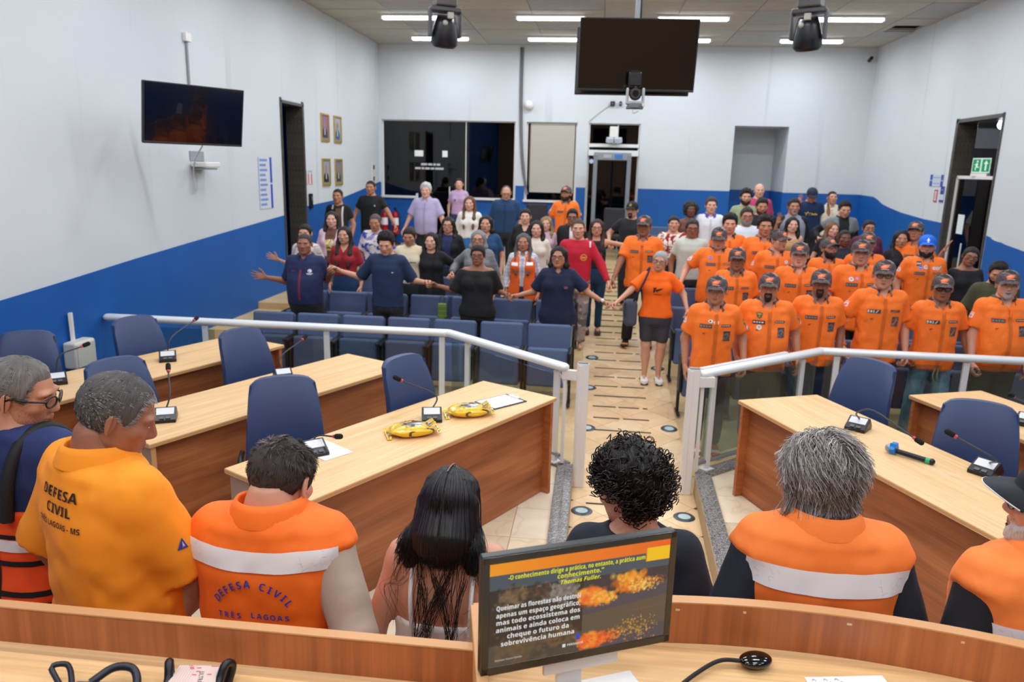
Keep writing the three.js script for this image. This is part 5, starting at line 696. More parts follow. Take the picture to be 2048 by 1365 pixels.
const lensGeo = merge([-1, 1].map((s) => new THREE.CircleGeometry(0.0245, 16).scale(1, 0.72, 1).rotateY(s * 0.2).translate(s * 0.033, 0.002, 0.101)));
const glassesG = glassesGeo(), thickGlassesG = glassesGeo(0.0034), frameBlack = mat(0x141214, 0.3), lensMat = phys(0xf2f6f8, 0.02, { transmission: 1, thickness: 0 });
// ---------------------------------------------------------------- hands: wrist at the origin, fingers along -y, palm towards +z, thumb on +x
const handGeos = {};
function handGeo(pose, fine) {
  const key = pose + fine; if (handGeos[key]) return handGeos[key];
  const f = new Field([-0.085, -0.22, -0.06, 0.11, 0.035, 0.1], fine ? 0.005 : 0.0075), C = { relaxed: [14, 30, 24], open: [4, 8, 6], grip: [46, 62, 38] }[pose];
  f.cone([0, 0.02, 0], [0, -0.02, 0], 0.025, 0.028, 0.02, 0.75);
  for (let i = 0; i < 4; i++) {
    const x = 0.03 - i * 0.02, top = [-0.088, -0.094, -0.09, -0.08][i], len = [[0.044, 0.026, 0.022], [0.049, 0.03, 0.023], [0.045, 0.028, 0.022], [0.034, 0.021, 0.019]][i];
    f.cone([x * 0.45, -0.012, 0], [x, top, 0], 0.0165, 0.0125, 0.012, 0.85);
    let p = [x, top, 0], a = 0, fan = pose === 'open' ? (0.5 - i / 3) * 0.42 : (0.5 - i / 3) * 0.1, r = [0.0098, 0.0102, 0.0098, 0.0086][i];
    len.forEach((L, s) => { a += C[s] * R * (0.85 + i * 0.1); const q = [p[0] + Math.sin(fan) * L * Math.cos(a), p[1] - Math.cos(a) * L * Math.cos(fan), p[2] + Math.sin(a) * L]; f.cone(p, q, r, r * 0.88, 0.003); p = q; r *= 0.9; });
  }
  const th = pose === 'grip' ? [[0.012, -0.022, 0.008], [0.042, -0.052, 0.026], [0.046, -0.078, 0.046], [0.034, -0.098, 0.056]] : pose === 'open' ? [[0.014, -0.022, 0.004], [0.05, -0.048, 0.01], [0.073, -0.074, 0.014], [0.084, -0.1, 0.016]] : [[0.014, -0.022, 0.006], [0.042, -0.054, 0.02], [0.05, -0.082, 0.03], [0.052, -0.106, 0.034]];
  f.cone(th[0], th[1], 0.019, 0.0135, 0.012); f.cone(th[1], th[2], 0.0125, 0.011, 0.005); f.cone(th[2], th[3], 0.0112, 0.0092, 0.003);
  return (handGeos[key] = f.mesh(() => [0.02, 0.5]));
}
// ---------------------------------------------------------------- printed marks: one sheet of badges, emblems and tapes
const cellUV = (c, x, y) => [((c % 8) + 0.02 + x * 0.96) / 8, 1 - (Math.floor(c / 8) + 0.02 + (1 - y) * 0.96) / 8];
const CELL = {};
const camoAt = (u, v, s = 0) => { const a = fbm2(u, v, 7, 9, 210 + s, 3), b = fbm2(u, v, 8, 7, 230 + s, 3), c = fbm2(u, v, 11, 9, 250 + s, 3); return a > 0.16 ? [44, 38, 40] : b > 0.14 ? [118, 98, 92] : c > 0.2 ? [150, 138, 132] : [84, 72, 74]; };
const camo = mat(0xffffff, 0.85, { map: dataTex(256, 256, (u, v) => camoAt(u, v), { repeat: [1, 1] }) });
const prints = mat(0xffffff, 0.6, { transparent: true, alphaTest: 0.5, map: canvasTex(1024, 1024, (g) => {
  g.clearRect(0, 0, 1024, 1024); let n = 0; const cell = (name, draw) => { CELL[name] = n; g.save(); g.translate((n % 8) * 128, Math.floor(n / 8) * 128); g.beginPath(); g.rect(2, 2, 124, 124); g.clip(); draw(); g.restore(); n++; };
  const full = (c) => { g.fillStyle = c; g.fillRect(0, 0, 128, 128); }, disc = (x, y, r, c) => { g.fillStyle = c; g.beginPath(); g.arc(x, y, r, 0, 7); g.fill(); }, bars = (c, list) => { g.fillStyle = c; for (const q of list) g.fillRect(...q); }, poly = (c, pts) => { g.fillStyle = c; g.beginPath(); pts.forEach(([x, y], i) => (i ? g.lineTo(x, y) : g.moveTo(x, y))); g.fill(); }, star = (x, y, r, c, k = 0.42) => poly(c, Array.from({ length: 10 }, (_, i) => [x + Math.sin(i * Math.PI / 5) * r * (i % 2 ? k : 1), y - Math.cos(i * Math.PI / 5) * r * (i % 2 ? k : 1)]));
  const camoFill = () => { for (let i = 0; i < 32; i++) for (let j = 0; j < 32; j++) { g.fillStyle = `rgb(${camoAt(i / 40, j / 40, 3)})`; g.fillRect(i * 4, j * 4, 4, 4); } };
  cell('tape', () => { full('#4a4648'); bars('#8f8580', [[8, 30, 18, 70], [34, 40, 22, 50], [64, 30, 14, 66], [86, 44, 30, 40]]); });
  cell('tapeStripes', () => { full('#3c3a3c'); bars('#d8d2c8', [[6, 20, 14, 90], [28, 30, 20, 70], [56, 20, 10, 90]]); poly('#d8d2c8', [[76, 110], [96, 18], [108, 18], [88, 110]]); });
  cell('tapeText', () => { full('#2e2a2c'); bars('#e2d8d0', [[10, 40, 18, 44], [36, 40, 18, 44], [62, 40, 18, 44], [88, 40, 22, 44]]); });
  cell('pocket', () => { camoFill(); bars('#2a2426', [[0, 0, 128, 18]]); });
  cell('pocketSlash', () => { camoFill(); poly('#e07a34', [[20, 110], [96, 20], [104, 28], [34, 118]]); });
  cell('roundPurple', () => { disc(64, 64, 60, '#c9c2e4'); disc(64, 64, 48, '#5a3cb4'); bars('#d8d0f4', [[30, 52, 68, 22]]); });
  cell('roundWhite', () => { disc(64, 64, 60, '#ece8e6'); disc(64, 60, 34, '#8fb0c8'); disc(64, 70, 20, '#d6b48a'); });
  cell('roundPink', () => { disc(64, 64, 58, '#b89ad0'); disc(64, 64, 34, '#e06a6a'); disc(64, 64, 18, '#e9dcf0'); });
  cell('sleeveWhite', () => { full('#eee6e2'); bars('#e4643c', [[10, 14, 108, 16]]); disc(64, 78, 34, '#d8a0a0'); bars('#b8486a', [[40, 70, 50, 14]]); });
  cell('flagGreen', () => { full('#1f7d3c'); poly('#ecd03c', [[64, 14], [120, 64], [64, 114], [8, 64]]); disc(64, 64, 26, '#26408c'); });
  cell('flagBlue', () => { full('#e8f0ee'); poly('#3f94d0', [[0, 128], [128, 0], [128, 128]]); poly('#2f8a5c', [[0, 0], [70, 0], [0, 70]]); star(92, 92, 20, '#f0d050'); });
  cell('shield', () => { poly('#3c4a28', [[6, 20], [64, 4], [122, 20], [104, 88], [64, 124], [24, 88]]); poly('#c9a94a', [[24, 32], [64, 20], [104, 32], [92, 48], [36, 48]]); poly('#8f9a58', [[48, 60], [80, 60], [64, 106]]); });
  cell('capMark', () => { g.fillStyle = '#ff6c3c'; g.beginPath(); g.ellipse(56, 58, 46, 34, -0.3, 0, 7); g.fill(); poly('#ff7a48', [[70, 30], [122, 18], [96, 54]]); poly('#ffa070', [[20, 60], [60, 30], [84, 44], [50, 70]]); bars('#fbe0d0', [[22, 98, 84, 7]]); });
  cell('birdPrint', () => { poly('#3a2416', [[14, 14], [48, 10], [46, 30], [30, 46], [34, 76], [14, 84]]); poly('#0c0806', [[26, 50], [58, 38], [74, 30], [120, 18], [96, 46], [62, 62], [44, 60]]); poly('#0c0806', [[44, 58], [70, 90], [58, 62]]); bars('#5c2c10', [[18, 104, 96, 5], [30, 114, 66, 4]]); });
  cell('goldPrint', () => { for (let i = 0; i < 46; i++) disc(14 + hash3(i, 1, 9) * 100, 16 + hash3(i, 2, 9) * 60, 10, ['#f7e2a4', '#e8c060', '#fff2cc'][i % 3]); for (let i = 0; i < 20; i++) disc(34 + hash3(i, 3, 9) * 60, 90 + hash3(i, 4, 9) * 26, 6, '#dcb254'); });
  cell('starPrint', () => { star(34, 60, 34, '#f2c530', 0.34); disc(38, 66, 13, '#0b2a4a'); bars('#f2c530', [[66, 52, 10, 30], [80, 58, 10, 24], [94, 50, 10, 32], [108, 58, 10, 24]]); });
  cell('whiteEmblem', () => { g.fillStyle = '#eceaf0'; g.beginPath(); g.ellipse(64, 46, 34, 34, 0.5, 0, 7); g.fill(); disc(50, 58, 14, '#b98ab0'); bars('#dfe8ee', [[14, 92, 100, 12], [30, 110, 68, 8]]); });
  cell('redText', () => bars('#a03a4a', [[8, 44, 26, 30], [42, 44, 30, 30], [80, 44, 38, 30]]));
  cell('pinkTag', () => { bars('#d0407a', [[14, 24, 100, 24]]); bars('#4a4a9c', [[14, 52, 100, 18]]); bars('#d8d8e4', [[24, 82, 80, 8]]); });
  cell('roundYellow', () => { disc(64, 64, 60, '#e4a43c'); disc(64, 64, 46, '#c8283c'); bars('#f2c860', [[26, 54, 76, 10], [30, 70, 68, 8]]); });
  cell('arrowUp', () => poly('#f2f6fa', [[64, 8], [84, 52], [112, 84], [78, 72], [78, 104], [92, 120], [36, 120], [50, 104], [50, 72], [16, 84], [44, 52]]));
  cell('smallWhite', () => { disc(64, 56, 40, '#f2f2f2'); bars('#f2f2f2', [[34, 100, 60, 14]]); disc(64, 58, 16, '#3a3a3e'); });
  cell('goldCap', () => { star(64, 66, 52, '#d8a83c', 0.5); disc(64, 66, 18, '#5a3c14'); });
  cell('blueTri', () => { poly('#2b3f9c', [[64, 8], [120, 112], [8, 112]]); poly('#d8dcf0', [[64, 40], [88, 92], [64, 80]]); poly('#d86a4a', [[64, 80], [88, 92], [60, 100]]); });
  cell('sleeveLetters', () => bars('#1c1a1e', [[40, 6, 50, 14], [40, 26, 20, 20], [70, 26, 20, 20], [36, 54, 60, 12], [44, 72, 46, 18], [40, 98, 52, 22]]));
  cell('birdDark', () => { poly('#4a2a14', [[20, 60], [60, 44], [112, 30], [84, 60], [50, 76]]); bars('#4a2a14', [[30, 90, 60, 5]]); });
  cell('ovalWhite', () => { g.fillStyle = '#e8f2ee'; g.beginPath(); g.ellipse(64, 64, 60, 44, 0, 0, 7); g.fill(); disc(56, 64, 26, '#2f4a3c'); });
}) });
const prints2 = prints;
// a sheet that lies on the surface of a garment, lifted by a few millimetres
function stick(f, parent, name, m, cx, cy, w, h, { side = 'front', nx = 6, ny = 6, lift = 0.003, cell, rot = 0, label, warp } = {}) {
  const P = [], U = [], I = [], s = { front: [2, -1], back: [2, 1], L: [0, -1], R: [0, 1] }[side], ax = s[0], dir = s[1];
  for (let j = 0; j <= ny; j++) for (let i = 0; i <= nx; i++) {
    const u = i / nx, v = j / ny; let a = (u - 0.5) * w, b = (v - 0.5) * h; if (warp) b += warp(u, v); const c = Math.cos(rot), q = Math.sin(rot); let A = a * c - b * q, B = a * q + b * c; if (side === 'back') A = -A; if (side === 'L') A = -A;
    const p = [0, 0, 0]; p[1] = cy + B; p[ax ? 0 : 2] = cx + A; let t = -dir * 0.6, prev = 1, hit = false;
    for (let k = 0; k < 260; k++) { p[ax] = t; const d = f.at(...p); if (p[ax] > f.o[ax] && p[ax] < f.o[ax] + (f.n[ax] - 1) * f.h && d < 0) { p[ax] = t - dir * 0.005 * (d / (d - prev)); hit = true; break; } prev = d; t += dir * 0.005; if (Math.abs(t) > 0.62) break; }
    if (!hit) p[ax] = P.length ? P[P.length - 3 + ax] : 0; const n = hit ? f.grad(...p) : V(0, 0, 0); P.push(p[0] + n.x * lift, p[1] + n.y * lift, p[2] + n.z * lift); U.push(...(cell !== undefined ? cellUV(cell, u, v) : [u, v]));
  }
  for (let j = 0; j < ny; j++) for (let i = 0; i < nx; i++) { const a = j * (nx + 1) + i; I.push(a, a + 1, a + nx + 2, a, a + nx + 2, a + nx + 1); }
  const g = new THREE.BufferGeometry(); g.setAttribute('position', new THREE.Float32BufferAttribute(P, 3)); g.setAttribute('uv', new THREE.Float32BufferAttribute(U, 2)); g.setIndex(I); g.computeVertexNormals();
  return mesh(name, g, m, parent, label);
}
// ---------------------------------------------------------------- cloth
const foldBump = dataTex(512, 512, (u, v) => { const w = fbm2(u, v, 3, 3, 300, 3) * 0.5, a = fbm2(u + w * 0.22, v + w * 0.12, 5, 3, 310, 3) * 1.6, b = fbm2(u, v, 10, 7, 320, 3), c = (hash3(u * 512 | 0, v * 512 | 0, 9) - 0.5) * 0.06, k = 128 + a * 60 + b * 40 + c * 60; return [k, k, k]; }, { srgb: false, repeat: [1.9, 1.9] });
const clothMats = {};
function cloth(color, o = {}) { const k = color + JSON.stringify(o, (a, b) => (b?.isTexture ? b.uuid : b)); return (clothMats[k] ??= phys(color, o.rough ?? 0.82, { bumpMap: foldBump, bumpScale: o.bump ?? 0.012, sheen: 0.2, sheenRoughness: 0.6, sheenColor: new THREE.Color(color).lerp(new THREE.Color(0xffffff), 0.4), ...(o.map ? { map: o.map } : {}) })); }
const patternTex = (fn, rep = 2) => dataTex(256, 256, fn, { repeat: [rep, rep] });
const PATTERN = {
  floral: patternTex((u, v) => { const a = Math.abs(fbm2(u, v, 6, 6, 400, 2)), b = fbm2(u, v, 7, 7, 404, 2); return a < 0.09 || b > 0.26 ? [150, 22, 40] : [240, 226, 208]; }, 2.4),
  bluePrint: patternTex((u, v) => { const a = fbm2(u, v, 5, 7, 410, 3), b = fbm2(u, v, 6, 5, 414, 2); return a > 0.14 ? [52, 70, 170] : b > 0.22 ? [150, 140, 190] : [222, 214, 210]; }, 3),
  speckle: patternTex((u, v) => { const a = fbm2(u, v, 14, 14, 420, 2); return a > 0.26 ? [150, 132, 150] : a < -0.26 ? [196, 160, 140] : [214, 206, 200]; }, 3),
  plaid: patternTex((u, v) => { const a = (u * 8) % 1 < 0.16 || (v * 8) % 1 < 0.16; return a ? [176, 182, 204] : [226, 224, 230]; }, 2.6),
  heather: patternTex((u, v) => { const a = fbm2(u, v, 40, 60, 430, 2) * 40; return [128 + a, 130 + a, 134 + a]; }, 3),
  jeans: patternTex((u, v) => { const a = fbm2(u, v, 5, 4, 440, 3) * 40 + fbm2(u, v, 60, 60, 441, 2) * 14; return [118 + a, 152 + a, 172 + a]; }, 2),
  camoPants: patternTex((u, v) => { const c = camoAt(u, v, 6); return c.map((q) => q * 0.8 + 70); }, 2),
};
const UNIFORM = cloth(0xff7a20, { rough: 0.75, bump: 0.02 });
// ---------------------------------------------------------------- people
const people = {};
const ik = (P, T, la, lb, pole) => { const d = T.clone().sub(P), L = clamp(d.length(), Math.abs(la - lb) + 0.03, la + lb - 0.006); d.normalize(); const a = (la * la - lb * lb + L * L) / (2 * L), h = Math.sqrt(Math.max(0, la * la - a * a)), q = pole.clone().addScaledVector(d, -pole.dot(d)).normalize(); return [P.clone().addScaledVector(d, a).addScaledVector(q, h), P.clone().addScaledVector(d, L)]; };
function person(p) {
  const S = p.S, k = (S + 0.022) / 1.7, w = (p.w ?? 1) * 1.05, fem = !!p.fem, q = p.q ?? 0.017, yaw = (p.yaw ?? 0) * R, skinM = skin(p.skin ?? 'tan', { fem, stubble: p.stubble ?? (fem ? 0 : 0.5), hair: p.hairRGB ?? [34, 26, 22], ...(p.open ? { open: 1 } : {}) });
  const g = thing('person', p.label, 'person', [p.x, p.y ?? floorY(p.z), p.z], yaw, p.group), hs = (p.hs ?? 1) * S * 0.1415 / 0.24;
  const lean = p.lean ?? 0, headY = S - (p.cap ? 0.018 : 0.012) - 0.12 * hs - (p.hd ?? 0) - Math.abs(p.pitch ?? 0) * 0.0006, hz = 0.02 + lean;
  const sx = (fem ? 0.136 : 0.156) * k * (0.55 + 0.45 * w), belly = p.belly ?? 0;
  const M = (a) => a.map(([y, rx, rz, cz = 0]) => [y * k, rx * k * (y > 1.42 ? 1 : w), rz * k * (y > 1.42 ? 1 : 0.4 + 0.6 * w) + (y < 1.2 && y > 0.85 ? belly * 0.6 : 0), cz * k + (y < 1.2 && y > 0.85 ? belly * 0.6 : 0) + lean * sst(0.8, 1.45, y), 0]);
  const secs = fem ? M([[0.74, 0.165, 0.115, -0.01], [0.86, 0.172, 0.122, -0.012], [0.98, 0.142, 0.104, 0], [1.08, 0.134, 0.1, 0.004], [1.22, 0.143, 0.106, 0.006], [1.32, 0.134, 0.092, 0], [1.38, 0.1, 0.07, -0.012], [1.42, 0.066, 0.056, -0.014], [1.5, 0.048, 0.05, -0.008]])
    : M([[0.74, 0.162, 0.11, -0.005], [0.86, 0.165, 0.114, -0.005], [1.0, 0.155, 0.108, 0.004], [1.12, 0.16, 0.108, 0.006], [1.25, 0.164, 0.114, 0.006], [1.33, 0.152, 0.098, 0], [1.39, 0.116, 0.076, -0.012], [1.435, 0.074, 0.062, -0.014], [1.5, 0.056, 0.056, -0.008]]);
  const shY = 1.345 * k, la = 0.285 * k, lb = 0.25 * k, hl = 0.075 * k, aw = (fem ? 0.86 : 1) * (0.5 + 0.5 * w), arms = {};
  for (const s of [-1, 1]) {
    const spec = p[s < 0 ? 'R' : 'L'] ?? {}, P = V(s * sx, shY, -0.005 + lean), T = spec.h ? V(...spec.h).applyAxisAngle(V(0, 1, 0), -yaw) : V(s * (sx + 0.075 * (0.4 + 0.6 * w)), 0.775 * k, 0.05 + lean);
    const pole = V(...(spec.pole ?? [s * 0.55, -0.35, -0.75])), [E, H] = ik(P, T, la, lb + hl, pole), d = H.clone().sub(E).normalize(), Wr = H.clone().addScaledVector(d, -hl);
    arms[s] = { P, E, W: Wr, d, spec };
  }
  const ext = [V(0, 0, 0), ...[-1, 1].flatMap((s) => [arms[s].E, arms[s].W])];
  const bx0 = Math.min(-0.26 * w, ...ext.map((e) => e.x)) - 0.1, bx1 = Math.max(0.26 * w, ...ext.map((e) => e.x)) + 0.1, bz0 = Math.min(-0.24, ...ext.map((e) => e.z - 0.09)), bz1 = Math.max(0.26 + belly, ...ext.map((e) => e.z + 0.09)), by1 = Math.max(headY + 0.06, ...ext.map((e) => e.y + 0.1));
  // body: torso, neck, arms and legs in one surface, head and hands merged into it
  const f = new Field([bx0, -0.03, bz0, bx1, by1, bz1], q < 0.013 ? 0.0145 : q * 1.5), bare = p.bare ? 0 : -0.006;
  const tb = [-0.24 * w, 0.7 * k, -0.22, 0.24 * w, 1.5 * k, 0.24 + belly];
  f.add(tb, loftDF(secs, bare, 0.78 * k), 0.02);
  const bust = fem ? (p.bust ?? 1) : 0; if (bust) for (const s of [-1, 1]) f.ball([s * 0.072 * k * w, 1.215 * k, 0.085 * k + lean], [0.06 * k * bust, 0.058 * k * bust, 0.05 * k * bust], 0.03);
  f.cone([0, 1.38 * k, -0.02 + lean], [0, headY - 0.05 * hs, hz - 0.022], (fem ? 0.05 : 0.06) * k * (0.6 + 0.4 * w), (fem ? 0.046 : 0.055) * hs, 0.03);
  for (const s of [-1, 1]) { const { P, E, W } = arms[s]; f.ball([P.x * 0.94, P.y - 0.01, P.z], 0.052 * k * aw, 0.05); f.cone(P, E, 0.049 * k * aw, 0.041 * k * aw, 0.035); f.cone(E, W, 0.042 * k * aw, 0.0265 * k * (0.4 + 0.6 * aw), 0.02); }
  const legX = 0.086 * k * (0.5 + 0.5 * w), knee = [0, 1].map((i) => { const s = i * 2 - 1; return [s * (legX + 0.004 + (p.stance ?? 0) * 0.5), 0.48 * k, 0.012]; }), ankle = [0, 1].map((i) => { const s = i * 2 - 1; return [s * (legX - 0.006 + (p.stance ?? 0)), 0.085 * k, -0.028]; }), lw = 0.5 + 0.5 * w;
  for (let i = 0; i < 2; i++) { f.cone([(i * 2 - 1) * legX, 0.8 * k, -0.005], knee[i], 0.083 * k * lw, 0.055 * k * lw, 0.03); f.cone(knee[i], [ankle[i][0], 0.32 * k, -0.022], 0.054 * k * lw, 0.053 * k * lw, 0.02); f.cone([ankle[i][0], 0.32 * k, -0.022], ankle[i], 0.052 * k * lw, 0.034 * k, 0.02); f.cone([ankle[i][0], 0.03, -0.035], [ankle[i][0] * 1.12, 0.024, 0.13 * k], 0.032, 0.026, 0.02); }
  const parts = [f.mesh(() => [0.02, 0.5])];
  const pivot = V(0, headY - 0.09 * hs, hz - 0.018), HM = new THREE.Matrix4().makeTranslation(pivot).multiply(new THREE.Matrix4().makeRotationFromEuler(new THREE.Euler((p.pitch ?? 0) * R, (p.hyaw ?? 0) * R, (p.roll ?? 0) * R, 'YXZ'))).multiply(new THREE.Matrix4().makeTranslation(0, 0.09 * hs, 0.018)).multiply(new THREE.Matrix4().makeScale(hs * (p.hw ?? 1.05), hs, hs));
  parts.push(headGeos[p.head ?? (fem ? 'woman' : 'man')].clone().applyMatrix4(HM));
  for (const s of [-1, 1]) {
    const { W, d, spec } = arms[s], y = d.clone().negate(), hint = V(...(spec.t ?? (spec.h ? (spec.pose === 'open' ? [0, 0.2, 1] : [0, 1, 0.5]) : [0, 0, 1]))), x = hint.addScaledVector(y, -hint.dot(y)).normalize(), z = x.clone().cross(y), m = new THREE.Matrix4().makeBasis(x, y, z), sc = k * (fem ? 0.9 : 1); m.multiply(new THREE.Matrix4().makeScale(sc, sc, s * sc * (spec.flip ? -1 : 1))).setPosition(W);
    const hg = handGeo(spec.pose ?? (spec.h ? 'grip' : 'relaxed'), q < 0.013).clone().applyMatrix4(m); if (m.determinant() < 0) { const I = hg.index.array; for (let i = 0; i < I.length; i += 3) { const t = I[i]; I[i] = I[i + 1]; I[i + 1] = t; } } parts.push(hg);
  }
  mesh('body', merge(parts), skinM, g);
  const onHead = (name, geo, m, parent = g, label) => { const o = mesh(name, geo, m, parent, label); if (parent === g) HM.decompose(o.position, o.quaternion, o.scale); return o; };
  const ctx = { g, k, w, S, headY, hs, hz, lean, secs, arms, tb, HM, onHead, legX, knee, ankle, lw, belly, sx, aw, fem, bust, seed: (p.x * 7.3 + p.z * 3.1), bounds: [bx0, bx1, bz0, bz1], q, p };
  if (p.hair && p.hair !== 'none') onHead('hair', hairGeo(p.hair), hairMat(p.hairColor ?? 0x1a1210, p.shine));
  if (p.beard) onHead('beard', beardGeo(p.beard), hairMat(p.beardColor ?? p.hairColor ?? 0x1a1210));
  if (p.glasses) { const o = onHead('glasses', p.glasses > 1 ? thickGlassesG : glassesG, frameBlack); mesh('lenses', lensGeo, lensMat, o); }
  if (p.cap) { const c = onHead('cap', capCrown, p.cap.m ?? camo); mesh('brim', capBrim, p.cap.brim ?? p.cap.m ?? camo, c); mesh('button', capButton, p.cap.m ?? camo, c); if (p.cap.mark !== null) mesh('cap_emblem', capEmblem(CELL[p.cap.mark ?? 'capMark'], p.cap.half), prints, c); }
  if (p.bottom !== null) trousers(ctx, { waist: p.uniform ? (p.uniform.hem ?? 0.76) + 0.035 : p.top ? (p.top.hem ?? (fem ? 0.9 : 0.84)) + 0.03 : 1.0, ...(p.bottom ?? {}) });
  if (p.top) garment(ctx, p.top);
  if (p.over) garment(ctx, { name: 'vest', ...p.over, layer: 1 });
  if (p.uniform) uniform(ctx, p.uniform);
  if (p.shoes) for (let i = 0; i < 2; i++) shoe(ctx, i, p.shoes);
  p.extra?.(ctx);
  people[p.id] = ctx; return ctx;
}
const hairMats = {};
function hairMat(c, shine = 0) { const k = c + '_' + shine; return (hairMats[k] ??= phys(c, shine ? 0.38 : 0.62, { bumpMap: strandBump, bumpScale: 0.004, sheen: 0.1 })); }
const strandBump = dataTex(256, 64, (u, v) => { const n = 128 + fbm2(u, v, 90, 3, 500, 2) * 150; return [n, n, n]; }, { srgb: false, repeat: [6, 3] });
function garment(c, o) {
  const { k, w, arms, secs, lean, belly, tb, q, aw, fem, seed } = c, grow = (o.grow ?? (o.layer ? 0.026 : 0.013)), hem = (o.hem ?? (fem ? 0.9 : 0.84)) * k, top = (o.topY ?? 1.45) * k, [bx0, bx1, bz0, bz1] = c.bounds;
  const f = new Field([bx0, hem - 0.03, bz0 - 0.02, bx1, 1.56 * k, bz1 + 0.03], o.q ?? (q > 0.014 ? q * 1.26 : q)), sl = o.sleeve ?? 0.62;
  f.add([tb[0] - 0.04, hem - 0.01, tb[2] - 0.04, tb[3] + 0.04, top + 0.02, tb[5] + 0.05], loftDF(secs, grow, hem, top), 0.012);
  if (c.bust && !o.flat) for (const s of [-1, 1]) f.ball([s * 0.07 * k * w, 1.215 * k, 0.083 * k + lean], [0.066 * k * c.bust + grow * 0.5, 0.062 * k * c.bust + grow * 0.5, 0.05 * k * c.bust + grow], 0.035);
  if (belly) f.ball([0, 1.0 * k, 0.03 + belly * 0.7], [0.15 * k * w + grow, 0.17 * k, 0.1 * k + belly * 0.5 + grow], 0.06);
  for (const s of [-1, 1]) {
    const { P, E, W } = arms[s], r = (o.sleeveR ?? 0.012) + (o.layer ? 0.008 : 0);
    if (sl > 0) { const e = P.clone().lerp(E, Math.min(sl, 1)), d = E.clone().sub(P).normalize(); f.ball([P.x * 0.94, P.y - 0.01, P.z], 0.05 * k * aw + grow * 0.8, 0.05); const r1 = lerp(0.052, 0.042, Math.min(sl, 1)) * k * aw + r * (sl <= 1 ? 1.5 : 1.1), df = coneDF(P, e, 0.05 * k * aw + r * 0.8, r1); f.add(coneBox(P, e, 0.08, 0.08), sl <= 1 ? (x, y, z) => Math.max(df(x, y, z), (x - e.x) * d.x + (y - e.y) * d.y + (z - e.z) * d.z) : df, 0.03);
      if (sl > 1) { const e2 = E.clone().lerp(W, Math.min(1, sl - 1)), d2 = W.clone().sub(E).normalize(), df2 = coneDF(E, e2, 0.043 * k * aw + r, lerp(0.042, 0.028, sl - 1) * k * aw + r * 0.9); f.add(coneBox(E, e2, 0.07, 0.07), (x, y, z) => Math.max(df2(x, y, z), (x - e2.x) * d2.x + (y - e2.y) * d2.y + (z - e2.z) * d2.z), 0.016); }
    } else { const hole = coneDF([P.x * 1.02, P.y + 0.02, P.z], [P.x * 1.3, P.y - 0.07 * k, P.z], 0.062 * k, 0.07 * k); if (!o.layer) f.sub(coneBox([P.x, P.y + 0.03, P.z], [P.x * 1.3, P.y - 0.08, P.z], 0.08, 0.08), hole, 0.01); }
  }
  const nr = (fem ? 0.052 : 0.064) * k * (0.6 + 0.4 * w) + (o.neck ?? 0.004), ny = (o.neckY ?? 1.41) * k;
  f.sub([-nr - 0.12, ny - 0.2, -0.2, nr + 0.12, 1.6 * k, 0.25], (x, y, z) => { const dy = Math.max(0, y - ny), zz = z - (0.0 + lean), dip = (o.dip ?? 0.02) * sst(-0.02, 0.06, zz), wd = (o.wide ?? 1); return Math.max(Math.hypot(x / wd, zz + 0.012) - nr - dy * 1.3, ny - dip - y + 0.4 * x * x / wd); }, 0.008);
  if (o.vee) f.sub([-0.1, ny - o.vee - 0.05, -0.02, 0.1, ny + 0.1, 0.25], (x, y, z) => Math.max(Math.abs(x) - 0.055 * clamp((y - ny + o.vee) / o.vee, 0, 1.4), -z + 0.01), 0.004);
  if (o.openFront) f.sub([-0.2, hem - 0.05, 0, 0.2, 1.5 * k, 0.4], (x, y, z) => Math.max(Math.abs(x) - o.openFront * (0.5 + 0.9 * Math.abs(y / k - 1.0)), -z + 0.02), 0.006);
  if (o.cut) f.sub([-0.4, hem - 0.1, -0.4, 0.4, 1.6 * k, 0.4], (x, y, z) => o.cut(x, y / k, z), 0.006);
  const A = o.folds ?? 0.006;
  f.disp((x, y, z) => { const t = clamp((1.4 * k - y) / 0.5, 0.25, 1); return A * t * (noise3(x * 11 + seed, y * 4.5, z * 11) + 0.7 * noise3(x * 6 + y * 12 + seed, y * 7 - x * 8, z * 9 + seed)) + A * 0.35 * noise3(x * 26, y * 18 + seed, z * 26); });
  const m = mesh(o.name ?? 'shirt', f.mesh(), o.m ?? cloth(o.c ?? 0x888888, o.mo), c.g, o.label);
  if (o.collar) collar(c, o, m);
  if (o.placket) { stick(f, m, 'button_placket', o.m ?? cloth(o.c, o.mo), 0, (hem + ny) / 2 - 0.02, 0.03, ny - hem - 0.1, { nx: 2, ny: 24, lift: 0.004 }); }
  for (const s of o.marks ?? []) stick(f, m, s.n ?? 'emblem', s.m ?? prints, s.x * k * (s.side === 'L' || s.side === 'R' ? 1 : 1), s.y * k, s.w * k, s.h * k, { cell: s.c !== undefined ? CELL[s.c] : undefined, side: s.side, rot: s.rot, nx: s.nx, ny: s.ny, warp: s.warp, lift: s.lift, label: s.l });
  c.shirtField = f; c.shirt = m; return m;
}
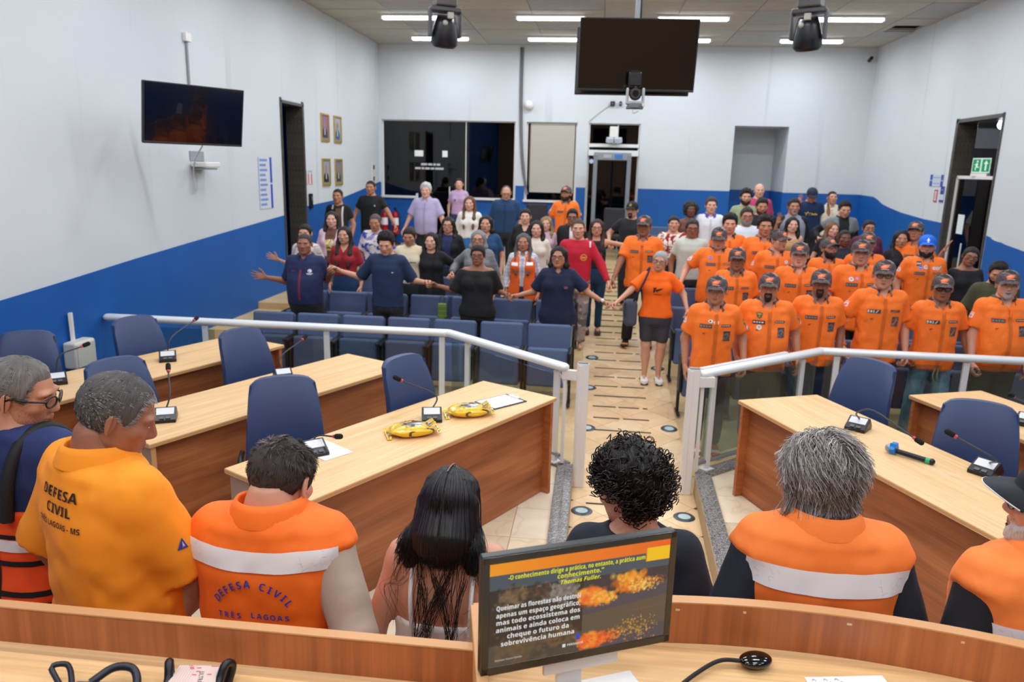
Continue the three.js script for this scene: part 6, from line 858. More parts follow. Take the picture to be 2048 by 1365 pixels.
function collar(c, o, parent) { // folded band around the neck, open at the throat
  const { k, w, fem, lean } = c, P = [], U = [], I = [], nA = 40, r0 = (fem ? 0.054 : 0.066) * k * (0.6 + 0.4 * w) + (o.layer ? 0.012 : 0.004), gap = (o.collarGap ?? 22) * R, H = o.collarH ?? 1, base = (o.neckY ?? 1.41) * k;
  for (let i = 0; i <= nA; i++) { const t = i / nA, a = gap + t * (Math.PI * 2 - 2 * gap), fr = Math.cos(a) * 0.5 + 0.5, tip = Math.pow(fr, 5), y0 = base + 0.012 - 0.032 * fr * fr;
    const prof = [[r0 + 0.004, y0 - 0.02], [r0 + 0.001, y0 + 0.022 * H], [r0 + 0.007, y0 + 0.029 * H], [r0 + 0.02, y0 + 0.018 * H], [r0 + 0.036 + 0.012 * tip, y0 - 0.01 - 0.03 * tip * H], [r0 + 0.032 + 0.01 * tip, y0 - 0.016 - 0.03 * tip * H]];
    prof.forEach(([r, y], j) => { P.push(Math.sin(a) * r * 1.02, y, Math.cos(a) * r * 0.98 - 0.012 + lean + 0.012 * fr); U.push(a * 0.12, y + j * 0.012); }); }
  for (let i = 0; i < nA; i++) for (let j = 0; j < 5; j++) { const a = i * 6 + j; I.push(a, a + 6, a + 7, a, a + 7, a + 1); }
  const g = new THREE.BufferGeometry(); g.setAttribute('position', new THREE.Float32BufferAttribute(P, 3)); g.setAttribute('uv', new THREE.Float32BufferAttribute(U, 2)); g.setIndex(I); g.computeVertexNormals(); mesh('collar', g, o.collar === true ? o.m ?? cloth(o.c, o.mo) : o.collar, parent);
}
function trousers(c, o) {
  const { k, w, secs, legX, knee, ankle, lw, q, seed } = c, hi = (o.waist ?? 1.0) * k, lo = (o.to ?? 0.075) * k, f = new Field([-0.3 * w, lo - 0.05, -0.26, 0.3 * w, hi + 0.05, 0.28 + c.belly], Math.max(q, o.q ?? 0.031)), gr = o.grow ?? 0.008;
  f.add([-0.22 * w, 0.72 * k, -0.2, 0.22 * w, hi, 0.22 + c.belly], loftDF(secs, gr, 0.74 * k, hi), 0.02);
  for (let i = 0; i < 2; i++) { const s = i * 2 - 1, cut = (df) => (x, y, z) => Math.max(df(x, y, z), lo - y); f.add([s < 0 ? -0.24 * w : -0.03, lo, -0.2, s < 0 ? 0.03 : 0.24 * w, 0.84 * k, 0.2], cut(coneDF([s * legX, 0.8 * k, -0.005], knee[i], 0.088 * k * lw + gr, (o.slim ? 0.058 : 0.066) * k * lw + gr)), 0.02); if (lo < 0.45 * k) f.add([knee[i][0] - 0.12, lo, -0.2, knee[i][0] + 0.12, 0.5 * k, 0.16], cut(coneDF(knee[i], ankle[i], (o.slim ? 0.058 : 0.066) * k * lw + gr, (o.slim ? 0.044 : 0.058) * k * lw + gr)), 0.02); }
  f.disp((x, y, z) => 0.005 * (noise3(x * 14 + seed, y * 8, z * 14) + 0.6 * noise3(x * 10, y * 22 + seed, z * 10)));
  mesh(o.name ?? 'trousers', f.mesh(), o.m ?? cloth(o.c ?? 0x1d2026, { bump: 0.01 }), c.g);
}
function shoe(c, i, o) {
  const { ankle, k } = c, x = ankle[i][0], f = new Field([x - 0.09, -0.012, -0.12, x + 0.09, 0.13, 0.24], 0.009), t = x * 1.1;
  f.add([x - 0.06, 0, -0.09, x + 0.06, 0.1, 0.2], (X, Y, Z) => { const u = clamp((Z + 0.075) / 0.26, 0, 1), h = lerp(o.low ? 0.05 : 0.095, 0.048, sst(0.2, 0.75, u)), wd = lerp(0.036, 0.046, sst(0, 0.7, u)), cx = lerp(x, t, u); return Math.max((Math.hypot((X - cx) / wd, Math.max(0, Math.abs(Z - 0.055) - 0.085) / 0.05) - 1) * 0.036, Y - h, 0.002 - Y); }, 0.014);
  if (o.strap) f.sub([x - 0.06, 0.02, -0.1, x + 0.06, 0.12, 0.09], (X, Y, Z) => Math.max(0.028 - Y, Math.abs(Z - 0.02) - 0.045), 0.004);
  const s = mesh('shoe', f.mesh(), mat(o.c, 0.6), c.g); mesh('sole', merge([box(0.085, 0.018, 0.27, 0, 0, 0, 0.008).translate((x + t) / 2, 0.006, 0.05)]), mat(o.sole ?? 0x1a1a1c, 0.7), s); if (o.stripe) mesh('stripe', box(0.095, 0.02, 0.06, (x + t) / 2, 0.045, 0.12, 0.01), mat(o.stripe, 0.5), s);
}
// short-sleeved orange volunteer uniform: camouflage collar, name tapes, pocket, badges, sleeve flags
function uniform(c, u) {
  const { w, arms, k } = c, ex = 0.085 * (0.5 + 0.5 * w), marks = [{ n: 'name_tape', c: u.tape ?? 'tape', x: -ex, y: 1.235, w: 0.105, h: 0.034, nx: 6, ny: 2 }, { n: 'name_tape', c: u.tape2 ?? 'tapeText', x: ex, y: 1.245, w: 0.085, h: 0.02, nx: 5, ny: 2 }, { n: 'chest_pocket', c: u.pocket ?? 'pocket', x: ex + 0.012, y: 1.15, w: 0.062, h: 0.088, nx: 5, ny: 6 }, { n: 'emblem', c: 'birdDark', x: -ex - 0.012, y: 1.165, w: 0.04, h: 0.03, nx: 3, ny: 3 }, ...(u.badges ?? []).map(([cell, x, y, s]) => ({ n: 'badge', c: cell, x, y, w: s, h: s, nx: 3, ny: 3 }))];
  garment(c, { m: UNIFORM, sleeve: u.sleeve ?? 0.74, sleeveR: 0.02, grow: 0.02, hem: u.hem ?? 0.76, collar: camo, collarGap: 26, vee: 0.07, placket: true, folds: 0.009, marks, q: u.q });
  for (const [s, cells] of [[1, u.left ?? ['flagGreen', 'flagBlue']], [-1, u.right ?? ['sleeveWhite']]]) cells.forEach((cell, i) => { const { P, E } = arms[s], t = 0.32 + i * 0.22, e = P.clone().lerp(E, t); stick(c.shirtField, c.shirt, 'sleeve_patch', prints, e.z + 0.012, e.y, 0.05 * k, 0.05 * k, { side: s > 0 ? 'L' : 'R', cell: CELL[cell], nx: 3, ny: 3 }); });
}
// ---------------------------------------------------------------- the audience, row by row, standing hand in hand
const T = (c, o = {}) => ({ c, dip: 0.03, ...o }), G = 'standing audience';
const qOf = (z) => (z > -8 ? 0.0135 : z > -9 ? 0.015 : z > -11 ? 0.0175 : 0.0205);
const man = (id, x, z, S, label, o) => person({ id, x, z, S, label, group: G, q: qOf(z), hair: 'short', ...o });
const lady = (id, x, z, S, label, o) => person({ id, x, z, S, label, group: G, q: qOf(z), fem: true, hair: 'shoulder', ...o });
const volunteer = (id, x, z, S, label, o) => person({ id, x, z, S, label, group: 'volunteers in orange uniforms', q: qOf(z), hair: 'undercap', cap: {}, skin: 'tan', ...o, uniform: o.uniform ?? {} });
const BLACK = 0x15161a, GREYHAIR = 0xa9a8a6, DKHAIR = 0x17100e, BRN = 0x4a2f1e;
const jean = { m: cloth(0xffffff, { map: PATTERN.jeans, bump: 0.012 }) };
const mark = (c, x, y, w, h, o = {}) => ({ c, x, y, w, h, nx: 3, ny: 3, ...o });
const flatMat = (c) => (clothMats['flat' + c] ??= mat(c, 0.7)), vestWhite = mat(0xf4f5f6, 0.35);
const strip = (c, x, y, w, h, o = {}) => ({ n: o.n ?? 'stripe', m: flatMat(c), x, y, w, h, nx: o.nx ?? 3, ny: o.ny ?? 10, ...o });
function wristBand(c, s, m, r = 0.033, name = 'wristband') { const { W, d } = c.arms[s], g = new THREE.TorusGeometry(r, 0.009, 8, 18); g.scale(1, 1, 1.4); g.applyQuaternion(new THREE.Quaternion().setFromUnitVectors(V(0, 0, 1), d)); g.translate(...W.clone().addScaledVector(d, -0.012).toArray()); return mesh(name, g, m, c.g); }
// left block, second row
man('P1', -3.4, -8.6, 1.66, 'heavy man in navy shirt, palm raised, standing nearest the blue left wall', { w: 1.18, belly: 0.05, skin: 'brown', hair: 'buzz', hairColor: 0x3a3330, head: 'broad', hyaw: 6, R: { h: [-0.5, 1.15, 0.16], pose: 'open', t: [0, 0.8, -0.3], pole: [-0.3, -0.9, -0.2] }, L: { h: [0.36, 1.24, 0.08], pole: [0.6, -0.8, -0.1] }, bottom: { c: 0x2a2a2c }, top: { c: 0x1c2750, sleeve: 0.9, collar: true, vee: 0.04, marks: [strip(0x7a2038, -0.008, 1.08, 0.026, 0.36), mark('whiteEmblem', 0.1, 1.235, 0.085, 0.075), mark('redText', -0.1, 1.24, 0.06, 0.03)] } });
man('P8', -2.41, -8.6, 1.72, 'young man in dark blue crew-neck tee with head bowed and both arms stretched out', { w: 0.98, skin: 'fair', hair: 'thick', pitch: 16, stubble: 0.2, R: { h: [-0.64, 1.26, 0.05], pole: [-0.2, -0.9, -0.3] }, L: { h: [0.53, 1.14, 0.1], pole: [0.3, -0.8, -0.4] }, bottom: { c: 0x202022 }, top: T(0x1b2f50, { sleeve: 0.95, sleeveR: 0.022, hem: 0.8, marks: [mark('smallWhite', 0.09, 1.22, 0.03, 0.015)] }) });
lady('P16', -1.34, -8.6, 1.6, 'woman with glasses in black off-shoulder top holding hands on both sides', { w: 1.2, skin: 'brown', hair: 'pulled', glasses: 1, bust: 1.2, R: { h: [-0.53, 1.14, 0.12], pole: [-0.2, -0.9, -0.2] }, L: { h: [0.39, 1.04, 0.12], pole: [0.3, -0.8, -0.3] }, bottom: { c: 0x101113 }, top: { c: BLACK, neckY: 1.345, wide: 2.1, dip: 0.03, sleeve: 0.98, sleeveR: 0.035, hem: 0.8, grow: 0.016 } });
lady('P22', -0.41, -8.6, 1.62, 'woman in navy polo shirt with white watch, arms stretched to both sides', { w: 1.22, skin: 'tan', hair: 'bob', hairColor: 0x0f0b0c, glasses: 1, hyaw: -8, head: 'broad', R: { h: [-0.54, 1.02, 0.12], pole: [-0.2, -0.8, -0.4] }, L: { h: [0.58, 0.99, 0.16], pole: [0.3, -0.7, -0.4] }, bottom: jean, top: { c: 0x131d3e, sleeve: 0.85, sleeveR: 0.02, collar: true, vee: 0.06, hem: 0.73, marks: [mark('pinkTag', 0.1, 1.2, 0.055, 0.042)] }, extra: (c) => { wristBand(c, 1, mat(0x2a2c2e, 0.4), 0.03, 'watch_strap'); const { W } = c.arms[1]; mesh('wristwatch', ball(0.022, W.x - 0.01, W.y + 0.02, W.z + 0.02, 12, 8), mat(0xeef2f4, 0.2), c.g); } });
// left block, third row
lady('P2', -3.8, -9.65, 1.6, 'woman in pale speckled top with raised palm behind the heavy man', { skin: 'fair', hair: 'pulled', R: { h: [-0.41, 1.16, 0.14], pose: 'open', t: [0, 1, 0.2], pole: [-0.2, -0.9, -0.2] }, top: T(0xffffff, { m: cloth(0xffffff, { map: PATTERN.speckle }), sleeve: 0.7 }) });
lady('P4', -3.27, -9.65, 1.59, 'woman in red button blouse and blue jeans with long dark hair', { skin: 'fair', hair: 'long', hairColor: 0x241613, bottom: { c: 0x16375f, waist: 1.02 }, top: { c: 0x9c1c28, hem: 0.98, sleeve: 0.75, vee: 0.09, placket: true } });
lady('P9', -2.4, -9.65, 1.62, 'woman in cream tee with hair pulled back and eyes lowered', { w: 1.05, skin: 'tan', hair: 'bun', hairColor: 0x2a1c16, pitch: 12, top: T(0xead9b8, { marks: [strip(0x6a5a48, 0.07, 1.2, 0.08, 0.012, { n: 'small_print' })] }) });
lady('P11', -2.12, -9.65, 1.55, 'young woman in black top and black jacket with dark shoulder-length hair', { skin: 'pale', hair: 'shoulder', hairColor: 0x130d0e, L: { h: [0.3, 0.98, 0.12] }, top: T(BLACK, { neckY: 1.38 }), over: { name: 'jacket', c: 0x111114, openFront: 0.06, sleeve: 1.9, hem: 0.76 } });
lady('P15', -1.5, -9.65, 1.6, 'older woman with grey hair and glasses in a grey cardigan', { w: 1.1, skin: 'fair', hair: 'bob', hairColor: 0x8b8a8c, glasses: 1, R: { h: [-0.34, 1.0, 0.14] }, top: T(0x24344f), over: { name: 'cardigan', c: 0xffffff, m: cloth(0xffffff, { map: PATTERN.heather }), openFront: 0.07, sleeve: 1.9, hem: 0.7 } });
lady('P21', -0.92, -9.65, 1.58, 'woman with long grey hair in an orange safety vest over a plaid shirt', { skin: 'tan', hair: 'long', hairColor: 0x5c5858, top: { c: 0xffffff, m: cloth(0xffffff, { map: PATTERN.plaid }), sleeve: 1.9, collar: true, vee: 0.05, hem: 0.95, placket: true }, bottom: { c: 0x1a2a4c, waist: 1.0 }, over: { name: 'vest', c: 0xf0641a, openFront: 0.045, sleeve: 0, hem: 0.74, marks: [{ n: 'reflective_stripe', m: vestWhite, x: -0.1, y: 1.26, w: 0.085, h: 0.04, nx: 3, ny: 2 }, { n: 'reflective_stripe', m: vestWhite, x: 0.1, y: 1.27, w: 0.085, h: 0.04, nx: 3, ny: 2 }] } });
man('P26', -0.24, -10.0, 1.73, 'man in long-sleeved red tee with round yellow emblem', { skin: 'fair', hair: 'buzz', hairColor: 0x4a403a, head: 'man', L: { h: [0.45, 0.86, 0.16], pole: [0.5, -0.4, -0.6] }, bottom: { m: cloth(0xffffff, { map: PATTERN.camoPants }), waist: 0.92 }, top: T(0xc01430, { sleeve: 1.95, hem: 0.88, marks: [mark('roundYellow', 0.085, 1.2, 0.085, 0.085), strip(0xd8d0d4, 0.16, 1.36, 0.02, 0.07, { n: 'sleeve_piping' })] }), extra: (c) => { const t = mesh('orange_pouch', new RoundedBoxGeometry(0.14, 0.13, 0.06, 2, 0.02).translate(0.12, 0.83, 0.15), UNIFORM, c.g); t.userData.label = 'orange pouch at the hip'; } });
lady('P27', 0.0, -10.75, 1.63, 'woman in black tank top and skinny jeans with long brown hair and glasses', { w: 0.92, skin: 'fair', hair: 'long', hairColor: 0x3a251c, glasses: 1, L: { h: [0.35, 1.0, 0.06], pole: [0.7, 0.2, -0.5] }, bottom: { c: 0x143a5c, slim: true, waist: 1.0 }, top: { c: 0x121316, sleeve: 0, neckY: 1.35, wide: 1.35, hem: 0.95 }, shoes: { c: 0x4a352c, low: true, strap: true, sole: 0x2e221c } });
// left block, fourth row
lady('P3', -3.81, -10.7, 1.63, 'woman in brown top with a large gold print and pale pink sleeves', { skin: 'pale', hair: 'shoulder', hairColor: 0x221a1c, hyaw: 10, top: T(0x6b4234, { sleeve: 0.3, marks: [{ n: 'gold_print', c: 'goldPrint', x: 0, y: 1.17, w: 0.19, h: 0.2, nx: 5, ny: 5 }] }), over: { name: 'cardigan', c: 0xe6c2cc, openFront: 0.09, sleeve: 0.8, hem: 1.0 } });
lady('P7', -3.16, -10.7, 1.62, 'older person with cropped hair in a blue and white printed top', { w: 1.15, skin: 'tan', hair: 'buzz', hairColor: 0x5c5450, pitch: 10, top: T(0xffffff, { m: cloth(0xffffff, { map: PATTERN.bluePrint }), sleeve: 0.9, sleeveR: 0.025, vee: 0.05 }) });
lady('P12', -2.1, -10.7, 1.6, 'woman with glasses in navy tee and black cardigan with dark wavy hair', { w: 1.1, skin: 'fair', hair: 'wavy', hairColor: 0x1c1616, glasses: 1, top: T(0x202a56), over: { name: 'cardigan', c: 0x0f0f12, openFront: 0.08, sleeve: 1.9, hem: 0.7 } });
lady('P17', -1.56, -10.7, 1.64, 'woman in blue v-neck dress with short dark hair, behind the grey-haired woman', { w: 1.15, skin: 'fair', hair: 'bob', hairColor: 0x141014, top: { c: 0x17466e, vee: 0.13, sleeve: 0.7, hem: 0.6 } });
lady('P20', -0.84, -10.7, 1.59, 'young woman in cream sweater with dark straight hair', { skin: 'pale', hair: 'shoulder', hairColor: 0x18100f, top: T(0xe0d8c8, { sleeve: 1.8 }), bottom: { c: 0x6a3420 } });
lady('P19', -1.1, -11.75, 1.61, 'pale young woman in black jacket with hair tied back', { skin: 'pale', hair: 'pulled', hairColor: 0x1a1312, top: { c: 0x18181b, vee: 0.12, sleeve: 1.9 }, over: { name: 'jacket', c: 0x101013, openFront: 0.05, sleeve: 1.9, hem: 0.74 } });
lady('P25', -0.78, -11.75, 1.5, 'fair-haired woman mostly hidden between the cream sweater and the orange uniform', { skin: 'pale', hair: 'wavy', hairColor: 0xa07c52, top: T(0xc9a9b8) });
man('P24', -0.38, -11.75, 1.62, 'man with glasses in black suit jacket over a white tee', { skin: 'brown', hair: 'short', glasses: 1, top: T(0xe4e2de), over: { name: 'suit_jacket', c: 0x131418, openFront: 0.035, sleeve: 1.95, hem: 0.74, collar: true } });
// left block, back rows
man('P5', -4.44, -12.8, 1.71, 'young man in black tee with a chequered strap across the chest', { w: 0.9, skin: 'tan', hair: 'buzz', stubble: 0.1, top: T(0x111318, { marks: [strip(0x6a4c2c, 0.03, 1.2, 0.09, 0.3, { n: 'print' }), strip(0xdcdad4, 0.1, 1.2, 0.025, 0.36, { n: 'strap' }), strip(0xcfccd4, -0.07, 1.37, 0.03, 0.07, { n: 'strap' })] }) });
man('P6', -4.19, -13.9, 1.75, 'tall man in plain black tee with arms held away from his sides', { w: 1.05, skin: 'tan', hair: 'buzz', R: { h: [-0.38, 0.84, 0.1] }, L: { h: [0.56, 0.8, 0.12], pole: [0.3, -0.4, -0.6] }, top: T(0x141619, { marks: [mark('smallWhite', 0.1, 1.24, 0.035, 0.03)] }) });
man('P10', -3.15, -13.9, 1.72, 'white-haired man in lilac short-sleeved shirt', { w: 1.12, belly: 0.03, skin: 'pale', hair: 'thick', hairColor: 0xdadad8, hairRGB: [150, 146, 142], head: 'broad', stubble: 0, R: { h: [-0.45, 0.76, 0.1], pole: [-0.3, -0.4, -0.6] }, L: { h: [0.4, 0.78, 0.1] }, top: { c: 0xb6acd2, sleeve: 0.9, sleeveR: 0.025, collar: true, vee: 0.05, placket: true, hem: 0.78 } });
lady('P14', -2.15, -12.8, 1.65, 'woman in white sweater with long light brown hair', { skin: 'pale', hair: 'long', hairColor: 0x6b4630, bottom: { c: 0x2f6da6, waist: 1.0 }, top: T(0xf0ece4, { sleeve: 1.6, hem: 0.95, sleeveR: 0.025 }) });
lady('P13', -2.9, -15.9, 1.65, 'woman in lilac tee with a dark side ponytail, in front of the back window', { skin: 'pale', hair: 'tail', hairColor: 0x16100f, pitch: -8, hyaw: 8, top: T(0xc4a2c6, { sleeve: 0.7, neckY: 1.43 }), bottom: { c: 0x2a3a5c } });
man('P18', -1.67, -13.9, 1.74, 'balding man with glasses in dark blue polo shirt', { w: 1.1, skin: 'fair', hair: 'fringe', hairColor: 0x4a4440, glasses: 1, pitch: 14, hyaw: 10, top: { c: 0x1c3f66, collar: true, placket: true, sleeve: 0.95, sleeveR: 0.022 } });
volunteer('P23', -0.58, -13.9, 1.75, 'bearded volunteer in orange uniform with camouflage cap near the narrow back window', { w: 0.95, beard: 'full', pitch: -10, hyaw: -14, R: { h: [-0.26, 0.86, 0.12] } });
// aisle
volunteer('P29', 0.62, -10.2, 1.77, 'tall volunteer in orange uniform and camouflage cap standing in the aisle', { w: 1.08, skin: 'brown', head: 'broad', hyaw: -6, R: { h: [-0.4, 0.85, 0.22], pole: [-0.5, -0.5, -0.6] }, stance: 0.06, yaw: -8, bottom: { c: 0x111216 }, uniform: { badges: [] }, shoes: { c: 0x15161a, stripe: 0xd8952a, sole: 0xd0902a } });
man('P28', 0.54, -12.2, 1.71, 'man in black tee and black cap with gold badge in the aisle near the entrance', { skin: 'fair', hair: 'undercap', beard: 'goatee', cap: { m: mat(0x131214, 0.8), mark: 'goldCap', half: 18 }, R: { h: [-0.34, 1.0, 0.12] }, hyaw: -20, top: T(0x1d2026) });
lady('P30', 0.73, -8.85, 1.56, 'grey-haired woman with glasses in bright orange tee and dark shorts in the aisle', { w: 1.12, q: 0.0135, skin: 'fair', hair: 'pulled', hairColor: 0xbdbab6, hairRGB: [120, 112, 106], glasses: 1, roll: -9, hyaw: -12, bust: 1.1, R: { h: [-0.53, 0.92, 0.3], pole: [-0.4, -0.6, -0.5] }, L: { h: [0.36, 0.84, 0.16], pole: [0.6, -0.4, -0.5] }, bottom: { name: 'shorts', c: 0x38363f, to: 0.52, waist: 0.9 }, top: T(0xff6d0a, { sleeve: 0.75, sleeveR: 0.022, hem: 0.84, marks: [{ n: 'print', c: 'birdPrint', x: 0.0, y: 1.185, w: 0.14, h: 0.11, nx: 5, ny: 4 }] }), shoes: { c: 0xe8e6e2, low: true, sole: 0x1b1c1e } });
{ const b = thing('shoulder_bag', 'dark grey shoulder bag hanging beside the woman in the orange tee', 'bag', [0.5, floorY(-8.85), -8.85]); mesh('bag_body', box(0.15, 0.3, 0.24, -0.06, 0.82, 0.0, 0.05, 3), cloth(0x4a5060), b); mesh('strap', [tube([V(-0.04, 0.95, 0.06), V(0.02, 1.1, 0.15), V(0.09, 1.26, 0.13), V(0.13, 1.36, 0.03), V(0.1, 1.28, -0.1), V(-0.02, 0.98, -0.09)], 0.012, 6, 40)], cloth(0x23283a), b); mesh('flap', box(0.02, 0.16, 0.22, -0.135, 0.87, 0, 0.008), cloth(0x41475a), b); }
{ const b = thing('shopping_bag', 'small green patterned bag hanging between the seats on the left', 'bag', [-1.83, floorY(-9) + 0.42, -8.95]); mesh('bag_body', box(0.11, 0.36, 0.06, 0, 0.2, 0, 0.025, 2), mat(0xffffff, 0.6, { map: patternTex((u, v) => (fbm2(u, v, 4, 5, 600, 2) > 0 ? [150, 176, 70] : [72, 110, 48]), 6) }), b); mesh('handle', tube([V(-0.03, 0.37, 0), V(-0.02, 0.46, 0), V(0.02, 0.46, 0), V(0.03, 0.37, 0)], 0.006, 5), mat(0x3f5a2c, 0.6), b); }
// right block, volunteers from the railing backwards
volunteer('P53', 1.11, -6.98, 1.69, 'front-row volunteer nearest the gate with red and white shoes', { skin: 'tan', hair: 'undercap', hairColor: 0x6a6460, hyaw: -14, R: { h: [-0.23, 0.77, 0.02], pose: 'relaxed' }, L: { h: [0.3, 0.81, 0.06] }, bottom: { c: 0x1f2f4e }, uniform: { badges: [['ovalWhite', -0.05, 1.28, 0.04], ['roundWhite', 0.0, 1.27, 0.045], ['smallWhite', 0.0, 1.2, 0.035]] }, shoes: { c: 0xc4523c, stripe: 0xeee8e4, sole: 0xe6e2dc } });
volunteer('P54', 1.62, -7.2, 1.69, 'front-row volunteer with goatee and green shield badge, second from the gate', { w: 1.12, belly: 0.03, beard: 'goatee', hyaw: -14, R: { h: [-0.23, 0.81, 0.05] }, L: { h: [0.33, 0.82, 0.02], pose: 'relaxed' }, bottom: { c: 0x22232a }, uniform: { tape: 'tapeText', badges: [['shield', -0.09, 1.295, 0.06], ['roundWhite', -0.09, 1.19, 0.045]] } });
volunteer('P55', 2.15, -7.45, 1.69, 'front-row volunteer with dark goatee, third from the gate', { beard: 'goatee', beardColor: 0x1a1412, skin: 'brown', hyaw: -16, R: { h: [-0.22, 0.8, 0.02], pose: 'relaxed' }, bottom: { c: 0x1c2e4c } });
volunteer('P64', 2.73, -7.5, 1.79, 'front-row volunteer with glasses and an orange wristband', { w: 1.02, skin: 'fair', glasses: 1, hyaw: -18, hair: 'undercap', R: { h: [-0.3, 0.87, 0.05], pole: [-0.6, -0.3, -0.6] }, L: { h: [0.28, 0.83, 0.06] }, bottom: { c: 0x20222c }, uniform: { tape: 'tapeStripes', tape2: 'pocketSlash', pocket: 'pocketSlash' }, extra: (c) => wristBand(c, -1, UNIFORM, 0.034) });
volunteer('P65', 3.27, -7.5, 1.68, 'front-row volunteer with dark glasses and light blue jeans', { skin: 'brown', glasses: 2, hyaw: -16, R: { h: [-0.25, 0.82, 0.06] }, L: { h: [0.34, 0.8, 0.06] }, bottom: jean, stance: 0.06, uniform: { tape: 'tapeStripes', pocket: 'pocketSlash' }, extra: (c) => mesh('drawstring', [tube([V(-0.01, 0.8, 0.14), V(-0.03, 0.72, 0.15), V(-0.01, 0.66, 0.145)], 0.006, 5), tube([V(0.015, 0.8, 0.14), V(0.01, 0.7, 0.152), V(0.02, 0.68, 0.147)], 0.006, 5)], mat(0xc2a878, 0.8), c.g) });
volunteer('P66', 3.84, -7.5, 1.74, 'front-row volunteer with grey beard at the right picture edge', { w: 1.12, belly: 0.04, beard: 'goatee', beardColor: 0xb4aca6, hairColor: 0x9a948e, skin: 'fair', head: 'broad', hyaw: -16, R: { h: [-0.25, 0.79, 0.12] }, bottom: { c: 0x2a2b30 } });
volunteer('P52', 1.56, -8.6, 1.67, 'second-row volunteer with dark skin, standing behind the first two', { skin: 'brown', stubble: 0.2, hyaw: -8, bottom: { c: 0x24262c }, uniform: { tape2: 'tape' } });
volunteer('P51', 2.22, -8.6, 1.75, 'second-row light-skinned clean-shaven volunteer with patterned cap', { skin: 'pale', w: 1.08, stubble: 0.1, head: 'broad', hyaw: -14 });
volunteer('P58', 2.86, -8.6, 1.8, 'second-row volunteer with white and pink round chest badges', { skin: 'fair', w: 1.1, head: 'broad', hyaw: -14, uniform: { badges: [['roundWhite', -0.1, 1.29, 0.045], ['roundPink', -0.05, 1.3, 0.035]] } });
man('P63', 4.29, -8.6, 1.64, 'man in olive green tee with dark beard looking down, at the right edge', { w: 1.25, belly: 0.04, skin: 'tan', beard: 'full', head: 'broad', pitch: 16, hyaw: -22, top: T(0x3f4228, { sleeve: 0.85, hem: 0.78 }) });
volunteer('P40', 1.51, -9.65, 1.74, 'third-row volunteer with grey stubble reaching down to the floral blouse', { w: 1.15, belly: 0.03, skin: 'fair', head: 'broad', stubble: 1, hairRGB: [96, 90, 88], pitch: 10, hyaw: -10, R: { h: [-0.46, 0.98, 0.14], pole: [-0.5, -0.5, -0.5] }, uniform: { badges: [['roundPurple', -0.1, 1.31, 0.045]] } });
volunteer('P47', 2.21, -9.65, 1.73, 'third-row volunteer with his face turned to the right', { skin: 'fair', hyaw: 38, stubble: 0.8, uniform: { badges: [['roundWhite', 0.1, 1.3, 0.04]] } });
volunteer('P46', 2.19, -10.35, 1.79, 'capless dark-haired volunteer hidden behind the one looking right', { hair: 'thick', cap: null, w: 1.1 });
volunteer('P49', 2.83, -9.65, 1.65, 'third-row bearded volunteer with open mouth and tilted cap', { w: 0.92, beard: 'full', open: 1, pitch: -14, hyaw: 22, glasses: 1 });
volunteer('P57', 3.27, -9.65, 1.73, 'third-row volunteer half hidden behind the man with round badges', { skin: 'tan', hyaw: -10 });
volunteer('P61', 3.96, -9.65, 1.72, 'bearded volunteer in a bright blue cap with a white arrow', { w: 1.12, beard: 'full', beardColor: 0x1c1210, head: 'broad', skin: 'fair', hyaw: -18, cap: { m: mat(0x0a66d8, 0.7), mark: 'arrowUp', half: 16 }, uniform: { badges: [['roundPurple', -0.085, 1.3, 0.05], ['roundWhite', -0.03, 1.31, 0.045], ['tapeText', -0.1, 1.345, 0.05], ['roundWhite', 0.06, 1.3, 0.035], ['sleeveWhite', 0.1, 1.3, 0.035], ['flagBlue', 0.14, 1.305, 0.035]] } });
lady('P62', 4.45, -9.65, 1.6, 'woman with glasses in black top tilting her head before the right doorway', { w: 1.1, skin: 'brown', hair: 'pulled', glasses: 1, roll: -12, hyaw: -12, top: { c: 0x14161c, neckY: 1.36, wide: 1.5, dip: 0.05, sleeve: 0.9, hem: 0.7 } });
man('P39', 1.8, -10.7, 1.75, 'dark-haired volunteer without a cap, orange uniform', { hair: 'thick', skin: 'fair', stubble: 1, hyaw: -6, uniform: {} });
volunteer('P60', 4.22, -10.7, 1.74, 'tall volunteer with raised hand and camouflage cap by the right doorway', { hyaw: -30, pitch: -8, skin: 'tan', stubble: 0.3, L: { h: [0.36, 1.42, 0.14], pose: 'open', t: [-0.3, 0.3, 1], pole: [0.5, -0.8, -0.2] } });
lady('P31', 1.15, -11.75, 1.57, 'woman in red and white floral blouse with hair pulled back', { w: 1.22, skin: 'fair', hair: 'pulled', hairColor: 0x2a2020, bust: 1.2, head: 'broad', bottom: { c: 0x15161a, waist: 1.02 }, top: { c: 0xffffff, m: cloth(0xffffff, { map: PATTERN.floral }), neckY: 1.37, wide: 1.4, dip: 0.06, sleeve: 1.0, sleeveR: 0.03, hem: 0.97 }, L: { h: [0.3, 0.62, 0.06] }, extra: (c) => mesh('gold_chain', tube([V(-0.04, 0.94, 0.15), V(-0.02, 0.87, 0.16), V(0.01, 0.86, 0.16), V(0.03, 0.94, 0.155)], 0.004, 5), phys(0xc9a44a, 0.3, { metalness: 0.8 }), c.g) });
man('P32', 1.3, -10.7, 1.67, 'man with glasses in pale green tee beside the floral blouse', { skin: 'brown', glasses: 1, hair: 'short', hairColor: 0x3c3836, top: T(0xc6d0c4) });
lady('P33', 1.51, -12.8, 1.66, 'woman with dark curly hair in a brown sleeveless top', { skin: 'deep', hair: 'curly', top: { c: 0x6e4236, sleeve: 0, neckY: 1.33, wide: 1.4 } });
